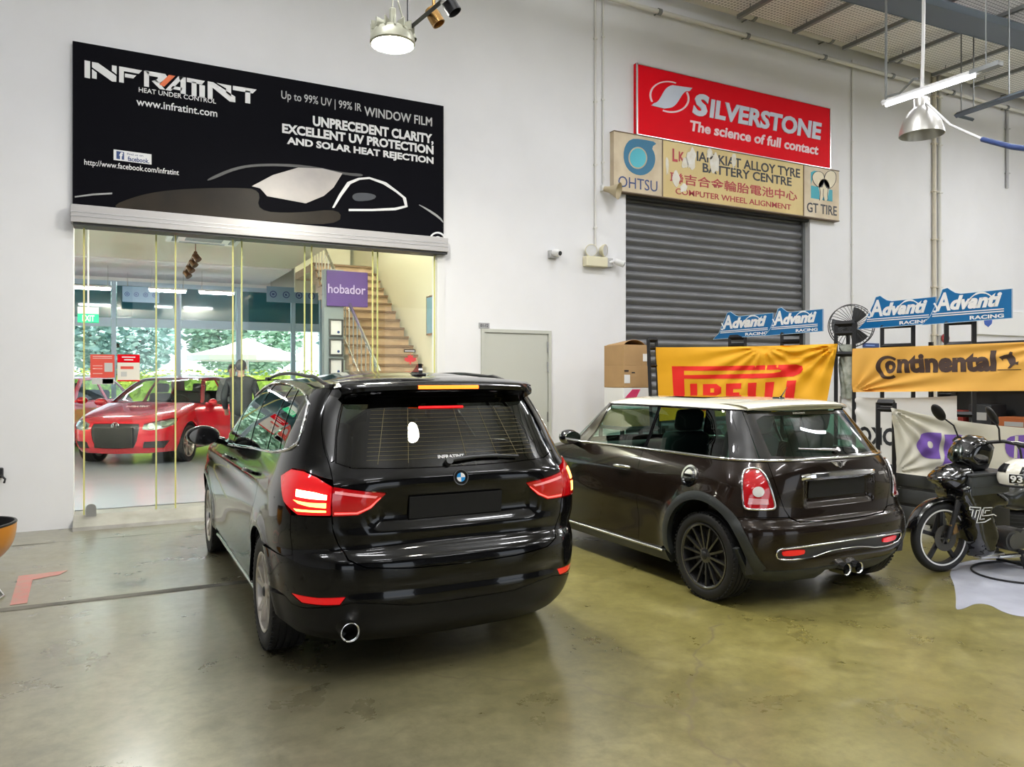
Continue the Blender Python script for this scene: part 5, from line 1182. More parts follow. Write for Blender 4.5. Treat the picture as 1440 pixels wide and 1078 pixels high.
for sg in (-1, 1): PM.panel('headlamp', m_lampwhite, [(sg*s, z) for s, z in ellipse(-2.62, .70, .07, .085, 24)], off=.006, flange=.01)
PM.panel('grille', m_blackmetal, [(-2.8, .40), (-2.78, .62), (-2.999, .64), (-2.999, .38)], off=.004, flange=.01)
# ---------------------------------------------------------------- red hatchbacks in the showroom
golf_prof = dict(
 W=[(.12,.76),(.25,.82),(.4,.862),(.6,.878),(.8,.876),(.92,.852),(1.0,.808),(1.1,.755),(1.2,.70),(1.3,.642),(1.38,.585),(1.44,.53)],
 Yr=[(.12,.2),(.3,.04),(.5,0),(.7,.02),(.95,.08),(1.1,.15),(1.3,.33),(1.44,.48)],
 Br=[(.12,.55),(.9,.6),(1.44,.45)], nr=[(.12,3),(.9,3.4),(1.44,3.2)],
 Yf=[(.12,4.0),(.22,4.12),(.35,4.19),(.5,4.20),(.62,4.18),(.70,4.13),(.78,4.0),(.85,3.78),(.92,3.48),(.97,3.25),(1.01,3.06),(1.08,2.92),(1.2,2.72),(1.3,2.54),(1.38,2.38),(1.44,2.22)],
 Bf=[(.12,.7),(.5,.75),(.75,.75),(.9,.65),(1.0,.45),(1.2,.35),(1.44,.3)],
 nf=[(.12,2.7),(.5,2.9),(.8,3.0),(1.0,3.0),(1.44,3.4)])
def golf_disp(x, y, z):
    side = np.clip((x-.6)/.15, 0, 1); d = 0*x
    for cy in (.78, 3.36): r = np.hypot(y-cy, z-.33); d = d+side*.014*np.exp(-((r-.37)/.05)**2)*(z < .8)
    return d
SG = BodySurface(golf_prof, .12, 1.44, .9, 3.0, golf_disp, clamp=True)
fx = lambda x, z: (-SG.s_of_fx(x, z), z)
def make_hatch(name, label, loc, rotz, plate=True, open_door=True):
    g = thing(name, label, 'car', loc, rotz, None); PG = Panels(SG, g, (1.25, 2.1, 1.7)); ys = lambda y, z: (-SG.s_of_y(y, z), z)
    aR = PG.arch(.78, .33, .36, .22); aF = PG.arch(3.36, .33, .36, .22)
    door = [ys(1.75, .96), ys(1.78, .6), ys(1.80, .24), ys(2.93, .24), ys(2.98, .6), ys(2.95, .955)]
    nose = [(-2.999, .62), (-2.80, .625), (-2.70, .64), (-2.50, .70), (-2.42, .78)]      # bonnet shut line
    lamp = [fx(.43, .60), fx(.44, .69), fx(.52, .715), fx(.64, .745), fx(.76, .775), fx(.82, .765), fx(.835, .72), fx(.81, .655), fx(.70, .605), fx(.56, .585)]
    gr = [(-2.999, .70), fx(.37, .69), fx(.39, .62), fx(.36, .42), fx(.30, .30), (-2.999, .285)]
    low = [fx(.78, .41), fx(.46, .40), fx(.43, .29), fx(.70, .28)]
    belt = [(-2.10, .985), (-2.0, .965), (-1.6, .965), (-1.0, .975), (-.5, .98), (0, .98)]
    out = belt[::-1]+[(-2.16, .985), (-2.5, 1.0), (-2.999, 1.01), (-2.999, .20)]+aF[::-1]+[ys(2.9, .2), ys(1.25, .2)]+aR[::-1]+[(-.4, .2), (0, .2)]
    holesL = [door, lamp, low]
    halves = []
    for sg in (1, -1):
        hs = [[(sg*s, z) for s, z in h] for h in (holesL if sg == 1 else [lamp, low])]
        # the grille reaches the centre line: cut it from the outline itself
        o = belt[::-1]+[(-2.16, .985), (-2.5, 1.0), (-2.999, 1.01), (-2.999, .70)]+gr[1:5]+[(-2.999, .285), (-2.999, .20)]+aF[::-1]+[ys(2.9, .2), ys(1.25, .2)]+aR[::-1]+[(-.4, .2), (0, .2)]
        halves.append(PG.mesh([(sg*s, z) for s, z in o], hs, dz=.022, du=.035, flange=.03, gap=0))
    norm_mesh('body', halves, m_paint_red, g)
    for sg in (1, -1):
        L = lambda pts: [(sg*s, z) for s, z in pts]
        lp = PG.panel('headlamp', m_cglass_clear, L(lamp), off=.002, flange=0, gap=.003); PG.panel('lamp_bowl', m_alu, L(lamp), parent=lp, off=-.03, flange=0, gap=-.004)
        for s0, z0 in (fx(.70, .69), fx(.55, .655)): mb = MB(); disc_on(PG, mb, sg*s0, z0, .0, .052, -.010); mb.obj('reflector_bowl', m_chrome, lp, 40, world=False, fixn=True)
        PG.panel('lower_grille', m_black, L(low), off=-.01, flange=.02)
        # glasshouse
        w1 = [(-1.97, .985), (-1.95, 1.15), (-1.90, 1.385), (-1.48, 1.40), (-1.35, .985)]; w2 = [(-1.29, .985), (-1.42, 1.40), (-.85, 1.38), (-.70, 1.2), (-.62, .99)]
        PG.panel('upper_frame', m_paint_red, L([(-2.04, .985), (-2.02, 1.15), (-1.98, 1.41), (-1.3, 1.43), (-.7, 1.425), (-.50, 1.40), (-.44, 1.2), (-.40, .98), (-.8, .975), (-1.6, .965)]), [L(w1), L(w2)], flange=.02, gap=0)
        if not (open_door and sg == 1): PG.panel('side_window', m_cglass_clear, L(w1), flange=0, off=-.004)
        PG.panel('side_window', m_cglass_clear, L(w2), flange=0, off=-.004)
        if sg == -1:
            pass
        mb = MB(); mb.ball((-sg*1.0, 2.72, 1.0), (.115, .08, .07), 18, 12); mb.cyl((-sg*.84, 2.8, .98), (-sg*.94, 2.76, .98), .025, n=8); (mb.xform(Matrix.Translation((-.86, 2.93, 0)) @ Matrix.Rotation(math.radians(-60), 4, 'Z') @ Matrix.Translation((.86, -2.93, 0))) if open_door and sg == 1 else None); mb.obj('mirror', m_paint_red, g, 60, world=False)
    # the driver's door, standing open
    V, F, ln = PG.mesh(door, (), dz=.05, du=.05, flange=.05); hinge = Vector((-.86, 2.93, 0)); ang = math.radians(-60) if open_door else 0
    R = Matrix.Translation(hinge) @ Matrix.Rotation(ang, 4, 'Z') @ Matrix.Translation(-hinge); R3 = R.to_3x3()
    me = bpy.data.meshes.new('door'); me.from_pydata([tuple(R @ Vector(v)) for v in V], [], F); me.materials.append(m_paint_red); me.shade_smooth(); me.normals_split_custom_set([tuple(R3 @ Vector(n)) for t in ln for n in t])
    do = bpy.data.objects.new('door', me); COL.objects.link(do); do.parent = g
    if open_door:
        w1 = [(-1.97, .99), (-1.95, 1.15), (-1.90, 1.385), (-1.48, 1.40), (-1.35, .99)]
        mb = MB(); mb.tube([R @ Vector(p) for p in PG.line(w1[:]+[w1[0]], off=0)], .016, 6); mb.obj('window_frame', m_black, do, 60, world=False)
        V, F, ln = PG.mesh(w1, (), flange=0, dz=.1, du=.1); mb = MB(); mb.add([R @ Vector(v) for v in V], F); mb.obj('window', m_cglass_clear, do, 60, world=False)
        V, F, ln = PG.mesh(door, (), off=-.05, dz=.1, du=.1, flange=0); mb = MB(); mb.add([R @ Vector(v) for v in V], F); mb.obj('door_lining', m_darkgrey, do, 60, world=False)
    # front
    PG.panel('grille', m_blackmetal, gr+[(-s, z) for s, z in gr[::-1]] if False else gr, off=-.006, flange=0); PG.panel('grille', m_blackmetal, [(-s, z) for s, z in gr], off=-.006, flange=0)
    if plate: mb = MB(); mb.box((0, 4.205, .47), (.62, .03, .33), bev=.01); mb.obj('plate_cover', mat('blacked_out_cover', (.002, .002, .002), .7), g, 40, world=False)
    c = Vector((0, 4.165, .655)); mb = MB(); mb.lathe([(.052, 0), (.058, .004), (.064, 0)], c, (0, 1, .15), 28)
    for q in ([(-.030, .038), (-.012, -.002), (.0, .016), (.012, -.002), (.030, .038)], [(-.046, .014), (-.018, -.046), (0, -.012), (.018, -.046), (.046, .014)]): mb.tube([c+Vector((x, .004, y)) for x, y in q], .006, 6)
    mb.obj('badge', m_chrome, g, 50, world=False)
    mb = MB(); on_rear  # noqa
    mb = MB(); text(mb, 'INFRATINT', .19, -.19, 0, .035, None, .03, 0, .002, fn=lambda x, y, h: (x, 3.44-y*2.2, .937+h+y*.55)); mb.obj('bonnet_sticker', m_signwhite, g, world=False)
    # windscreen and roof
    ws = [(-2.06, 1.39), (-2.08, 1.2), (-2.09, 1.02), (-2.5, 1.03), (-2.999, 1.04), (-2.999, 1.42), (-2.3, 1.42)]
    norm_mesh('windscreen', [PG.mesh([(sg*s, z) for s, z in ws], flange=0, gap=0) for sg in (1, -1)], m_cglass_clear, g)
    for sg in (1, -1): PG.panel('front_pillar', m_paint_red, [(sg*s, z) for s, z in [(-1.985, .98), (-1.965, 1.15), (-1.915, 1.40), (-2.07, 1.41), (-2.09, 1.2), (-2.10, 1.0)]], off=.004, gap=0)
    RG = coons(SG, .60, 2.02, lambda s: np.interp(s, [0, .6, .9, 1.3, 1.9, 2.3, 3], [1.40, 1.40, 1.42, 1.43, 1.41, 1.415, 1.42]), .06, 3.0); mb = MB(); mb.grid(RG); mb.obj('roof', m_paint_red, g, 60, world=False, fixn=True)
    rg = [(-.56, .985), (-.55, 1.2), (-.60, 1.39), (.60, 1.39), (.55, 1.2), (.56, .985)]; PG.panel('rear_window', m_cglass_clear, rg, flange=0)
    # cabin, wheels
    mb = MB()
    for x in (-.36, .36): seat(mb, x, 2.05, .52, .46)
    mb.obj('front_seats', m_seat, g, 60, world=False); mb = MB(); seat(mb, 0, 1.1, .55, 1.1, d=.45, hr=False); mb.obj('rear_bench', m_seat, g, 60, world=False)
    mb = MB(); mb.box((0, 2.85, .90), (1.36, .5, .2), bev=.07); mb.obj('dashboard', m_darkgrey, g, 60, world=False)
    mb = MB(); mb.tube([(-.36+.18*math.cos(t), 2.52+.05*math.sin(t), .95+.17*math.sin(t)) for t in np.linspace(0, 2*PI, 26)[:-1]], .014, 6, closed=True); mb.obj('steering_wheel', m_black, g, 60, world=False)
    mb = MB(); mb.box2((-.72, 1.2, .17), (.72, 2.9, .22)); mb.box2((-.48, .2, .2), (.48, 1.3, .3)); mb.box2((-.48, 2.8, .2), (.48, 4.0, .3)); mb.obj('floor_pan', m_black, g, world=False)
    for sg in (-1, 1):
        for cy in (.78, 3.36): wheel(g, sg*.765, cy, .316, .22, .226, sg, (m_rubber, m_rim_silver, m_disc, m_darkgrey), 5, 'double'); housing(sg*.84, cy, .33, .37, .28, sg).obj('wheel_housing', m_black, g, 40, world=False)
    return g
ax = np.array([.4625, .8866]); fc = np.array([.035, 13.97])
def rear_origin(front): return (front[0]+ax[0]*4.2, front[1]+ax[1]*4.2, FLZ)
rz = math.atan2(-ax[1], -ax[0])-PI/2
golf = make_hatch('car', 'red hatchback in the showroom with its front door open and a blacked-out number plate', rear_origin(fc), rz)
side = np.array([.8866, -.4625])
f2 = fc-side*2.9+ax*1.0
golf2 = make_hatch('car', 'second red car, mostly hidden behind the left wall, left of the open-doored hatchback', rear_origin(f2), rz, False, False)
# ---------------------------------------------------------------- the showroom behind the glass
YB = 19.6
struct('wall_showroom_left', MB().box2((-9.2, YW+.3, 0), (-9, YB+.2, 5)), m_cream_wall)
XWR = 4.75
struct('wall_showroom_right', MB().box2((XWR, YW+.301, 0), (XWR+.2, YB+.2, 7.2)), m_cream_wall)
ZC = 3.86
struct('ceiling_showroom', MB().box2((-9, YW+.31, ZC), (3.40, YB, ZC+.15)), m_cream_wall)
struct('ceiling_stairwell', MB().box2((3.40, YW+.31, 7.0), (XWR, YB, 7.15)), m_cream_wall)
struct('wall_stairwell', MB().box2((3.30, YW+.32, ZC+.15), (3.40, YB, 7.0)), m_cream_wall)
z_beam = ZC; z_low = float(on(300, 402, Y=YB)[2])
struct('trim_5', MB().box2((-9, 16.6, ZC-.03), (3.38, YB, ZC)), m_ceil)
# window wall
zt, zm = z_low, float(on(300, 457, Y=YB)[2])
struct('wall_showroom_back', MB().prism([(-9, zt), (6, zt), (6, 7.2), (-9, 7.2)], (0, YB+.15, 0), (1, 0, 0), (0, 0, 1), (0, -.15, 0)), m_ceil)
xs_ = [float(on(q, 500, Y=YB)[0]) for q in (60, 160, 251, 335, 412, 452)]
xs_ = [-9]+xs_
for i in range(len(xs_)-1):
    a, b = xs_[i], xs_[i+1]; w = thing('window_%d' % (i+1), 'tall blue grey framed showroom window', None, ((a+b)/2, YB, FLZ)); w['kind'] = 'structure'; del w['label']
    mb = MB()
    for x, x2 in ((a+.001, a+.05), (b-.05, b-.001)): mb.box2((x, YB-.06, FLZ), (x2, YB+.06, zt))
    mb.box2((a+.06, YB-.05, zm-.10), (b-.06, YB+.05, zm+.10)); mb.box2((a+.06, YB-.05, zt-.1), (b-.06, YB+.05, zt)); mb.box2((a+.06, YB-.05, FLZ), (b-.06, YB+.05, FLZ+.12)); mb.obj('window_frame', m_framegrey, w)
    MB().add([(a+.06, YB, FLZ+.1), (b-.06, YB, FLZ+.1), (b-.06, YB, zm-.09), (a+.06, YB, zm-.09)], [(0, 1, 2, 3)]).obj('pane', m_glass, w)
    MB().box2((a+.06, YB+.01, zm+.1), (b-.06, YB+.03, zt-.1)).obj('dark_pane', mat('dark_teal_glass', (.025, .13, .16), .08, coat=1) if i == 0 else bpy.data.materials['dark_teal_glass'], w)
struct('wall_showroom_pier', MB().box2((xs_[-1]+.06, YB-.3, FLZ), (6, YB+.1, zt)), m_greywall)
# boards imitating a pictogram band mirrored in the glass, before the upper windows
m_pict = mat('pale_blue_reflected_board', (.22, .34, .46), .4)
for k, (pa, pb, lab) in enumerate(((172, 224, 'left pale blue board with a row of dark pictograms under the showroom ceiling'), (375, 447, 'right pale blue board with a row of dark pictograms under the showroom ceiling'))):
    y = 18.6; xa, xb = float(on(pa, 415, Y=y)[0]), float(on(pb, 415, Y=y)[0]); za, zb = float(on(pa, 424, Y=y)[2]), float(on(pa, 402, Y=y)[2])
    s = thing('pictogram_reflection', lab, 'sign', ((xa+xb)/2, y, za), group='showroom pictogram boards'); MB().box2((xa, y, za), (xb, y+.03, zb), .005).obj('board', m_pict, s)
    mb = MB(); n = 4; w = (xb-xa)/n
    for i in range(n):
        cx = xa+w*(i+.5); cz = (za+zb)/2; r = min(w, zb-za)*.27
        mb.prism(ellipse(cx, cz, r, r, 20), (0, y, 0), (1, 0, 0), (0, 0, 1), (0, -.004, 0), [ellipse(cx, cz, r*.72, r*.72, 16)])
        mb.prism([(cx-r*.35, cz-r*.3), (cx+r*.35, cz-r*.3), (cx+r*(.1 if i % 2 else .35), cz+r*.3), (cx-r*.35, cz+r*.3)], (0, y, 0), (1, 0, 0), (0, 0, 1), (0, -.004, 0))
    mb.obj('pictograms', m_navy, s)
    for x in (xa+.1, xb-.1): MB().cyl((x, y+.015, zb), (x, y+.015, z_beam-.02), .006, n=6).obj('hanger', m_steel, s)
# ceiling cassette air conditioner
c = on(288, 336, Z=ZC-.08); x0, y0 = float(c[0]), float(c[1])
a = thing('air_conditioner', 'white ceiling cassette air conditioner with slatted outlets in the showroom', 'air conditioner', (x0, y0, ZC-.08))
MB().box((x0, y0, ZC-.055), (1.1, 1.1, .05), bev=.015).obj('panel', m_trimwhite, a)
mb = MB()
for k in range(4):
    M = Matrix.Translation((x0, y0, ZC-.085)) @ Matrix.Rotation(k*PI/2, 4, 'Z'); q = MB().box((0, .43, 0), (.7, .07, .012)); q.xform(M); mb.add(q.v, q.f)
for k in range(9): mb.box((x0, y0-.24+.06*k, ZC-.082), (.56, .022, .006))
mb.obj('louvres', m_greywall, a)
# lit ceiling lamps
for px, py, lab in ((128, 405, 'small lit tube lamp at the left under the showroom ceiling, above the exit sign'), (305, 412, 'small lit tube lamp under the middle of the showroom ceiling'), (236, 409, 'small lit tube lamp under the showroom ceiling, behind the second glass door edge')):
    p = on(px, py, Y=17.6); x, y, z = map(float, p)
    t = thing('ceiling_lamp', lab, 'ceiling light', (x, y, z), group='showroom ceiling lamps'); MB().box((x, y, z+.04), (.74, .16, .04), bev=.01).obj('housing', m_trimwhite, t); MB().box((x, y, z), (.70, .12, .05), bev=.02).obj('diffuser', mat('lit_showroom_tube', (1, 1, 1), .4, emit=(.95, .98, 1), estr=40) if 'lit_showroom_tube' not in bpy.data.materials else bpy.data.materials['lit_showroom_tube'], t)
    for dx in (-.3, .3): MB().cyl((x+dx, y, z+.06), (x+dx, y, ZC-.03), .006, n=6).obj('rod', m_steel, t)
for i, (x, y) in enumerate(((-5.5, 10.5), (-2.6, 10.5), (.3, 10.5), (2.5, 10.4), (-7, 13.5), (-7.2, 16.5))):  # unseen panels added to brighten the showroom and its ceiling
    t = thing('added_light_panel', 'square lit ceiling panel high in the showroom, hidden by the header', 'ceiling light', (x, y, ZC-.30), group='showroom ceiling panels')
    MB().box((x, y, ZC-.28), (.62, .62, .04)).obj('frame', m_trimwhite, t); area_light('added_panel_light', (0, 0, -.03), (.56, .56), 42, (1, .98, .94), parent=t); area_light('added_panel_uplight', (0, 0, .05), (.56, .56), 480, (1, .97, .88), rot=(PI, 0, 0), parent=t)
    for dx in (-.25, .25): MB().cyl((x+dx, y, ZC-.26), (x+dx, y, ZC), .006, n=6).obj('rod', m_steel, t)
area_light('added_stairwell_fill', (4.05, 12, 6.9), (.6, 2.0), 230, (1, .95, .82))  # added area light without a fixture, brightens the stairs
# track with small spots, standing in for a reflection in the glass
p0 = on(259, 384, Y=14.9); p1 = on(275, 355, Y=14.0); t = thing('track_light', 'short bronze spotlight track hanging in the showroom', 'spotlight', tuple(map(float, (p0+p1)/2)))
mb = MB(); mb.cyl(p0, p1, .03, n=8); mb.cyl(p1, (p1[0], p1[1], ZC), .008, n=6); mb.obj('track', m_bronze, t)
for k in range(4):
    q = Vector(p0+(p1-p0)*(.1+.27*k)); mb = MB(); mb.cyl(q, q+Vector((.06, -.05, -.10)), .05, .06, n=14); mb.obj('spot', m_bronze, t, 40)
# EXIT sign
ye = 12.2; xa, za = W(109, 453, ye); xb, zb = W(139, 432, ye); zmid = W(109, 440.5, ye)[1]
s = thing('exit_sign', 'green and white EXIT sign hanging on a rod behind the left glass door', 'sign', ((xa+xb)/2, ye, za))
MB().box2((xa, ye, zmid), (xb, ye+.05, zb), .004).obj('white_housing', m_trimwhite, s)
MB().box2((xa, ye, za), (xb, ye+.05, zmid), .004).obj('green_panel', mat('lit_green_exit_panel', (.02, .50, .22), .4, emit=(.02, .75, .30), estr=.35), s)
mb = MB(); text(mb, 'EXIT', xa+(xb-xa)*.22, xb-(xb-xa)*.2, za+(zmid-za)*.15, zmid-(zmid-za)*.15, wfr(ye), .03, 0, .004); mb.obj('lettering', m_signwhite, s)
MB().cyl(((xa+xb)/2, ye+.02, zb), ((xa+xb)/2, ye+.02, ZC), .012, n=8).obj('rod', m_trimwhite, s)
# notices stuck on the glass
yg = YW+.005
def notice(name, lab, px0, py0, px1, py1, parts):
    x0, z1 = W(px0, py0, yg); x1, z0 = W(px1, py1, yg); s = thing(name, lab, 'notice', ((x0+x1)/2, yg, z0))
    for nm, a, b, c_, d, m in parts: MB().box2((x0+(x1-x0)*a, yg-.003-.002*(nm != 'sheet'), z0+(z1-z0)*b), (x0+(x1-x0)*c_, yg+.004, z0+(z1-z0)*d)).obj(nm, m, s)
    return s, x0, x1, z0, z1
m_orred = mat('orange_red_sheet', (.72, .09, .06), .4); m_creamsheet = mat('cream_sheet', (.80, .76, .66), .5); m_greyprint = mat('pale_grey_print', (.55, .55, .52), .5)
s, x0, x1, z0, z1 = notice('notice', 'orange red check-in notice with a pale square, left on the glass door', 127, 498, 161, 540, [('sheet', 0, .22, 1, 1, m_orred), ('pale_square', .58, .42, .92, .72, m_greyprint), ('lower_strip', .06, 0, 1, .2, m_greyprint), ('strip_picture', .5, .02, .95, .18, m_signwhite)])
mb = MB(); 
for z in (.93, .87, .62, .52, .36): text(mb, 'please scan before entry' if z > .8 else 'safe entry', x0+(x1-x0)*.1, x0+(x1-x0)*(.9 if z > .8 else .5), z0+(z1-z0)*(z-.025), z0+(z1-z0)*(z+.025), wfr(yg-.005), 0, 0, .001) if False else mb.box2((x0+(x1-x0)*.1, yg-.006, z0+(z1-z0)*(z-.012)), (x0+(x1-x0)*(.9 if z > .8 else .5), yg-.004, z0+(z1-z0)*(z+.012)))
mb.obj('text_lines', mat('pale_pink_lines', (.85, .50, .45), .5), s)
s, x0, x1, z0, z1 = notice('notice', 'cream notice with a red heading and an orange button, right on the glass door', 165, 498, 196.5, 536, [('sheet', 0, 0, 1, .72, m_creamsheet), ('red_heading', 0, .70, 1, 1, m_signred), ('orange_button', .14, .46, .72, .56, m_orred), ('grey_block', .16, .18, .42, .36, m_greyprint), ('red_foot', 0, 0, 1, .05, m_signred)])
mb = MB(); mb.box2((x0+(x1-x0)*.2, yg-.007, z0+(z1-z0)*.88), (x0+(x1-x0)*.8, yg-.005, z0+(z1-z0)*.92)); mb.box2((x0+(x1-x0)*.3, yg-.007, z0+(z1-z0)*.78), (x0+(x1-x0)*.7, yg-.005, z0+(z1-z0)*.82)); mb.obj('heading_lines', m_signwhite, s)
# red leaf sticker and little black plate at the right
x, z = W(577, 505, yg); s = thing('sticker', 'red maple leaf shaped sticker on the right glass door', 'sticker', (x, yg, z-.1))
leaf = [(0, 1), (.18, .55), (.45, .7), (.38, .25), (.95, .3), (.8, .0), (1.0, -.1), (.5, -.45), (.15, -.4), (.05, -.9), (-.05, -.9), (-.15, -.4), (-.5, -.45), (-1.0, -.1), (-.8, 0), (-.95, .3), (-.38, .25), (-.45, .7), (-.18, .55)]
mb = MB(); mb.prism([(x+.085*a, z+.075*b) for a, b in leaf], (0, yg, 0), (1, 0, 0), (0, 0, 1), (0, -.004, 0)); mb.obj('leaf', mat('red_sticker', (.60, .05, .06), .4), s)
x0, z1 = W(568, 491, yg); x1, z0 = W(584, 495.5, yg); s = thing('door_plate', 'tiny black plate above the red leaf sticker', 'sign', ((x0+x1)/2, yg, z0)); MB().box2((x0, yg-.004, z0), (x1, yg, z1)).obj('plate', m_black, s)
mb = MB(); mb.box2((x0+.012, yg-.006, (z0+z1)/2-.006), (x1-.012, yg-.004, (z0+z1)/2+.006)); mb.obj('print', m_signwhite, s)
# partition with a panel imitating a mirrored purple sign, and framed certificates
yp = 12.6; xa, zt_ = W(456, 378, yp); xb = 3.42
part = MB().box2((xa, yp, FLZ), (xb, yp+.15, zt_)); struct('wall_partition', part, m_greywall)
z1 = W(458, 380, yp)[1]; z0 = W(458, 430, yp)[1]; xq = W(516, 400, yp)[0]
s = thing('purple_sign_reflection', 'purple fascia sign with pale lettering beside the stairs in the showroom', 'sign', ((xa+xq)/2, yp, z0))
MB().box2((xa+.03, yp-.05, z0), (xq, yp-.01, z1), .004).obj('panel', mat('mirrored_purple_sign_face', (.065, .03, .17), .4), s)
mb = MB(); text(mb, 'hobador', xa+.05, xq-.04, z0+(z1-z0)*.36, z0+(z1-z0)*.62, wfr(yp-.05), .01, 0, .004); mb.obj('lettering', mat('lilac_print', (.50, .44, .66), .5), s)
for k, (pa, pb) in enumerate(((448, 473), (476, 500), (503.5, 528))):
    x0, z1 = W(462.5, pa, yp); x1, z0 = W(482, pb, yp); s = thing('framed_certificate', ('topmost of the three framed certificates beside the stairs', 'middle one of the three framed certificates beside the stairs', 'lowest of the three framed certificates beside the stairs, partly behind the black car')[k], 'certificate', ((x0+x1)/2, yp, z0), group='certificates in the showroom')
    mb = MB(); mb.prism([(x0, z0), (x1, z0), (x1, z1), (x0, z1)], (0, yp, 0), (1, 0, 0), (0, 0, 1), (0, -.03, 0), [[(x0+.025, z0+.025), (x1-.025, z0+.025), (x1-.025, z1-.025), (x0+.025, z1-.025)]]); mb.obj('frame', m_darkgrey, s)
    MB().box2((x0+.02, yp-.012, z0+.02), (x1-.02, yp-.004, z1-.02)).obj('sheet', m_signwhite, s)
    mb = MB(); mb.prism(ellipse(x1-.075, z0+.07, .022, .022, 14), (0, yp-.012, 0), (1, 0, 0), (0, 0, 1), (0, -.003, 0)); mb.obj('seal', m_navy, s)
# staircase
m_nosing = mat('dark_brown_stone_nosing', (.16, .10, .055), .4)
st = thing('staircase', 'brown stone staircase with a steel railing rising behind the right glass door', 'staircase', (4.1, 10.1, FLZ))
SX0, SX1, SYS, NR, RI, TR = 3.48, 4.68, 10.15, 22, .167, .233
for k in range(NR):
    mb = MB(); y = SYS+k*TR; z = FLZ+(k+1)*RI; mb.box2((SX0, y, FLZ if k < 2 else z-RI-.10), (SX1, y+TR+.03, z-.03)); mb.box2((SX0-.02, y-.005, z-.03), (SX1, y+TR+.03, z)); sp_ = mb.obj('step', m_stair, st); MB().box2((SX0-.02, y-.03, z-.035), (SX1, y-.002, z+.001)).obj('nosing', m_nosing, sp_)
yT = SYS+NR*TR; zT = FLZ+NR*RI
MB().box2((SX0, yT, zT-.15), (SX1, yT+1.4, zT)).obj('landing', m_stair, st)
MB().box2((SX0, yT+1.42, zT-.4), (SX1, yT+1.5, zT+2.2)).obj('landing_wall', m_cream_wall, st)
for k in range(0, NR): mb = MB(); mb.cyl((SX0+.03, SYS+k*TR+.1, FLZ+(k+1)*RI), (SX0+.03, SYS+k*TR+.1, FLZ+(k+1)*RI+.86), .011, n=6); mb.obj('baluster', m_steel, st)
mb = MB(); mb.tube([(SX0+.03, SYS-.15, FLZ+.95), (SX0+.03, SYS+.1, FLZ+RI+.88), (SX0+.03, yT, zT+.88), (SX0+.03, yT+1.0, zT+.9)], .028, 8); mb.tube([(SX0+.03, SYS+.1, FLZ+RI+.12), (SX0+.03, yT, zT+.12)], .014, 6); mb.cyl((SX0+.03, SYS-.05, FLZ), (SX0+.03, SYS-.05, FLZ+.95), .025, n=10); mb.obj('handrail', m_steel, st, 50)
# blue poster and wooden frame on the stair wall
xw = XWR
P = [on(q, r, X=xw-.01) for q, r in ((604, 416), (612, 470))]
y0, y1 = sorted((float(P[0][1]), float(P[1][1]))); s = thing('poster', 'narrow blue framed poster on the stair wall behind the right glass door', 'poster', (xw, (y0+y1)/2, float(P[1][2])))
MB().box2((xw-.03, y0-.25, float(P[1][2])), (xw, y1+.1, float(P[0][2]))).obj('frame', m_steel, s); MB().box2((xw-.034, y0-.22, float(P[1][2])+.03), (xw-.029, y1+.07, float(P[0][2])-.03)).obj('print', mat('pale_blue_print', (.22, .38, .55), .4, vary=(.12, .30, .32), scale=2), s)
# ---------------------------------------------------------------- outdoors beyond the showroom
m_pave = mat('bright_paving', (.48, .47, .44), .8)
struct('ground_beyond', MB().box2((-40, YB+.2, -.2), (40, 60, .05)), m_pave)
def leaf_mat(name, c1, c2, sc=2.5): return mat(name, c1, .6, vary=c2, scale=sc)
m_hedge = leaf_mat('yellow_green_leaves', (.42, .55, .07), (.30, .44, .06)); m_leaf = leaf_mat('mid_green_leaves', (.36, .54, .40), (.26, .44, .32)); m_leaf2 = leaf_mat('blue_green_leaves', (.40, .58, .54), (.28, .45, .43)); m_bark = mat('brown_bark', (.12, .08, .05), .8)
def leaves(mb, n, fn, size, rr):
    for _ in range(n):
        c = Vector(fn(rr)); d = Vector((rr.gauss(0, 1), rr.gauss(0, 1), rr.gauss(0, 1))).normalized(); u, w = mb.frame(d); s = size*rr.uniform(.6, 1.3); k = len(mb.v)
        for a, b in ((-1, 0), (0, -.5), (1, 0), (0, .5)): mb.v.append(tuple(c+u*a*s+w*b*s))
        mb.f.append((k, k+1, k+2, k+3))
rr = random.Random(3)
hed = thing('hedge', 'bright yellow green clipped hedge outside the showroom windows', 'hedge', (0, 23.0, .05))
mb = MB(); mb.box2((-10, 22.7, .05), (9, 23.5, 1.62)); leaves(mb, 9000, lambda r: (r.uniform(-10, 9), 22.65+abs(r.gauss(0, .1))*r.choice((1, 1, 8)), r.uniform(.2, 1.78)), .055, rr); mb.obj('foliage', m_hedge, hed)
TL = ['pale green tree seen through the left showroom door', 'green tree outside the showroom, behind the red car', 'green tree outside the showroom, left of the white parasol', 'bluish green tree outside, behind the white parasol', 'bluish green tree outside the showroom, right of the parasol', 'tall tree outside between the left showroom mullions', 'tree outside at the far right of the showroom windows']
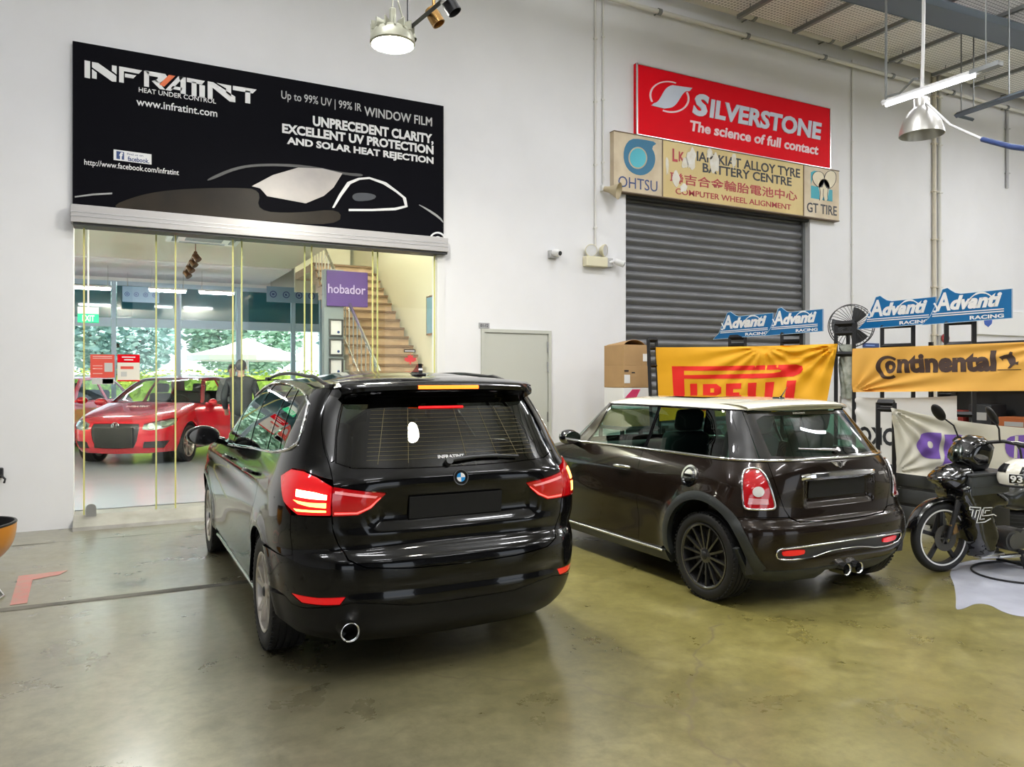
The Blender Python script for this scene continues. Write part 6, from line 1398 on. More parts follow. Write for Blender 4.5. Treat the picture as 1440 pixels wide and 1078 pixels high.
for i, (x, y, r, h) in enumerate(((-8.6, 30, 1.9, 2.6), (-4.2, 30, 1.9, 2.8), (.2, 31, 1.9, 2.8), (4.6, 31, 1.9, 2.8), (9.6, 31, 1.9, 2.8), (-6.4, 36, 2.2, 3.6), (13.6, 34, 2.1, 3.2))):
    t = thing('tree', TL[i], 'tree', (x, y, .05), group='trees beyond the showroom'); mb = MB(); mb.cyl((x, y, .05), (x, y, h), .16, .09, n=10)
    for a in range(4): mb.cyl((x, y, h*.6), (x+r*.6*math.cos(a*1.6+i), y+r*.6*math.sin(a*1.6+i), h+.5), .07, .02, n=6)
    mb.obj('trunk', m_bark, t, 50); mb = MB()
    def fn(q, x=x, y=y, r=r, h=h):
        d = Vector((q.gauss(0, 1), q.gauss(0, 1), q.gauss(0, 1))).normalized()*r*q.uniform(.6, 1.05); return (x+d.x*1.1, y+d.y, h+.4+d.z*.85)
    leaves(mb, 5200, fn, .14, rr); mb.obj('foliage', m_leaf if i % 2 else m_leaf2, t)
# parasol
yu = 25.5; pa = on(345, 477, Y=yu); pl_ = on(262, 499, Y=yu); pr_ = on(428, 500, Y=yu); xu = float(pl_[0]+pr_[0])/2; ru = float(pr_[0]-pl_[0])/2; zr = float(pl_[2]); za = float(pa[2])
u = thing('parasol', 'big white square parasol outside the showroom windows', 'parasol', (xu, yu, .05)); mb = MB(); rows = []
for r_, zz in ((0.001, za+.05), (.35, zr+(za-zr)*.62), (.7, zr+(za-zr)*.27), (1.0, zr), (1.0, zr-.16)):
    rows.append([(xu+ru*r_*math.cos(t)*(1 if k % 2 == 0 else .93), yu+ru*r_*math.sin(t)*(1 if k % 2 == 0 else .93), zz) for k, t in enumerate(np.linspace(0, 2*PI, 17))])
mb.grid(rows); mb.obj('canopy', m_whitecloth, u); MB().cyl((xu, yu, .05), (xu, yu, za), .04, n=10).obj('pole', m_steel, u, 40)
mb = MB(); mb.box((xu, yu, .12), (.8, .8, .14), bev=.02); mb.obj('base', m_darkgrey, u)
for k in range(8): a = 2*PI*k/8; MB().cyl((xu, yu, za-.05), (xu+ru*.95*math.cos(a), yu+ru*.95*math.sin(a), zr+.0), .012, n=5).obj('rib', m_steel, u)
# ---------------------------------------------------------------- lamps and fittings overhead
def flood(fl, lab, power):
    fl = np.array(fl); t = thing('flood_lamp', lab, 'lamp', tuple(fl), group='round flood lamps over the workshop')
    mb = MB(); mb.lathe([(.0, .10), (.10, .10), (.15, .07), (.185, .02), (.19, -.04), (.178, -.055), (.170, -.05)], fl, (0, 0, 1), 32)
    for k in range(14): a = 2*PI*k/14; mb.box(fl+np.array((.135*math.cos(a), .135*math.sin(a), .085)), (.10, .012, .07), rot=(0, 0, a))
    mb.obj('housing', m_floodbody, t, 40)
    mb = MB(); mb.lathe([(0, -.060), (.10, -.057), (.170, -.045)], fl, (0, 0, 1), 32); mb.obj('lens', m_floodlit if power > 150 else m_floodlit2, t, 60)
    mb = MB(); mb.box(fl+np.array((0, 0, .18)), (.05, .05, .16), bev=.01); mb.cyl(fl+np.array((0, 0, .25)), (fl[0], fl[1], 8), .006, n=6); mb.tube([fl+np.array((.03, 0, .12)), fl+np.array((.09, 0, .20)), fl+np.array((.05, 0, .32)), (fl[0]+.02, fl[1], 8)], .007, 6); mb.obj('hanger', m_floodbody, t)
flood((2.11, 6.23, 4.43), 'bright round flood lamp hanging over the black car', 190)
flood((2.70, 1.60, 5.0), 'round flood lamp nearer than the view, mirrored in the rear window of the black car', 100)
p0 = on(571, 44, Y=6.35); p1 = on(652, -24, Y=4.9); d = unit(p1-p0)
t = thing('track_light', 'dark spotlight track slanting out of the top edge beside the flood lamp', 'spotlight', tuple(map(float, p0)))
mb = MB(); mb.tube([p0, p0+(p1-p0)*1.35], .022, 4); mb.cyl(p0+d*.05, (p0[0]+d[0]*.05, p0[1]+d[1]*.05, 8), .007, n=6); mb.obj('track', m_blackmetal, t)
mb = MB(); mb.lathe([(.0, -.03), (.05, -.02), (.06, .05), (.05, .09)], p0+np.array((0, 0, -.02)), (.5, -.3, -.8), 16); mb.obj('end_bracket', m_floodbody, t, 40)
for q, m in ((on(610, 22, Y=5.75), m_brass), (on(632, 5, Y=5.35), m_blackmetal)):
    mb = MB(); mb.lathe([(.0, -.06), (.045, -.06), (.055, .0), (.055, .08), (.048, .08), (.04, .03), (0, .03)], q, (.45, -.25, -.85), 18); mb.cyl(q, q+np.array((0, 0, .14)), .014, n=8); mb.obj('spot', m, t, 40, fixn=True)
# fluorescent batten
a = on(1246, 143, Z=5.0); b = on(1371, 101, Z=5.0); t = thing('tube_light', 'lit white tube light hanging on rods below the mesh ceiling, upper right', 'ceiling light', tuple(map(float, (a+b)/2)))
dv_ = unit(b-a); mb = MB(); mb.tube([a-dv_*.05, b+dv_*.08], .035, 4); mb.obj('batten', m_trimwhite, t)
mb = MB(); mb.cyl(a+np.array((0, 0, -.045)), b+np.array((0, 0, -.045)), .020, n=10); mb.obj('tube', mat('lit_batten_tube', (1, 1, 1), .4, emit=(.92, .93, 1), estr=9), t, 40)
mb = MB(); e = b+dv_*.12; mb.box(e, (.10, .32, .05)); mb.cyl(e, (e[0], e[1], 8), .007, n=6); mb.tube([a, a+np.array((0, 0, .25)), (a[0], a[1], 8)], .016, 6); mb.tube([a+np.array((0, 0, .06)), a+dv_*.18+np.array((0, 0, .05)), a+dv_*.36+np.array((0, 0, .16)), a+dv_*.42+np.array((0, 0, .15))], .014, 6); mb.obj('rods', m_strut, t)
# bell shaped high bay lamp
c = on(1296, 165, Y=5.9); c = c.astype(float); d_ = float(c[0]*SY+c[1]*CY); k_ = d_/1080
t = thing('bell_lamp', 'spun aluminium bell lamp hanging on a white cable at the upper right', 'lamp', tuple(c))
R_ = 29.5*k_; H_ = 52*k_; z0 = float(on(1296, 190, Y=5.9)[2])
prof = [(R_*1.0, 0), (R_*.99, H_*.04), (R_*.93, H_*.2), (R_*.80, H_*.42), (R_*.60, H_*.62), (R_*.42, H_*.72), (R_*.36, H_*.76), (R_*.35, H_*.98), (R_*.30, H_*1.0), (0, H_)]
inn = [(r*.97, h) for r, h in prof[:6]][::-1]
mb = MB(); mb.lathe(prof[::-1]+[(R_*1.0, 0)]+inn[::-1]+[(0, H_*.72)], (c[0], c[1], z0), (0, 0, 1), 40); mb.obj('reflector', mat('spun_aluminium', (.58, .57, .54), .32, .75), t, 40, fixn=True)
mb = MB(); mb.tube([(c[0], c[1], z0+H_)]+[(c[0]+.02*math.sin(q*5)+.05*q, c[1], z0+H_+q*3.0) for q in np.linspace(.05, 1.2, 16)], .020, 8); mb.obj('cable', m_trimwhite, t, 60)
w0 = np.array((c[0]+.03, c[1], z0+H_*.98)); q1 = on(1382, 196, Y=4.6); q2 = on(1470, 212, Y=3.7)
mb = MB(); mb.tube([w0, w0+(q1-w0)*.5+np.array((0, 0, -.08)), q1], .014, 6); mb.obj('side_cord', m_trimwhite, t, 60); mb = MB(); mb.tube([q1, (q1+q2)/2+np.array((0, 0, -.02)), q2], .026, 8); mb.obj('cord_sleeve', m_navy, t, 60)
# ---------------------------------------------------------------- mesh ceiling with channels, pipes and tray
ZM = 7.12
struct('ceiling_mesh', MB().box2((6.45, -2, ZM), (19, 8.75, ZM+.03)), m_perf)
for k, (px, py) in enumerate(((1038, 24), (1116, 45), (1186, 68), (1251, 86), (1311, 106), (1366, 121))):
    p = on(px, py, Z=ZM-.10); x = float(p[0]); y1 = float(p[1]); s = thing('ceiling_channel', 'grey steel channel under the mesh ceiling', 'ceiling channel', (x, (y1-1)/2, ZM-.1), group='channels under the mesh ceiling')
    MB().box2((x-.03, -1.0, ZM-.13), (x+.03, y1, ZM-.07)).obj('channel', m_strut, s)
    for y in (y1-.25, y1-2.4): mb = MB(); mb.cyl((x, y, ZM-.07), (x, y, ZM), .008, n=6); mb.obj('rod', m_strut, s)
for k, y in enumerate((7.4, 6.0, 4.6, 3.2)): struct('trim_%d' % (20+k), MB().box2((6.45, y-.02, ZM-.025), (19, y+.02, ZM)), m_pipe)
for k, (y, z, r) in enumerate(((8.95, 7.25, .075), (9.08, 6.98, .035))):
    s = thing('wall_pipe', ('thick white pipe along the top of the back wall', 'thin white pipe just below the thick one along the top of the back wall')[k], 'pipe', (12.6, y, z))
    MB().cyl((5.9, y, z), (19, y, z), r, n=16).obj('pipe', m_pipe, s, 50)
    mb = MB()
    for x in np.arange(7.2, 19, 1.75): mb.lathe([(r+.012, -.03), (r+.012, .03), (r, .03), (r, -.03)], (x, y, z), (1, 0, 0), 16, closed=True); mb.cyl((x, y, z), (x, YW, z), .012, n=6)
    mb.obj('brackets', m_strut, s)
q0 = on(1255, 5, Z=6.75); q1 = on(1440, 58, Z=6.75); dq = unit(q1-q0)
s = thing('cable_tray', 'slate blue cable tray crossing the top right corner under the mesh ceiling', 'cable tray', tuple(map(float, (q0+q1)/2)))
A0 = q0-dq*2.5; A1 = q1+dq*4; nn = np.array((-dq[1], dq[0], 0)); mb = MB()
mb.add([A0-nn*.22, A0+nn*.22, A1+nn*.22, A1-nn*.22], [(0, 1, 2, 3)])
for sg in (-1, 1): mb.tube([A0+nn*.22*sg+np.array((0, 0, .05)), A1+nn*.22*sg+np.array((0, 0, .05))], .06, 4)
mb.obj('tray', m_traydark, s)
mb = MB()
for k in range(4): o = nn*(-.13+.085*k); mb.tube([A0+o+np.array((0, 0, .04)), A1+o+np.array((0, 0, .04))], .03, 6)
mb.obj('cables', m_black, s)
mb = MB()
for tq in np.linspace(.1, .9, 7): p = A0+(A1-A0)*tq; mb.cyl(p+nn*.2, p+nn*.2+np.array((0, 0, .36)), .009, n=6)
mb.obj('rods', m_strut, s)
# second low channel with a short foot, lower right
p0 = on(1345, 162, Y=7.6); p1 = on(1440, 130, Y=6.2); s = thing('hanging_channel', 'dark hanging steel channel with rods, lower right of the mesh ceiling', 'ceiling channel', tuple(map(float, p0)))
mb = MB(); mb.tube([p0, p1+(p1-p0)*.4], .045, 4); mb.tube([p0, p0+np.array((.35, -.05, -.03))], .03, 4); mb.obj('channel', m_traydark, s)
mb = MB()
for tq in (.08, .28, .8): q = p0+(p1-p0)*tq; mb.cyl(q, (q[0], q[1], ZM), .012, n=6)
mb.obj('rods', m_strut, s)
# ---------------------------------------------------------------- fittings on the back wall
def conduit(lab, px, py0, py1, r=.016, m=m_pipe, joints=()):
    x, z1 = W(px, py0); z0 = W(px, py1)[1]; s = thing('conduit', lab, 'conduit', (x, YW, z0), group='wall conduits'); mb = MB(); mb.cyl((x, YW-r-.004, z0), (x, YW-r-.004, z1), r, n=10); mb.obj('pipe', m, s, 50)
    mb = MB()
    for z in np.arange(z0+.3, z1, .9): mb.box((x, YW-r*1.15-.004, z), (r*3.4, r*2.1, .02))
    mb.obj('clips', m, s); return s
conduit('thin white conduit running down to the emergency light', 836, -20, 350, .016); conduit('thin white conduit running down to the horn speaker', 847, -20, 258, .014)
conduit('faint thin white conduit right of the red tyre sign', 1197, 85, 440, .012)
conduit('left one of the cream pipe pair behind the blue boards', 1311, 60, 560, .035, mat('cream_pipe', (.68, .62, .50), .5)); conduit('right one of the cream pipe pair behind the blue boards', 1319, 60, 560, .03, m_pipe); conduit('grey conduit at the far right of the back wall', 1414, 150, 265, .03, mat('grey_conduit', (.5, .5, .52), .5))
# horn speaker
x, z = W(852, 270); s = thing('horn_speaker', 'small beige horn speaker at the left end of the yellowed sign', 'speaker', (x, YW-.12, z))
mb = MB(); mb.lathe([(.0, -.02), (.035, -.02), (.045, .06), (.07, .12), (.115, .20), (.12, .205), (.105, .19), (.06, .12), (.03, .06), (0, .05)], (x-.06, YW-.08, z+.02), (.55, -.72, -.22), 24); mb.obj('horn', mat('beige_horn', (.50, .42, .27), .5), s, 40, fixn=True)
mb = MB(); mb.box((x-.08, YW-.03, z+.04), (.05, .06, .08)); mb.tube([(x-.07, YW-.03, z+.08), (x-.05, YW-.05, z+.16), (x-.06, YW-.03, z+.24), (x-.03, YW-.03, z+.30)], .006, 6); mb.obj('bracket', m_trimwhite, s)
# emergency light with two lamp heads
x0, z1 = W(819, 360.5); x1, z0 = W(849, 377); s = thing('emergency_light', 'ivory twin-spot emergency light left of the roller shutter', 'emergency light', ((x0+x1)/2, YW, z0))
MB().box2((x0, YW-.11, z0), (x1, YW, z1), .012).obj('box', m_ivory, s)
for px, dx in ((827, -.3), (844.5, .55)):
    cx, cz = W(px, 353); c = Vector((cx, YW-.07, cz)); mb = MB(); mb.lathe([(0, -.05), (.05, -.045), (.085, .0), (.09, .03), (.08, .035)], c, (dx, -.9, -.1), 24); mb.cyl(c, (cx, YW-.06, z1), .014, n=8); h = mb.obj('lamp_head', m_ivory, s, 40); mb = MB(); mb.lathe([(0, .028), (.05, .03), (.082, .03)], c, (dx, -.9, -.1), 24); mb.obj('lens', m_lampwhite, h, 40)
# two small cameras
for (pa, pb, pc, pd), ball, lab, dr in (((770, 352, 783, 364), (777.5, 357.5), 'small white dome camera on a grey box, left of the emergency light', (.2, -.95, -.2)), ((849, 363, 859, 376), (866, 371.5), 'small white bullet camera right of the emergency light', (.75, -.6, -.35))):
    x0, z1 = W(pa, pb); x1, z0 = W(pc, pd); s = thing('security_camera', lab, 'camera', ((x0+x1)/2, YW, z0)); MB().box2((x0, YW-.06, z0), (x1, YW, z1), .006).obj('junction_box', mat('grey_box', (.46, .46, .46), .5) if pa == 770 else bpy.data.materials['grey_box'], s)
    cx, cz = W(*ball); c = Vector((cx, YW-.13, cz)); D_ = Vector(dr).normalized(); mb = MB(); mb.lathe([(0, -.10), (.04, -.095), (.05, -.06), (.05, .04), (.045, .05), (0, .05)], c, D_, 20); mb.cyl(c-D_*.09, ((x0+x1)/2, YW-.05, (z0+z1)/2), .02, n=8); mb.obj('camera_body', m_trimwhite, s, 40); mb = MB(); mb.lathe([(0, .056), (.03, .054), (.034, .046)], c, D_, 16); mb.obj('lens', m_blackgloss, s, 40)
# light switch left, by the wall edge
x, z = W(2, 664); s = thing('wall_hook', 'small black fitting on the white wall at the left edge', 'wall fitting', (x, YW, z)); mb = MB(); mb.box((x-.03, YW-.03, z), (.10, .06, .10), bev=.012); mb.tube([(x, YW-.06, z-.02), (x+.04, YW-.08, z-.06), (x+.03, YW-.08, z-.10)], .01, 6); mb.obj('body', m_black, s)
# fire bell
x, z = W(1321, 476); s = thing('fire_bell', 'small round red fire bell on the pipe behind the blue boards', 'bell', (x, YW-.1, z)); mb = MB(); mb.lathe([(0, .075), (.05, .07), (.085, .045), (.09, .0), (.05, -.01)], (x, YW-.10, z), (0, -1, 0), 24); mb.obj('gong', mat('red_bell', (.35, .02, .03), .25, coat=1), s, 40); mb = MB(); mb.cyl((x, YW-.11, z), (x, YW, z), .05, n=14); mb.obj('base', m_black, s)
# white signboard with a blue shield at the right edge, blue label, outlets
x0, z1 = W(1372, 434); x1, z0 = W(1448, 473); s = thing('white_signboard', 'white signboard with a blue shield behind the right blue board', 'sign', ((x0+x1)/2, YW, z0)); MB().box2((x0, YW-.05, z0), (x1, YW-.004, z1), .004).obj('panel', m_signwhite, s)
mb = MB(); mb.prism([W(*p) for p in [(1379, 445), (1392, 445), (1391, 455), (1386, 460), (1381, 456)]], (0, YW-.05, 0), (1, 0, 0), (0, 0, 1), (0, -.004, 0)); mb.obj('shield', mat('shield_blue', (.03, .10, .42), .4), s)
mb = MB(); mb.box2((W(1395, 0)[0], YW-.054, W(0, 456)[1]), (W(1426, 0)[0], YW-.05, W(0, 452)[1])); mb.obj('text_bar', m_navy, s)
x0, z1 = W(1213, 482); x1, z0 = W(1235, 489); s = thing('blue_label', 'small blue label on the wall beside the fan', 'sign', ((x0+x1)/2, YW, z0)); MB().box2((x0, YW-.02, z0), (x1, YW, z1)).obj('plate', m_navy, s); mb = MB(); mb.box2((x0+.05, YW-.023, z0+.03), (x1-.12, YW-.02, z1-.03)); mb.obj('mark', mat('label_blue', (.20, .30, .62), .4), s)
# ---------------------------------------------------------------- banners, boards and racks at the right
def split_tris(q, F, it):
    T = []
    for f in F: T += [(f[0], f[i], f[i+1]) for i in range(1, len(f)-1)]
    q = [tuple(p) for p in q]
    for _ in range(it):
        mid = {}; T2 = []
        def m_(a, b):
            k = (min(a, b), max(a, b))
            if k not in mid: mid[k] = len(q); q.append(((q[a][0]+q[b][0])/2, (q[a][1]+q[b][1])/2))
            return mid[k]
        for a, b, c in T: x, y, z = m_(a, b), m_(b, c), m_(c, a); T2 += [(a, x, z), (x, b, y), (z, y, c), (x, y, z)]
        T = T2
    return q, T
class Cloth:
    """a hung cloth: corner points in the room, with soft folds"""
    def __init__(self, tl, tr, bl, br, seed=0, amp=.02, fan=((0, 1), (1, 1)), sag=.03, back=(0, 0, 0)):
        self.c = [np.array(p, float) for p in (tl, tr, bl, br)]; u = self.c[1]-self.c[0]; v = self.c[2]-self.c[0]; n = np.cross(u, v); n /= np.linalg.norm(n)
        if n @ (np.array((0, 0, 1.5))-self.c[0]) < 0: n = -n
        self.n = n; self.seed = seed; self.amp = amp; self.fan = fan; self.sag = sag
        r = random.Random(seed); self.w = [(r.uniform(4, 9), r.uniform(-4, 4), r.uniform(0, 6.3), r.uniform(.4, 1)) for _ in range(4)]; self.ph = [r.uniform(0, 6.3) for _ in self.fan]
    def P(self, u, v, h=0.0):
        """u from the left, v from the top"""
        tl, tr, bl, br = self.c; p = (1-v)*((1-u)*tl+u*tr)+v*((1-u)*bl+u*br)
        d = sum(a*math.sin(fx*u+fy*v+ph) for fx, fy, ph, a in self.w)*.25
        for (fu, fv), ph in zip(self.fan, self.ph):
            du, dv = (u-fu)*2.0, v-fv; r = math.hypot(du, dv); th = math.atan2(dv, du); d += .8*math.sin(th*16+ph)*math.exp(-r*1.6)*min(1, r*6)
        p = p+self.n*(d*self.amp+h); p = p-np.array((0, 0, 1.0))*self.sag*4*u*(1-u)*(1-.5*v)
        return p
    def sheet(self, name, m, parent, nu=90, nv=40):
        mb = MB(); mb.grid([[self.P(u, v) for v in np.linspace(0, 1, nv)] for u in np.linspace(0, 1, nu)]); return mb.obj(name, m, parent, 80)
    def fine(self, poly, step=.02, holes=()):
        """a printed shape that follows the cloth"""
        loops = []
        for L in [poly]+list(holes):
            o = []
            for a, b in zip(L, L[1:]+L[:1]):
                k = max(1, int(math.hypot(b[0]-a[0], b[1]-a[1])/step)); o += [(a[0]+(b[0]-a[0])*i/k, a[1]+(b[1]-a[1])*i/k) for i in range(k)]
            loops.append(o)
        co = []; ed = []
        for L in loops: k = len(co); co += [Vector(p) for p in L]; ed += [(k+i, k+(i+1) % len(L)) for i in range(len(L))]
        A = np.array(loops[0]); lo, hi = A.min(0), A.max(0); G = np.array([(x, y) for x in np.arange(lo[0], hi[0], step) for y in np.arange(lo[1], hi[1], step)]).reshape(-1, 2)
        if len(G): co += [Vector(p) for p in G[pin_many(G, loops)]]
        vs, es, fs = delaunay_2d_cdt(co, ed, [], 0, 1e-7)[:3]; V2 = np.array([tuple(p) for p in vs]); ok = pin_many(np.array([V2[list(t)].mean(0) for t in fs]), loops)
        return [self.P(p[0], p[1], .004) for p in V2], [tuple(t) for t, q in zip(fs, ok) if q]
    def prints(self, name, m, parent, shapes):
        mb = MB()
        for s in shapes:
            poly, holes = (s if isinstance(s, tuple) and isinstance(s[0], list) else (s, ())); V, F = self.fine(poly, .02, holes); mb.add(V, F)
        return mb.obj(name, m, parent, 80)
    def text(self, mb, body, u0, u1, v0, v1, bold=0, shear=0):
        V, F = text_shape(body, bold, shear); a = V.min(0); b = V.max(0); q = (V-a)/(b-a)
        q, F = split_tris(q, F, 3); P = [self.P(u0+(u1-u0)*x, v1+(v0-v1)*y, .004) for x, y in q]; mb.add(P, F); return mb
# --- yellow banner
tl = on(922, 488, Y=7.89).astype(float); tr = np.array((7.40, 6.03, tl[2])); tr = on(1178, 483, X=7.40).astype(float)
bl = tl+np.array((.06, 0, -.95)); br = on(1163, 562, X=7.33).astype(float); br = br+(br-tr)*.12
b1 = thing('banner', 'yellow banner with a long red stretched letter logo behind the cream roofed car', 'banner', tuple(bl))
CB = Cloth(tl, tr, bl, br, 3, .035, ((1, 0), (1, 0), (.62, 0)), .012); CB.sheet('cloth', m_yellow, b1)
U = lambda px: (px-922)/(1178-922.0)
Vv = lambda py, px=1000: (py-(488-5*U(px)))/98.0
def R4(x0, y0, x1, y1): return [(U(x0), Vv(y0, x0)), (U(x1), Vv(y0, x1)), (U(x1), Vv(y1, x1)), (U(x0), Vv(y1, x0))]
bowl = [(946, 513), (1020, 513), (1100, 513), (1128, 513), (1136, 516), (1138, 521), (1135, 527), (1126, 531), (1090, 532), (1030, 531), (965, 530), (965, 554), (947, 552)]
hole_ = [(965, 519), (1100, 520), (1109, 521), (1108, 523), (1098, 525), (965, 525)]
sh = [([(U(a), Vv(b, a)) for a, b in bowl], [[(U(a), Vv(b, a)) for a, b in hole_]]), R4(974, 537, 985, 575), R4(1118, 537, 1131, 575)]
sh += [([(U(a), Vv(b, a)) for a, b in [(994, 538), (1015, 538), (1023, 543), (1023, 551), (1016, 555), (1024, 575), (1012, 575), (1005, 557), (1005, 575), (994, 575)]], [[(U(a), Vv(b, a)) for a, b in [(1006, 544), (1012, 544), (1012, 550), (1006, 550)]]])]
sh += [[(U(a), Vv(b, a)) for a, b in [(1030, 538), (1053, 538), (1053, 546), (1041, 546), (1041, 551), (1051, 551), (1051, 558), (1041, 558), (1041, 575), (1030, 575)]], R4(1063, 538, 1075, 575), R4(1088, 538, 1100, 575)]
CB.prints('red_logo', m_redcloth, b1, sh)
# --- orange banner
XC = 7.40
tl = on(1200, 490, X=XC).astype(float); tr = np.array((XC, 3.70, tl[2])); bl = on(1199, 551, X=XC).astype(float); br = np.array((XC, 3.66, float(on(1440, 548, X=XC)[2])))
b2 = thing('banner', 'orange banner with dark brown lettering and a leaping horse', 'banner', tuple(bl)); CO = Cloth(tl, tr, bl, br, 8, .028, ((0, 1), (0, 1), (1, 0)), .0); CO.sheet('cloth', m_orange, b2)
def uvO(px, py):
    q = on(px, py, X=XC); u = (q[1]-tl[1])/(tr[1]-tl[1]); zt = tl[2]+(tr[2]-tl[2])*u; zb = bl[2]+(br[2]-bl[2])*u; return (float(u), float((q[2]-zt)/(zb-zt)))
mb = MB()
def tO(body, p0, p1, bold=.03, sh=0): (u0, v0), (u1, v1) = uvO(*p0), uvO(*p1); CO.text(mb, body, u0, u1, v0, v1, bold, sh)
tO('o', (1244, 507), (1259, 525), .05); tO('ntinental', (1261, 497), (1400, 522), .05)
mb.obj('lettering', m_brownprint, b2, 80)
cpts = [(1249+16.5*math.cos(t), 516.5+16.5*math.sin(t)) for t in np.linspace(math.radians(-48), math.radians(-305), 26)]; cin = [(1249+1.0+11.5*math.cos(t), 516.5+12.5*math.sin(t)) for t in np.linspace(math.radians(-305), math.radians(-48), 26)]
CO.prints('big_letter', m_brownprint, b2, [[uvO(*p) for p in cpts+cin]])
hp = [(1404, 502), (1412, 499), (1418, 498), (1420, 494), (1424, 495), (1423, 499), (1426, 503), (1428, 509), (1432, 508), (1431, 513), (1427, 512), (1424, 514), (1420, 518), (1416, 518), (1420, 513), (1417, 509), (1414, 504), (1409, 505), (1409, 508), (1407, 505)]
CO.prints('horse', m_brownprint, b2, [[uvO(*p) for p in hp], [uvO(*p) for p in [(1402, 519.5), (1434, 519), (1434, 520), (1402, 520.5)]]])
# --- cream banner with purple letters, in front
XP = 6.75
tl3 = on(1253, 573, X=XP).astype(float); dP = unit((1.65, -.68, 0)); nP = np.array((-dP[1], dP[0], 0))
def onP(px, py):
    """the upright plane of the cream banner"""
    o = np.array((0, 0, CAM_H)); d = on(px, py, Y=1.0)-o; t = ((tl3-o) @ nP)/(d @ nP); return o+d*t
tr3 = onP(1452, 602); bl3 = onP(1259, 664); br3 = tr3-np.array((0, 0, .56))
b3 = thing('banner', 'cream banner with big purple letters behind the motorcycle', 'banner', tuple(bl3)); CP = Cloth(tl3, tr3, bl3, br3, 5, .03, ((0, 0), (0, 0), (0, 1)), .03); CP.sheet('cloth', m_creamcloth, b3)
def uvP(px, py):
    q = onP(px, py); u = (q[1]-tl3[1])/(tr3[1]-tl3[1]); zt = tl3[2]+(tr3[2]-tl3[2])*u-.03*4*u*(1-u); zb = bl3[2]+(br3[2]-bl3[2])*u-.03*2*u*(1-u); return (float(u), float((q[2]-zt)/(zb-zt)))
dsh = [(1320, 609), (1305, 607), (1295, 610), (1288, 618), (1287, 627), (1290, 636), (1298, 642), (1318, 644)]
psh = [(1326, 611), (1352, 613), (1364, 620), (1366, 632), (1360, 641), (1346, 645), (1336, 660), (1320, 657), (1326, 640)]
qsh = [(1413, 618), (1422, 612), (1445, 611), (1445, 646), (1420, 644), (1412, 634)]
c1 = [(1305+5*math.cos(t), 625+5*math.sin(t)) for t in np.linspace(0, 2*PI, 16)[:-1]]; c2 = [(1344+6*math.cos(t), 628+5*math.sin(t)) for t in np.linspace(0, 2*PI, 16)[:-1]]; st_ = [(1426, 612.5), (1431, 612.5), (1429, 644), (1424, 644)]
dsh = [(1305.5-18.5*math.sin(t), 626-18.5*math.cos(t)) for t in np.linspace(0, PI, 24)]+[(1319, 644.8), (1321.5, 608.5)]; psh = [(1326, 610.5), (1346, 611)]+[(1347+19*math.sin(t), 628-17*math.cos(t)) for t in np.linspace(0, PI*.9, 20)]+[(1343, 647), (1337, 661), (1320, 658), (1327, 640)]; qsh = smooth_poly(qsh, 1)
for sh_, h_ in ((dsh, c1), (psh, c2), (qsh, st_)): CP.prints('purple_letter', m_purple, b3, [([uvP(*p) for p in sh_], [[uvP(*p) for p in h_]])])
# --- white banner with mirrored black letters, further back
XW = 7.55
tl4 = on(1180, 557, X=XW).astype(float); tr4 = np.array((XW, float(on(1345, 556, X=XW)[1]), float(on(1330, 556, X=XW)[2]))); bl4 = tl4+np.array((0, 0, -.95)); br4 = tr4+np.array((0, 0, -.95))
b4 = thing('banner', 'white banner with black mirrored letters, seen between the hatchback and the cream banner', 'banner', tuple(bl4)); CWh = Cloth(tl4, tr4, bl4, br4, 2, .02, ((0, 0),), .02); CWh.sheet('cloth', m_whitecloth, b4)
def uvW(px, py):
    q = on(px, py, X=XW); u = (q[1]-tl4[1])/(tr4[1]-tl4[1]); zt = tl4[2]+(tr4[2]-tl4[2])*u-.02*4*u*(1-u); return (float(u), float((zt-q[2])/.95))
mb = MB(); (u0, v0), (u1, v1) = uvW(1206, 599), uvW(1263, 628); CWh.text(mb, 'OKO', u1, u0, v0, v1, .035); mb.obj('black_letters', m_black_print, b4, 80)
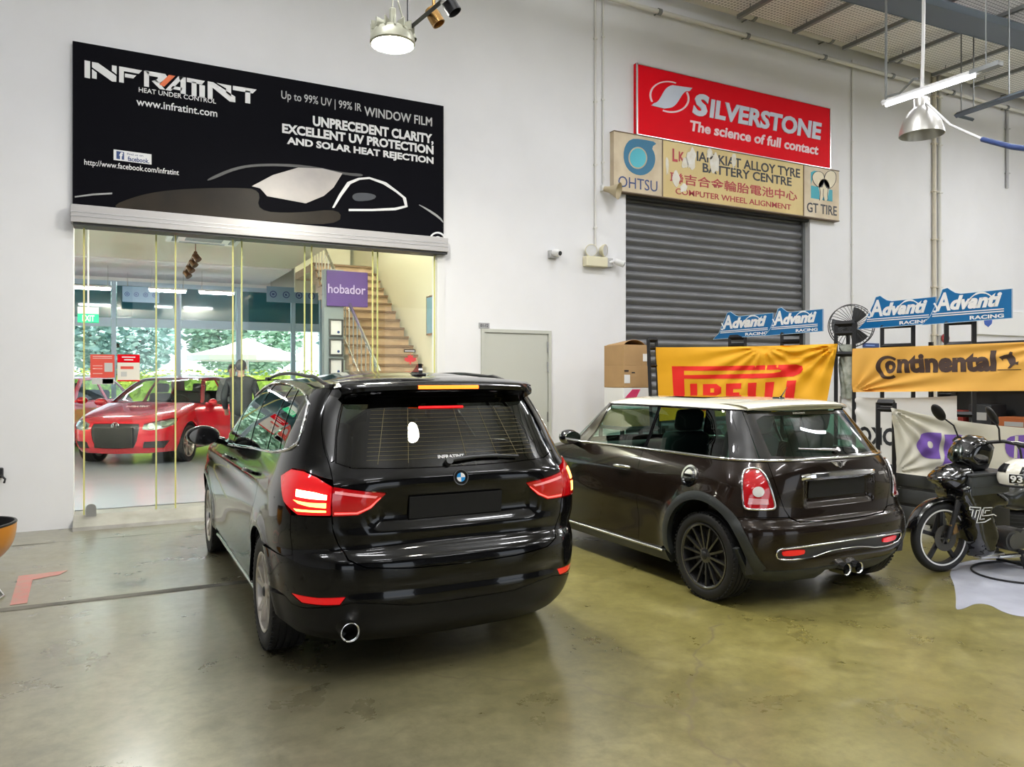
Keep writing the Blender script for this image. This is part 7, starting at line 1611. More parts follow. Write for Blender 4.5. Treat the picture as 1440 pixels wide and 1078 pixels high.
# --- blue boards on their stands
BO = [(0, 0), (.10, .22), (.225, .80), (.25, .97), (.31, 1.0), (.345, .93), (.40, .84), (.46, .80), (1.0, .80), (1.0, .03), (.6, .02)]
def board(px0, px1, pyb, X, lab, hpx):
    a = on(px0, pyb, X=X).astype(float); b = on(px1, pyb, X=X).astype(float); b[2] = a[2] = (a[2]+b[2])/2; u = b-a; L = float(np.linalg.norm(u)); u = u/L; dpt = float((a+b)[0]/2*SY+(a+b)[1]/2*CY); Hh = hpx*dpt/1080; n = np.array((-abs(u[1]), -abs(u[0])*0, 0)); n = np.array((u[1], -u[0], 0)); 
    if n @ (-a) < 0: n = -n
    s = thing('display_board', lab, 'sign board', tuple((a+b)/2), group='blue wheel maker boards'); fr = (a, u, np.array((0, 0, 1)), n)
    MB().prism([(x*L, y*Hh) for x, y in BO], a-n*.012, u, (0, 0, 1), n*.012).obj('board', m_blue, s)
    mb = MB(); mb.tube([a+u*x*L+np.array((0, 0, y*Hh)) for x, y in BO], .0032, 5, closed=True); mb.obj('edge', mat('pale_board_edge', (.55, .70, .82), .5) if 'pale_board_edge' not in bpy.data.materials else bpy.data.materials['pale_board_edge'], s)
    mb = MB(); T = lambda *k, **q: text(mb, *k, fr, **q)
    T('A', L*.17, L*.345, Hh*.36, Hh*.88, bold=.03, shear=.12); T('dvanti', L*.34, L*.90, Hh*.36, Hh*.76, bold=.05, shear=.30)
    sw = stroke(bez((L*.50, Hh*.38), (L*.58, Hh*.85), (L*.72, Hh*.86), (L*.80, Hh*.62), 18), [Hh*.03]*8+[Hh*.05]*6+[Hh*.03]*5)
    V_, F_ = sw, None; mb.prism(sw, a, u, (0, 0, 1), n*.004)
    mb.prism(stroke(bez((L*.145, Hh*.38), (L*.17, Hh*.30), (L*.22, Hh*.42), (L*.15, Hh*.60), 12), Hh*.05), a, u, (0, 0, 1), n*.003)
    for y in (.275, .215): mb.prism([(L*.13, Hh*y), (L*.92, Hh*y), (L*.92, Hh*(y+.028)), (L*.13, Hh*(y+.028))], a, u, (0, 0, 1), n*.003)
    T('RACING', L*.56, L*.92, Hh*.06, Hh*.165, bold=.03); mb.obj('lettering', m_signwhite, s)
    return a, b
E1 = board(1003, 1087, 474.5, 7.42, 'small blue board, leftmost of the four, before the roller shutter', 38)
E2 = board(1075, 1157, 469.5, 7.36, 'small blue board, second from the left, before the roller shutter', 39)
E3 = board(1206, 1316, 459.5, 7.95, 'large blue board partly covered by the rightmost board, beside the fan', 46)
E4 = board(1296, 1423, 453, 7.80, 'large blue board, rightmost and nearest of the four', 51)
def stand(lab, x, y, top, w=.20, ang=0.0, lean=0.0, bars=(.06, .45, .9), z0=0.0, r=.022):
    s = thing('rack_stand', lab, 'rack', (x, y, z0), group='black steel rack stands'); dx, dy = w/2*math.cos(ang), w/2*math.sin(ang); mb = MB()
    for sg in (-1, 1): mb = MB(); mb.tube([(x+sg*dx, y+sg*dy, z0), (x+sg*dx-lean, y+sg*dy, top)], r*1.3, 4); mb.obj('upright', m_blackmetal, s)
    for b in (0,)+tuple(bars): zz = top-(top-z0)*b; l = lean*(1-b); mb = MB(); mb.tube([(x-dx-l, y-dy, zz), (x+dx-l, y+dy, zz)], r*(1.3 if b else 1.6), 4); mb.obj('crossbar', m_blackmetal, s)
    for sg in (-1, 1): mb = MB(); mb.box((x+sg*dx, y+sg*dy, z0+.012), (.09, .16, .024)); mb.obj('foot', m_blackmetal, s)
for (lab, px, py, X, w, ang, lean) in (('black rack stand holding the left end of the yellow banner', 926, 478, 6.26, .13, 0, .10), ('black rack stand below the leftmost blue board', 1037, 474, 7.42, .22, -1.2, 0), ('black rack stand below the second blue board', 1113, 468, 7.42, .24, -1.2, 0),
        ('black rack stand between the yellow and the orange banner', 1188, 455, 7.52, .20, -1.2, 0), ('black rack stand below the covered large blue board', 1262, 457, 8.02, .34, -1.3, 0), ('black rack stand below the rightmost blue board', 1350, 452, 7.86, .26, -1.3, 0)):
    p = on(px, py, X=X).astype(float); stand(lab, float(p[0]), float(p[1]), float(p[2]), w, ang, lean, (.11, .45, .8) if px > 1200 else (.05, .16, .6))
p = on(1246, 566, X=7.02).astype(float); stand('black rack stand at the left end of the cream banner', 7.02, float(p[1]), float(p[2]), .16, -1.3, 0, (.05, .5, .9))
p = on(1331, 552, X=7.62).astype(float); stand('black rack stand at the right end of the white banner', 7.62, float(p[1]), float(p[2])+.06, .12, -1.3, 0, (.05, .5, .9))
# --- pedestal fan
pf = on(1197, 458, Y=7.3).astype(float); kf = float(pf[0]*SY+pf[1]*CY)/1080; RF = 29*kf
f = thing('pedestal_fan', 'black industrial fan on a pedestal behind the boards', 'fan', (float(pf[0]), float(pf[1]), 0)); DF = Vector((-.62, -.74, .05)).normalized()
mb = MB()
for h in (-.09, .09): mb.lathe([(RF*1.0, h*.6-.006), (RF+.012, h*.6), (RF, h*.6+.006)], pf, DF, 40, closed=True)
ua, wa = mb.frame(DF)
for k in range(36):
    a = 2*PI*k/36; q = []
    for r_, h in ((.07, .10), (RF*.5, .10), (RF*.9, .075), (RF, .05)): aa = a+r_*.8; q.append(Vector(pf)+DF*h+ua*r_*math.cos(aa)+wa*r_*math.sin(aa))
    mb.tube(q, .004, 4)
mb.obj('guard', m_black, f)
mb = MB()
for k in range(3):
    a = 2*PI*k/3; rows = []
    for r_ in np.linspace(.05, RF*.9, 8):
        row = []
        for j in range(7): aa = a+(j-3)*.15*(1.2-.3*r_/RF); row.append(Vector(pf)+DF*(.02*(j-3)*.7)+ua*r_*math.cos(aa)+wa*r_*math.sin(aa))
        rows.append(row)
    mb2 = MB().grid(rows).solid(.006); mb2.obj('blade', m_darkgrey, f, 40)
mb = MB(); mb.cyl(Vector(pf)-DF*.26, Vector(pf)+DF*.06, .075, n=18); mb.obj('motor', m_black, f, 40)
mb = MB(); mb.cyl((pf[0]+.12, pf[1]+.15, 0), (pf[0]+.12, pf[1]+.15, pf[2]-.02), .025, n=10); mb.cyl((pf[0]+.12, pf[1]+.15, 0), (pf[0]+.12, pf[1]+.15, .05), .26, n=24); mb.obj('pedestal', m_black, f, 40)
# --- cardboard boxes in front of the shutter
def carton(lab, px0, px1, py0, py1, y, m=m_card, d=.45, extra=None):
    a = on(px0, py1, Y=y); b = on(px1, py0, Y=y); s = thing('cardboard_box' if m is m_card else 'parts_box', lab, 'box', (float(a[0]+b[0])/2, y+d/2, float(a[2]))); x0, x1, z0, z1 = float(a[0]), float(b[0]), float(a[2]), float(b[2])
    MB().box2((x0, y, z0), (x1, y+d, z1), .006).obj('carton', m, s); return s, x0, x1, z0, z1
yc = 8.25
s, x0, x1, z0, z1 = carton('brown cardboard box with open bulging flaps, topmost of the stack by the shutter', 877, 910, 485, 514, yc)
mb = MB(); rows = [[(x0+.02+(x1-x0-.04)*t, yc+q, z1+.065*math.sin(PI*t)**.7*(.6+.4*math.cos(q*5))) for q in (0.02, .2, .42)] for t in np.linspace(0, 1, 12)]; mb.grid(rows); mb.solid(.005); mb.obj('flaps', m_card, s, 40)
mb = MB(); mb.box2((x1-.07, yc-.004, z0+.06), (x1-.005, yc, z0+.16)); mb.obj('label', m_signwhite, s)
s, x0, x1, z0b, z1b = carton('brown cardboard box with a white label, under the bulging box', 877, 913, 514, 545, yc)
mb = MB(); mb.box2((x0+.01, yc-.004, z0b+.06), (x0+.10, yc, z0b+.17)); mb.obj('label', m_signwhite, s); mb = MB(); mb.box2((x0+.13, yc-.003, z1b-.10), (x0+.18, yc, z1b-.085)); mb.box2((x0+.01, yc-.003, z1b-.08), (x0+.08, yc, z1b-.06)); mb.obj('print', m_black_print, s)
s, x0, x1, z0c, z1c = carton('white carton with a slanting pink red stripe, lowest of the stack above the car roof', 877, 915, 545, 575, yc, m_signwhite)
mb = MB(); mb.prism([(x0+.02, z1c-.13), (x0+.14, z1c-.02), (x0+.27, z1c-.02), (x0+.20, z1c-.13)], (0, yc, 0), (1, 0, 0), (0, 0, 1), (0, -.004, 0)); mb.obj('stripe', mat('pink_red_print', (.65, .04, .14), .5), s)
s, x0, x1, z0d, z1d = carton('plain brown cardboard box at the bottom of the stack, hidden by the car', 875, 916, 575, 600, yc); 
tb = thing('work_table', 'dark work table under the cartons by the shutter', 'table', ((x0+x1)/2, yc+.25, 0)); mb = MB(); mb.box2((x0-.05, yc-.05, z0d-.04), (x1+.25, yc+.55, z0d)); mb.obj('table_top', m_darkgrey, tb)
for a in (x0, x1+.2):
    for b in (yc, yc+.5): MB().box2((a-.02, b-.02, 0), (a+.02, b+.02, z0d-.04)).obj('leg', m_blackmetal, tb)
# --- shelf with parts and tyres under the orange banner
sx, sy0, sy1 = 9.15, 3.4, 6.0
sh_ = thing('steel_shelf', 'dark steel shelf with parts boxes under the orange banner', 'shelf', (sx, (sy0+sy1)/2, 0))
for z in (.35, .95, 1.60): MB().box2((sx-.25, sy0, z-.03), (sx+.25, sy1, z)).obj('shelf_board', m_darkgrey, sh_)
for x in (sx-.23, sx+.23):
    for y in (sy0+.02, sy1-.02, (sy0+sy1)/2): MB().box2((x-.02, y-.02, 0), (x+.02, y+.02, 2.0)).obj('upright', m_blackmetal, sh_)
MB().box2((sx+.24, sy0, .3), (sx+.26, sy1, 2.0)).obj('back_panel', m_darkgrey, sh_)
m_redbox = mat('dark_red_carton', (.30, .03, .02), .6); m_orbox = mat('orange_carton', (.50, .14, .04), .6)
for k, (y, w, h, m, lab) in enumerate(((5.75, .3, .22, m_redbox, 'dark red parts box at the left of the shelf under the orange banner'), (5.4, .26, .30, m_darkgrey, 'dark grey parts box standing on the shelf next to the dark red one'), (5.02, .34, .17, m_orbox, 'orange parts box lying on the shelf behind the motorcycle mirror'), (4.65, .24, .24, m_orbox, 'small upright orange parts box on the shelf behind the motorcycle'), (4.25, .36, .13, m_signwhite, 'flat white parts box on the shelf right of the orange ones'))):
    z = .95; s = thing('parts_box', lab, 'box', (sx-.05, y, z), group='parts boxes on the steel shelf'); MB().box((sx-.05, y, z+h/2), (.30, w, h), bev=.006).obj('carton', m, s); MB().box((sx-.203, y, z+h*.55), (.004, w*.6, h*.3)).obj('label', m_greyprint, s)
for k in range(5):
    x, y, z = 8.38, 4.70, .10+.2*k; s = thing('tyre', ('lowest', 'second lowest', 'middle', 'second highest', 'topmost')[k]+' tyre of the black stack at the right edge behind the banner', 'tyre', (x, y, z-.10), group='stacked tyres at the right edge')
    mb = MB(); mb.lathe([(.20, -.08), (.21, -.098), (.27, -.098), (.305, -.07), (.312, 0), (.305, .07), (.27, .098), (.21, .098), (.20, .08), (.20, -.08)], (x, y, z), (0, 0, 1), 48); mb.obj('casing', m_rubber, s, 40); mb = MB()
    for h in (-.04, 0, .04): mb.lathe([(.3125, h-.005), (.314, h), (.3125, h+.005)], (x, y, z), (0, 0, 1), 48)
    mb.obj('tread_rib', m_darkgrey, s, 40)
# tyre rack with tyres behind the yellow banner gap
pz = on(1186, 520, X=7.95).astype(float)
s = thing('grey_sack', 'grey printed packing sheet hanging between the yellow and the orange banner', 'packing sheet', (7.54, float(pz[1]), .9)); CSK = Cloth(on(1180, 484, X=7.54), on(1198, 484, X=7.54), on(1180, 560, X=7.54), on(1200, 560, X=7.54), 4, .05, ((0, 0),), 0); CSK.sheet('sheet', mat('grey_green_wrap', (.40, .42, .38), .5, vary=(.16, .19, .14), scale=14), s, 20, 40)
# --- bucket chair at the left edge
ch = thing('bucket_chair', 'bucket chair with black lining and orange shell at the left edge', 'chair', (-.92, 6.55, 0)); cx, cy, cz = -.98, 6.55, .24
def chair_pt(a, t, rr_=0.0):
    """rim height dips at the front"""
    zr_ = .52+.02*math.cos(a); r_ = (.36+rr_)*(math.sin(PI/2*t)**.8); z = cz-.0+(zr_-cz)*t**2.2; return (cx+r_*math.cos(a)*1.0, cy+r_*math.sin(a)*.95, z-rr_*.6)
mb = MB(); mb.grid([[chair_pt(a, t, .018) for t in np.linspace(0.02, 1, 14)] for a in np.linspace(0, 2*PI, 41)]); mb.obj('shell', mat('orange_moulded_shell', (.60, .24, .035), .3, coat=.5), ch, 60)
mb = MB(); mb.grid([[chair_pt(a, t) for t in np.linspace(0.02, 1, 14)] for a in np.linspace(0, 2*PI, 41)]); mb.obj('lining', m_black, ch, 60)
mb = MB(); mb.tube([chair_pt(a, 1.0, .009) for a in np.linspace(0, 2*PI, 41)[:-1]], .012, 6, closed=True); mb.obj('rim', m_black, ch, 60)
mb = MB(); mb.tube([(cx+.10, cy-.16, cz+.02), (cx+.22, cy-.2, .02), (cx+.25, cy-.2, .008), (cx+.30, cy, .008), (cx+.25, cy+.2, .008), (cx+.22, cy+.2, .02), (cx+.10, cy+.16, cz+.02)], .008, 8); mb.tube([(cx-.10, cy-.16, cz+.02), (cx-.22, cy-.2, .02), (cx-.25, cy-.2, .008), (cx-.30, cy, .008), (cx-.25, cy+.2, .008), (cx-.22, cy+.2, .02), (cx-.10, cy+.16, cz+.02)], .008, 8); mb.obj('legs', m_chrome, ch, 60)
# ---------------------------------------------------------------- black moped at the right edge
mo = thing('motorcycle', 'black moped with a white-striped front wheel rim, at the right edge', 'motorcycle', (6.545, 3.766, 0), math.atan2(.216, -.976))
def puff(poly, hw, y0=0.0, w=.06, step=.022, pw=.5):
    """a cushion-like fairing from its outline in side view (x, z)"""
    L = []
    for a, b in zip(poly, poly[1:]+poly[:1]):
        k = max(1, int(math.hypot(b[0]-a[0], b[1]-a[1])/step)); L += [(a[0]+(b[0]-a[0])*i/k, a[1]+(b[1]-a[1])*i/k) for i in range(k)]
    A = np.array(L); lo, hi = A.min(0), A.max(0); G = np.array([(x, z) for x in np.arange(lo[0], hi[0], step) for z in np.arange(lo[1], hi[1], step)]).reshape(-1, 2); G = G[pin_many(G, [L])]
    G = np.array([g for g in G if ((A-g)**2).sum(1).min() > (step*.4)**2]).reshape(-1, 2); co = [Vector(p) for p in L]+[Vector(p) for p in G]; n = len(L)
    vs, es, fs = delaunay_2d_cdt(co, [(i, (i+1) % n) for i in range(n)], [], 0, 1e-7)[:3]; V2 = np.array([tuple(p) for p in vs]); ok = pin_many(np.array([V2[list(t)].mean(0) for t in fs]), [L])
    T = [tuple(t) for t, q in zip(fs, ok) if q]; d = np.array([np.sqrt(((A-p)**2).sum(1).min()) for p in V2]); h = hw*np.clip(1-(1-np.minimum(1, d/w))**2, 0, 1)**pw
    mb = MB(); mb.add([(p[0], y0+q, p[1]) for p, q in zip(V2, h)], T); mb.add([(p[0], y0-q, p[1]) for p, q in zip(V2, h)], [t[::-1] for t in T]); return mb
def mwheel(x, nm):
    mb = MB(); R_ = .28; mb.lathe([(.222, -.03), (.245, -.038), (.265, -.032), (.277, -.016), (.28, 0), (.277, .016), (.265, .032), (.245, .038), (.222, .03), (.222, -.03)], (x, 0, R_), (0, 1, 0), 64); w = mb.obj(nm, m_rubber, mo, 50, world=False)
    mb = MB(); mb.lathe([(.224, -.028), (.205, -.022), (.205, .022), (.224, .028)], (x, 0, R_), (0, 1, 0), 56)
    for k in range(5): a = 2*PI*k/5+.3; mb.box((x+.12*math.cos(a), 0, R_+.12*math.sin(a)), (.19, .03, .032), rot=(0, -a, 0), bev=.006)
    mb.cyl((x, -.045, R_), (x, .045, R_), .032, n=16); mb.obj('rim', m_blackmetal, w, 40, world=False)
    mb = MB()
    for y in (-.0305, .0305): mb.lathe([(.213, y), (.226, y*1.03)], (x, 0, R_), (0, 1, 0), 56)
    mb.obj('rim_stripe', m_signwhite, w, 40, world=False)
    mb = MB(); mb.lathe([(.05, .050), (.105, .050), (.105, .046), (.05, .046)], (x, 0, R_), (0, 1, 0), 40, closed=True)
    for k in range(6): a = 2*PI*k/6; mb.box((x+.04*math.cos(a), .048, R_+.04*math.sin(a)), (.05, .004, .012), rot=(0, -a, 0))
    mb.obj('brake_disc', m_disc, w, 40, world=False)
mwheel(.62, 'front_wheel'); mwheel(-.62, 'rear_wheel')
mb = MB()
for y in (-.075, .075): mb.tube([(.62, y, .28), (.555, y, .46), (.45, y*.9, .74)], [.020, .022, .026], 10)
mb.obj('fork', m_blackmetal, mo, 50, world=False)
mb = MB(); mb.box((.565, .075, .36), (.06, .035, .09), rot=(0, .35, 0), bev=.012); mb.obj('brake_caliper', mat('gold_brown_metal', (.25, .15, .06), .4, .7), mo, 40, world=False)
rows = []
for t in np.linspace(15, 155, 26): a = math.radians(t); rows.append([(.62+(.300+.012*math.cos(q))*math.cos(a), .055*math.sin(q), .28+(.300+.020*math.cos(q))*math.sin(a)) for q in np.linspace(-PI/2, PI/2, 9)])
MB().grid(rows).solid(.004).obj('front_mudguard', m_blackgloss, mo, 60, world=False)
puff([(.70, .745), (.66, .80), (.56, .86), (.44, .88), (.36, .84), (.40, .74), (.50, .66), (.58, .66)], .15, w=.10).obj('front_fairing', m_blackgloss, mo, 60, world=False)
puff([(.56, .70), (.40, .80), (.28, .74), (.06, .60), (.10, .50), (.24, .50), (.16, .30), (.22, .13), (.34, .11), (.42, .26), (.455, .42), (.50, .52), (.56, .62)], .17, w=.05).obj('leg_shield', m_blackgloss, mo, 60, world=False)
mb = MB(); mb.box((.305, 0, .715), (.38, .36, .165), rot=(0, .05, 0), bev=.02); bx = mb.obj('storage_box', mat('matt_dark_grey_vinyl', (.045, .05, .052), .55), mo, 40, world=False)
mb = MB(); mb.box((.305, 0, .80), (.40, .38, .02), rot=(0, .05, 0), bev=.008); mb.box((.305, .182, .70), (.34, .006, .012)); mb.obj('box_rim', m_darkgrey, bx, 40, world=False)
puff([(.50, .90), (.485, .98), (.42, 1.06), (.34, 1.10), (.24, 1.09), (.14, 1.02), (.17, .90), (.22, .80), (.38, .80)], .12, w=.09).obj('headlamp_cowl', m_blackgloss, mo, 60, world=False)
mb = MB(); mb.lathe([(0, .03), (.05, .025), (.075, .0), (.08, -.02)], (.475, 0, .95), (.92, 0, .2), 24); mb.obj('headlamp', m_cglass_clear, mo, 50, world=False)
mb = MB()
for y in (-1, 1): mb.tube([(.26, y*.08, 1.04), (.22, y*.22, 1.06), (.13, y*.34, 1.03)], .014, 8)
mb.obj('handlebar', m_blackmetal, mo, 50, world=False)
for y in (-1, 1):
    mb = MB(); mb.tube([(.16, y*.30, 1.038), (.08, y*.40, 1.015)], .019, 12); mb.obj('grip', m_rubber, mo, 50, world=False)
    mb = MB(); mb.tube([(.22, y*.22, 1.06), (.16, y*.30, 1.06), (.10, y*.37, 1.04)], .006, 6) ; mb.obj('brake_lever', m_steel, mo, 50, world=False)
    mb = MB(); mb.tube([(.24, y*.20, 1.06), (.27, y*.22, 1.16), (.34, y*.25, 1.22)], .007, 8); M = Matrix.Rotation(math.radians(35), 3, 'Y') @ Matrix.Rotation(math.radians(-20*y), 3, 'Z'); mb.ball((.385, y*.265, 1.27), (.024, .05, .085), 18, 12, M); mi = mb.obj('mirror', m_black, mo, 60, world=False)
    mb = MB(); mb.ball((.373, y*.265, 1.265), (.015, .044, .076), 18, 12, M); mb.obj('mirror_glass', m_chrome, mi, 60, world=False)
puff([(.10, .62), (-.05, .70), (-.35, .74), (-.62, .80), (-.86, .86), (-.90, .80), (-.70, .66), (-.45, .52), (-.15, .46), (.06, .50)], .13, w=.10).obj('body_panel', mat('dark_olive_black_panel', (.014, .016, .013), .3, coat=.5), mo, 60, world=False)
puff([(-.02, .70), (-.10, .765), (-.35, .775), (-.62, .85), (-.80, .88), (-.82, .83), (-.55, .75), (-.30, .70)], .15, w=.05).obj('saddle', m_seat, mo, 60, world=False)
mb = MB(); mb.cyl((.06, -.14, .25), (.06, .17, .25), .085, n=28); mb.cyl((.06, .12, .25), (.06, .185, .25), .065, n=24); mb.cyl((.14, 0, .27), (.32, 0, .32), .065, n=18); mb.box((-.05, 0, .24), (.22, .24, .16), bev=.03); mb.cyl((-.06, .10, .28), (-.06, .16, .28), .055, n=20)
for k in range(6): mb.cyl((.17+.022*k, 0, .28+.006*k), (.178+.022*k, 0, .283+.006*k), .08, n=18)
mb.obj('engine', mat('dark_engine_alloy', (.13, .13, .13), .4, .8), mo, 40, world=False)
mb = MB(); mb.tube([(.30, -.02, .24), (.26, -.12, .14), (.0, -.15, .12), (-.3, -.17, .18)], .022, 10); mb.cyl((-.3, -.17, .18), (-.8, -.18, .30), .05, n=18); mb.obj('exhaust', m_steel, mo, 50, world=False)
mb = MB(); mb.box((.20, .06, .125), (.24, .10, .05), bev=.015); mb.box((-.02, .10, .115), (.36, .05, .025), bev=.008); mb.obj('engine_guard', m_steel, mo, 40, world=False)
for y in (-1, 1): mb = MB(); mb.cyl((.02, y*.12, .17), (.02, y*.28, .17), .016, n=10); mb.obj('footpeg', m_rubber, mo, 50, world=False)
mb = MB()
for y in (-.11, .11): mb.tube([(-.06, y, .16), (-.10, y*1.15, .012), (-.16, y*1.3, .012)], .016, 8)
mb.cyl((-.10, -.12, .03), (-.10, .12, .03), .012, n=8); mb.obj('centre_stand', m_blackmetal, mo, 50, world=False)
mb = MB()
for y in (-.08, .08): mb.tube([(-.62, y, .28), (-.10, y, .24)], .022, 8); mb.tube([(-.60, y*1.3, .30), (-.52, y*1.2, .64)], .026, 10)
mb.obj('swing_arm', m_blackmetal, mo, 50, world=False)
# outlined letters on the fairing
fr_ = ((0, .1735, 0), (-1, 0, 0), (0, 0, 1), (0, 1, 0)); mb = MB()
def lines(*P, w=.007):
    for p in P: mb.prism(stroke(p, w), fr_[0], fr_[1], fr_[2], (0, .003, 0))
O_ = lambda pts, dx, dz: [(-(.53-dx-x*.085-z*.02), .43+dz+z*.115-x*.008) for x, z in pts]
lines(O_([(0, 1), (1.3, 1.0), (1.25, .8), (.85, .8), (.75, .3)], 0, 0), O_([(0, 1), (.05, .82), (.45, .82), (.38, .35)], 0, 0), O_([(.55, .9), (.35, -.1), (1.3, .0), (1.9, .25)], .06, 0), O_([(.8, .85), (.65, .15), (1.2, .2)], .06, 0), O_([(1.9, 1), (.95, .95), (.9, .4), (1.5, .45), (2.2, .55), (2.5, .45)], .06, 0), O_([(1.7, .8), (1.2, .78), (1.15, .58)], .06, 0))
mb.obj('outline_lettering', m_signwhite, mo, world=False)
# helmet hung on the hook below the saddle
fw = Vector((-.976, .216, 0)); lf = Vector((-.216, -.976, 0)); hp = Vector((6.545, 3.766, 0))+fw*(.16)+lf*.32
he = thing('helmet', 'white helmet with black graphics and the number 93, hung on the black moped', 'helmet', (hp.x, hp.y, .675), math.atan2(.216, -.976)-math.radians(40))
def hel(a, b, s=1.0, h=0.0):
    """a: round from the front, b: up from the rim (0..1)"""
    t = (1-b)*2.05; r = math.sin(min(t, PI)); z = math.cos(t); return ((.155+h)*r*math.cos(a)*1.06, (.130+h)*r*math.sin(a), .115+(.142+h)*z)
mb = MB(); mb.grid([[hel(a, b) for b in np.linspace(0, 1, 18)] for a in np.linspace(0, 2*PI, 49)]); mb.obj('shell', mat('white_helmet_shell', (.78, .76, .68), .2, coat=1), he, 60, world=False)
mb = MB(); mb.tube([hel(a, 0, 1, .002) for a in np.linspace(0, 2*PI, 41)[:-1]], .010, 6, closed=True); mb.obj('rim', m_black, he, 60, world=False)
def hpatch(nm, m, A, h):
    mb = MB(); rows = []
    k = 14
    for i in range(k+1):
        u = i/k; a0 = A[0]; rows.append([hel(math.radians(A[0]+(A[1]-A[0])*u+A[4]*v), A[2]+(A[3]-A[2])*v, 1, h) for v in np.linspace(0, 1, 8)])
    mb.grid(rows); return mb.obj(nm, m, he, 60, world=False)
hpatch('visor', m_blackgloss, (-60, 44, .36, .62, 0), .003)
hpatch('black_flash', m_blackgloss, (88, 150, .02, .36, 0), .002); hpatch('black_flash', m_blackgloss, (66, 76, .05, .55, 20), .002); hpatch('black_flash', m_blackgloss, (100, 106, .40, .80, 26), .002); hpatch('black_flash', m_blackgloss, (150, 156, .30, .75, -14), .002); hpatch('black_flash', m_blackgloss, (120, 124, .45, .62, 30), .002)
hpatch('number_box', m_signwhite, (52, 92, .08, .34, 0), .0035); hpatch('number_field', m_blackgloss, (54.5, 89.5, .095, .325, 0), .005)
mb = MB(); V_, F_ = text_shape('93', .03, 0); a_ = V_.min(0); b_ = V_.max(0); q_ = (V_-a_)/(b_-a_); mb.add([hel(math.radians(58+28*x), .12+.18*y, 1, .0065) for x, y in q_], F_); mb.obj('number', m_signwhite, he, 60, world=False)
mb = MB(); mb.tube([(.16, .28, 1.04), (.16, .31, 1.00), (.16, .32, .95), (.16, .32, .92)], .008, 8); mb.obj('helmet_hook', m_blackmetal, mo, 50, world=False)
# dark covered trolley below the cream banner
tr_ = thing('tool_trolley', 'black tool trolley under the cream banner', 'trolley', (7.28, 4.75, 0)); MB().box((7.28, 4.75, .37), (.32, 1.1, .52), bev=.02).obj('cabinet', m_black, tr_, 40)
for k in range(3): MB().box((7.115, 4.75, .20+.17*k), (.012, 1.02, .14), bev=.004).obj('drawer', m_darkgrey, tr_, 40)
for y in (4.3, 5.2):
    for x in (7.18, 7.38): mb = MB(); mb.cyl((x-.02, y, .055), (x+.02, y, .055), .055, n=18); mb.obj('castor', m_rubber, tr_, 40)
# ---------------------------------------------------------------- people in the showroom
def skin_mesh(name, nodes, edges, m, parent, sub=2, root=0):
    """a body grown from a jointed skeleton: nodes = (point, (rx, ry))"""
    me = bpy.data.meshes.new('sk'); me.from_pydata([n[0] for n in nodes], edges, []); o = bpy.data.objects.new('sk', me); COL.objects.link(o)
    md = o.modifiers.new('skin', 'SKIN'); md.use_smooth_shade = True
    if not me.skin_vertices: me.skin_vertices.new()
    for i, n in enumerate(nodes):
        sv = me.skin_vertices[0].data[i]; sv.radius = n[1] if hasattr(n[1], '__len__') else (n[1], n[1]); sv.use_root = (i == root)
    ss = o.modifiers.new('sub', 'SUBSURF'); ss.levels = ss.render_levels = sub
    dg = bpy.context.evaluated_depsgraph_get(); me2 = bpy.data.meshes.new_from_object(o.evaluated_get(dg)); bpy.data.objects.remove(o); bpy.data.meshes.remove(me)
    me2.name = name; me2.materials.clear(); me2.materials.append(m); me2.shade_smooth(); r = bpy.data.objects.new(name, me2); COL.objects.link(r); r.parent = parent; return r
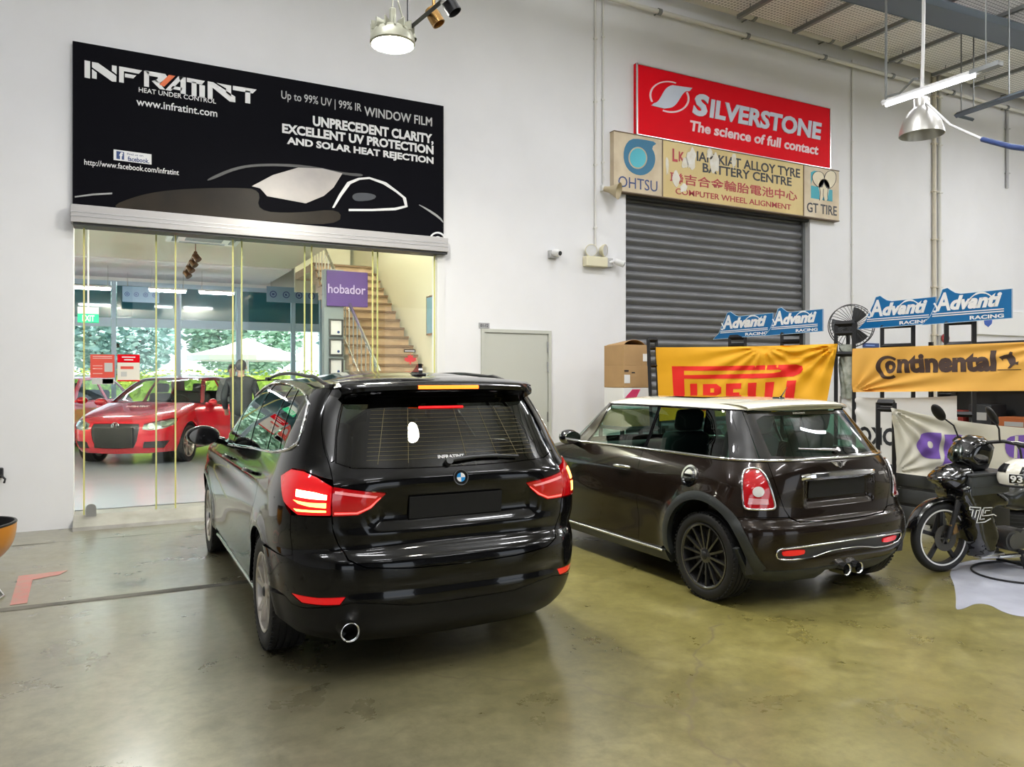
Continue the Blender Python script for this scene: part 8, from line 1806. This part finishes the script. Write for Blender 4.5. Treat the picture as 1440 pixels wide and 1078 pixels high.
def person(label, loc, rotz, s, jacket, trousers, arms):
    """faces local +y; arms = (elbow, wrist) for the left and the right"""
    p = thing('person', label, 'person', loc, rotz); S = lambda x, y, z: (x*s, y*s, z*s); R = lambda *r: tuple(q*s for q in r) if len(r) > 1 else (r[0]*s, r[0]*s)
    N = [(S(0, 0, .97), R(.15, .11)), (S(0, -.01, 1.12), R(.14, .10)), (S(0, -.01, 1.30), R(.16, .11)), (S(0, -.015, 1.44), R(.12, .09)), (S(0, -.01, 1.52), R(.055)), (S(0, .01, 1.57), R(.058, .062)), (S(0, .02, 1.64), R(.075, .092)), (S(0, .015, 1.72), R(.070, .085))]
    E = [(i, i+1) for i in range(7)]
    def limb(st, pts): 
        k = st
        for q, r in pts: N.append((S(*q), R(*r) if hasattr(r, '__len__') else R(r))); E.append((k, len(N)-1)); k = len(N)-1
        return k
    for sg, (el, wr) in zip((-1, 1), arms):
        k = limb(3, [((sg*.19, -.015, 1.42), .055), (el, .045), (((el[0]+wr[0])/2, (el[1]+wr[1])/2, (el[2]+wr[2])/2), .042), (wr, .030)])
        d = unit(np.array(wr)-np.array(el)); palm = np.array(wr)+d*.05; kp = limb(k, [(tuple(palm), (.036, .020))])
        sd = unit(np.cross(d, (0, 1, 0.001)))
        for f in range(4): b = palm+d*.035+sd*(.027-.018*f); limb(kp, [(tuple(b), .0095), (tuple(b+d*.035+np.array((0, .008, 0))), .0085), (tuple(b+d*(.058-.005*abs(f-1.4))+np.array((0, .02, 0))), .0075)])
        b = np.array(wr)+d*.02+sd*.03+np.array((0, .015, 0)); limb(k, [(tuple(b), .011), (tuple(b+d*.035+np.array((0, .02, 0))), .009)])
        limb(0, [((sg*.09, 0, .90), .085), ((sg*.10, .01, .50), .058), ((sg*.10, -.01, .28), .055), ((sg*.10, -.02, .09), .040), ((sg*.105, .03, .045), (.045, .035)), ((sg*.115, .13, .03), (.042, .025))])
    skin_mesh('body', N, E, m_skin, p)
    # jacket: torso and sleeves; trousers; shoes
    J = [(S(0, 0, .80), R(.215, .165)), (S(0, -.01, 1.08), R(.195, .150)), (S(0, -.01, 1.30), R(.20, .145)), (S(0, -.015, 1.44), R(.15, .115)), (S(0, -.012, 1.545), R(.085, .088))]; JE = [(0, 1), (1, 2), (2, 3), (3, 4)]
    for sg, (el, wr) in zip((-1, 1), arms):
        k = 3
        for q, r in (((sg*.195, -.015, 1.42), .075), (el, .062), (tuple(np.array(el)+(np.array(wr)-np.array(el))*.55), .055), (tuple(np.array(el)+(np.array(wr)-np.array(el))*.95), .045)): J.append((S(*q), R(r))); JE.append((k, len(J)-1)); k = len(J)-1
    skin_mesh('jacket', J, JE, jacket, p)
    T = [(S(0, 0, 1.05), R(.165, .125)), (S(0, 0, .90), R(.170, .125))]; TE = [(0, 1)]
    for sg in (-1, 1):
        k = 1
        for q, r in (((sg*.09, 0, .82), .098), ((sg*.10, .01, .50), .074), ((sg*.10, -.01, .28), .068), ((sg*.10, -.02, .09), .062)): T.append((S(*q), R(r))); TE.append((k, len(T)-1)); k = len(T)-1
    skin_mesh('trousers', T, TE, trousers, p)
    for sg in (-1, 1): mb = MB(); mb.ball(S(sg*.11, .05, .045), R(.052, .14, .045), 16, 10); mb.obj('shoe', m_black, p, 60, world=False)
    mb = MB(); mb.ball(S(0, -.004, 1.70), R(.088, .108, .10), 22, 14); mb.v = [v if not (v[1] > .055*s and v[2] < 1.74*s) else (v[0]*.9, .05*s, v[2]) for v in mb.v]; mb.v = [(v[0], v[1], max(v[2], (1.60 if v[1] < 0 else 1.66)*s)) for v in mb.v]; mb.obj('hair', m_hair, p, 60, world=False)
    mb = MB(); mb.ball(S(0, .115, 1.655), R(.013, .022, .022), 10, 8); mb.obj('nose', m_skin, p, 60, world=False)
    for sg in (-1, 1):
        mb = MB(); mb.ball(S(sg*.032, .092, 1.685), R(.013, .010, .007), 10, 6); mb.obj('eye', m_signwhite, p, 60, world=False)
        mb = MB(); mb.ball(S(sg*.032, .100, 1.685), R(.006, .005, .006), 8, 6); mb.obj('pupil', m_black, p, 60, world=False)
        mb = MB(); mb.ball(S(sg*.083, .0, 1.66), R(.012, .024, .034), 10, 8); mb.obj('ear', m_skin, p, 60, world=False)
    mb = MB(); mb.tube([S(-.022, .100, 1.612), S(0, .106, 1.610), S(.022, .100, 1.612)], .005*s, 6); mb.obj('mouth', mat('lips', (.35, .13, .11), .5) if 'lips' not in bpy.data.materials else bpy.data.materials['lips'], p, 60, world=False)
    return p
AD = (((-.27, -.03, 1.16), (-.25, .14, .96)), ((.27, -.03, 1.16), (.24, .16, .98)))
person('person in a dark jacket seen from behind, standing by the open red car door', (1.86, 13.05, FLZ), math.radians(-12), .965, m_cloth_dark, m_cloth_trouser, AD)
person('person with black hair behind the open red car door, only the head in view', (2.10, 15.85, FLZ), math.radians(165), .95, m_cloth_shirt, m_cloth_trouser, AD)
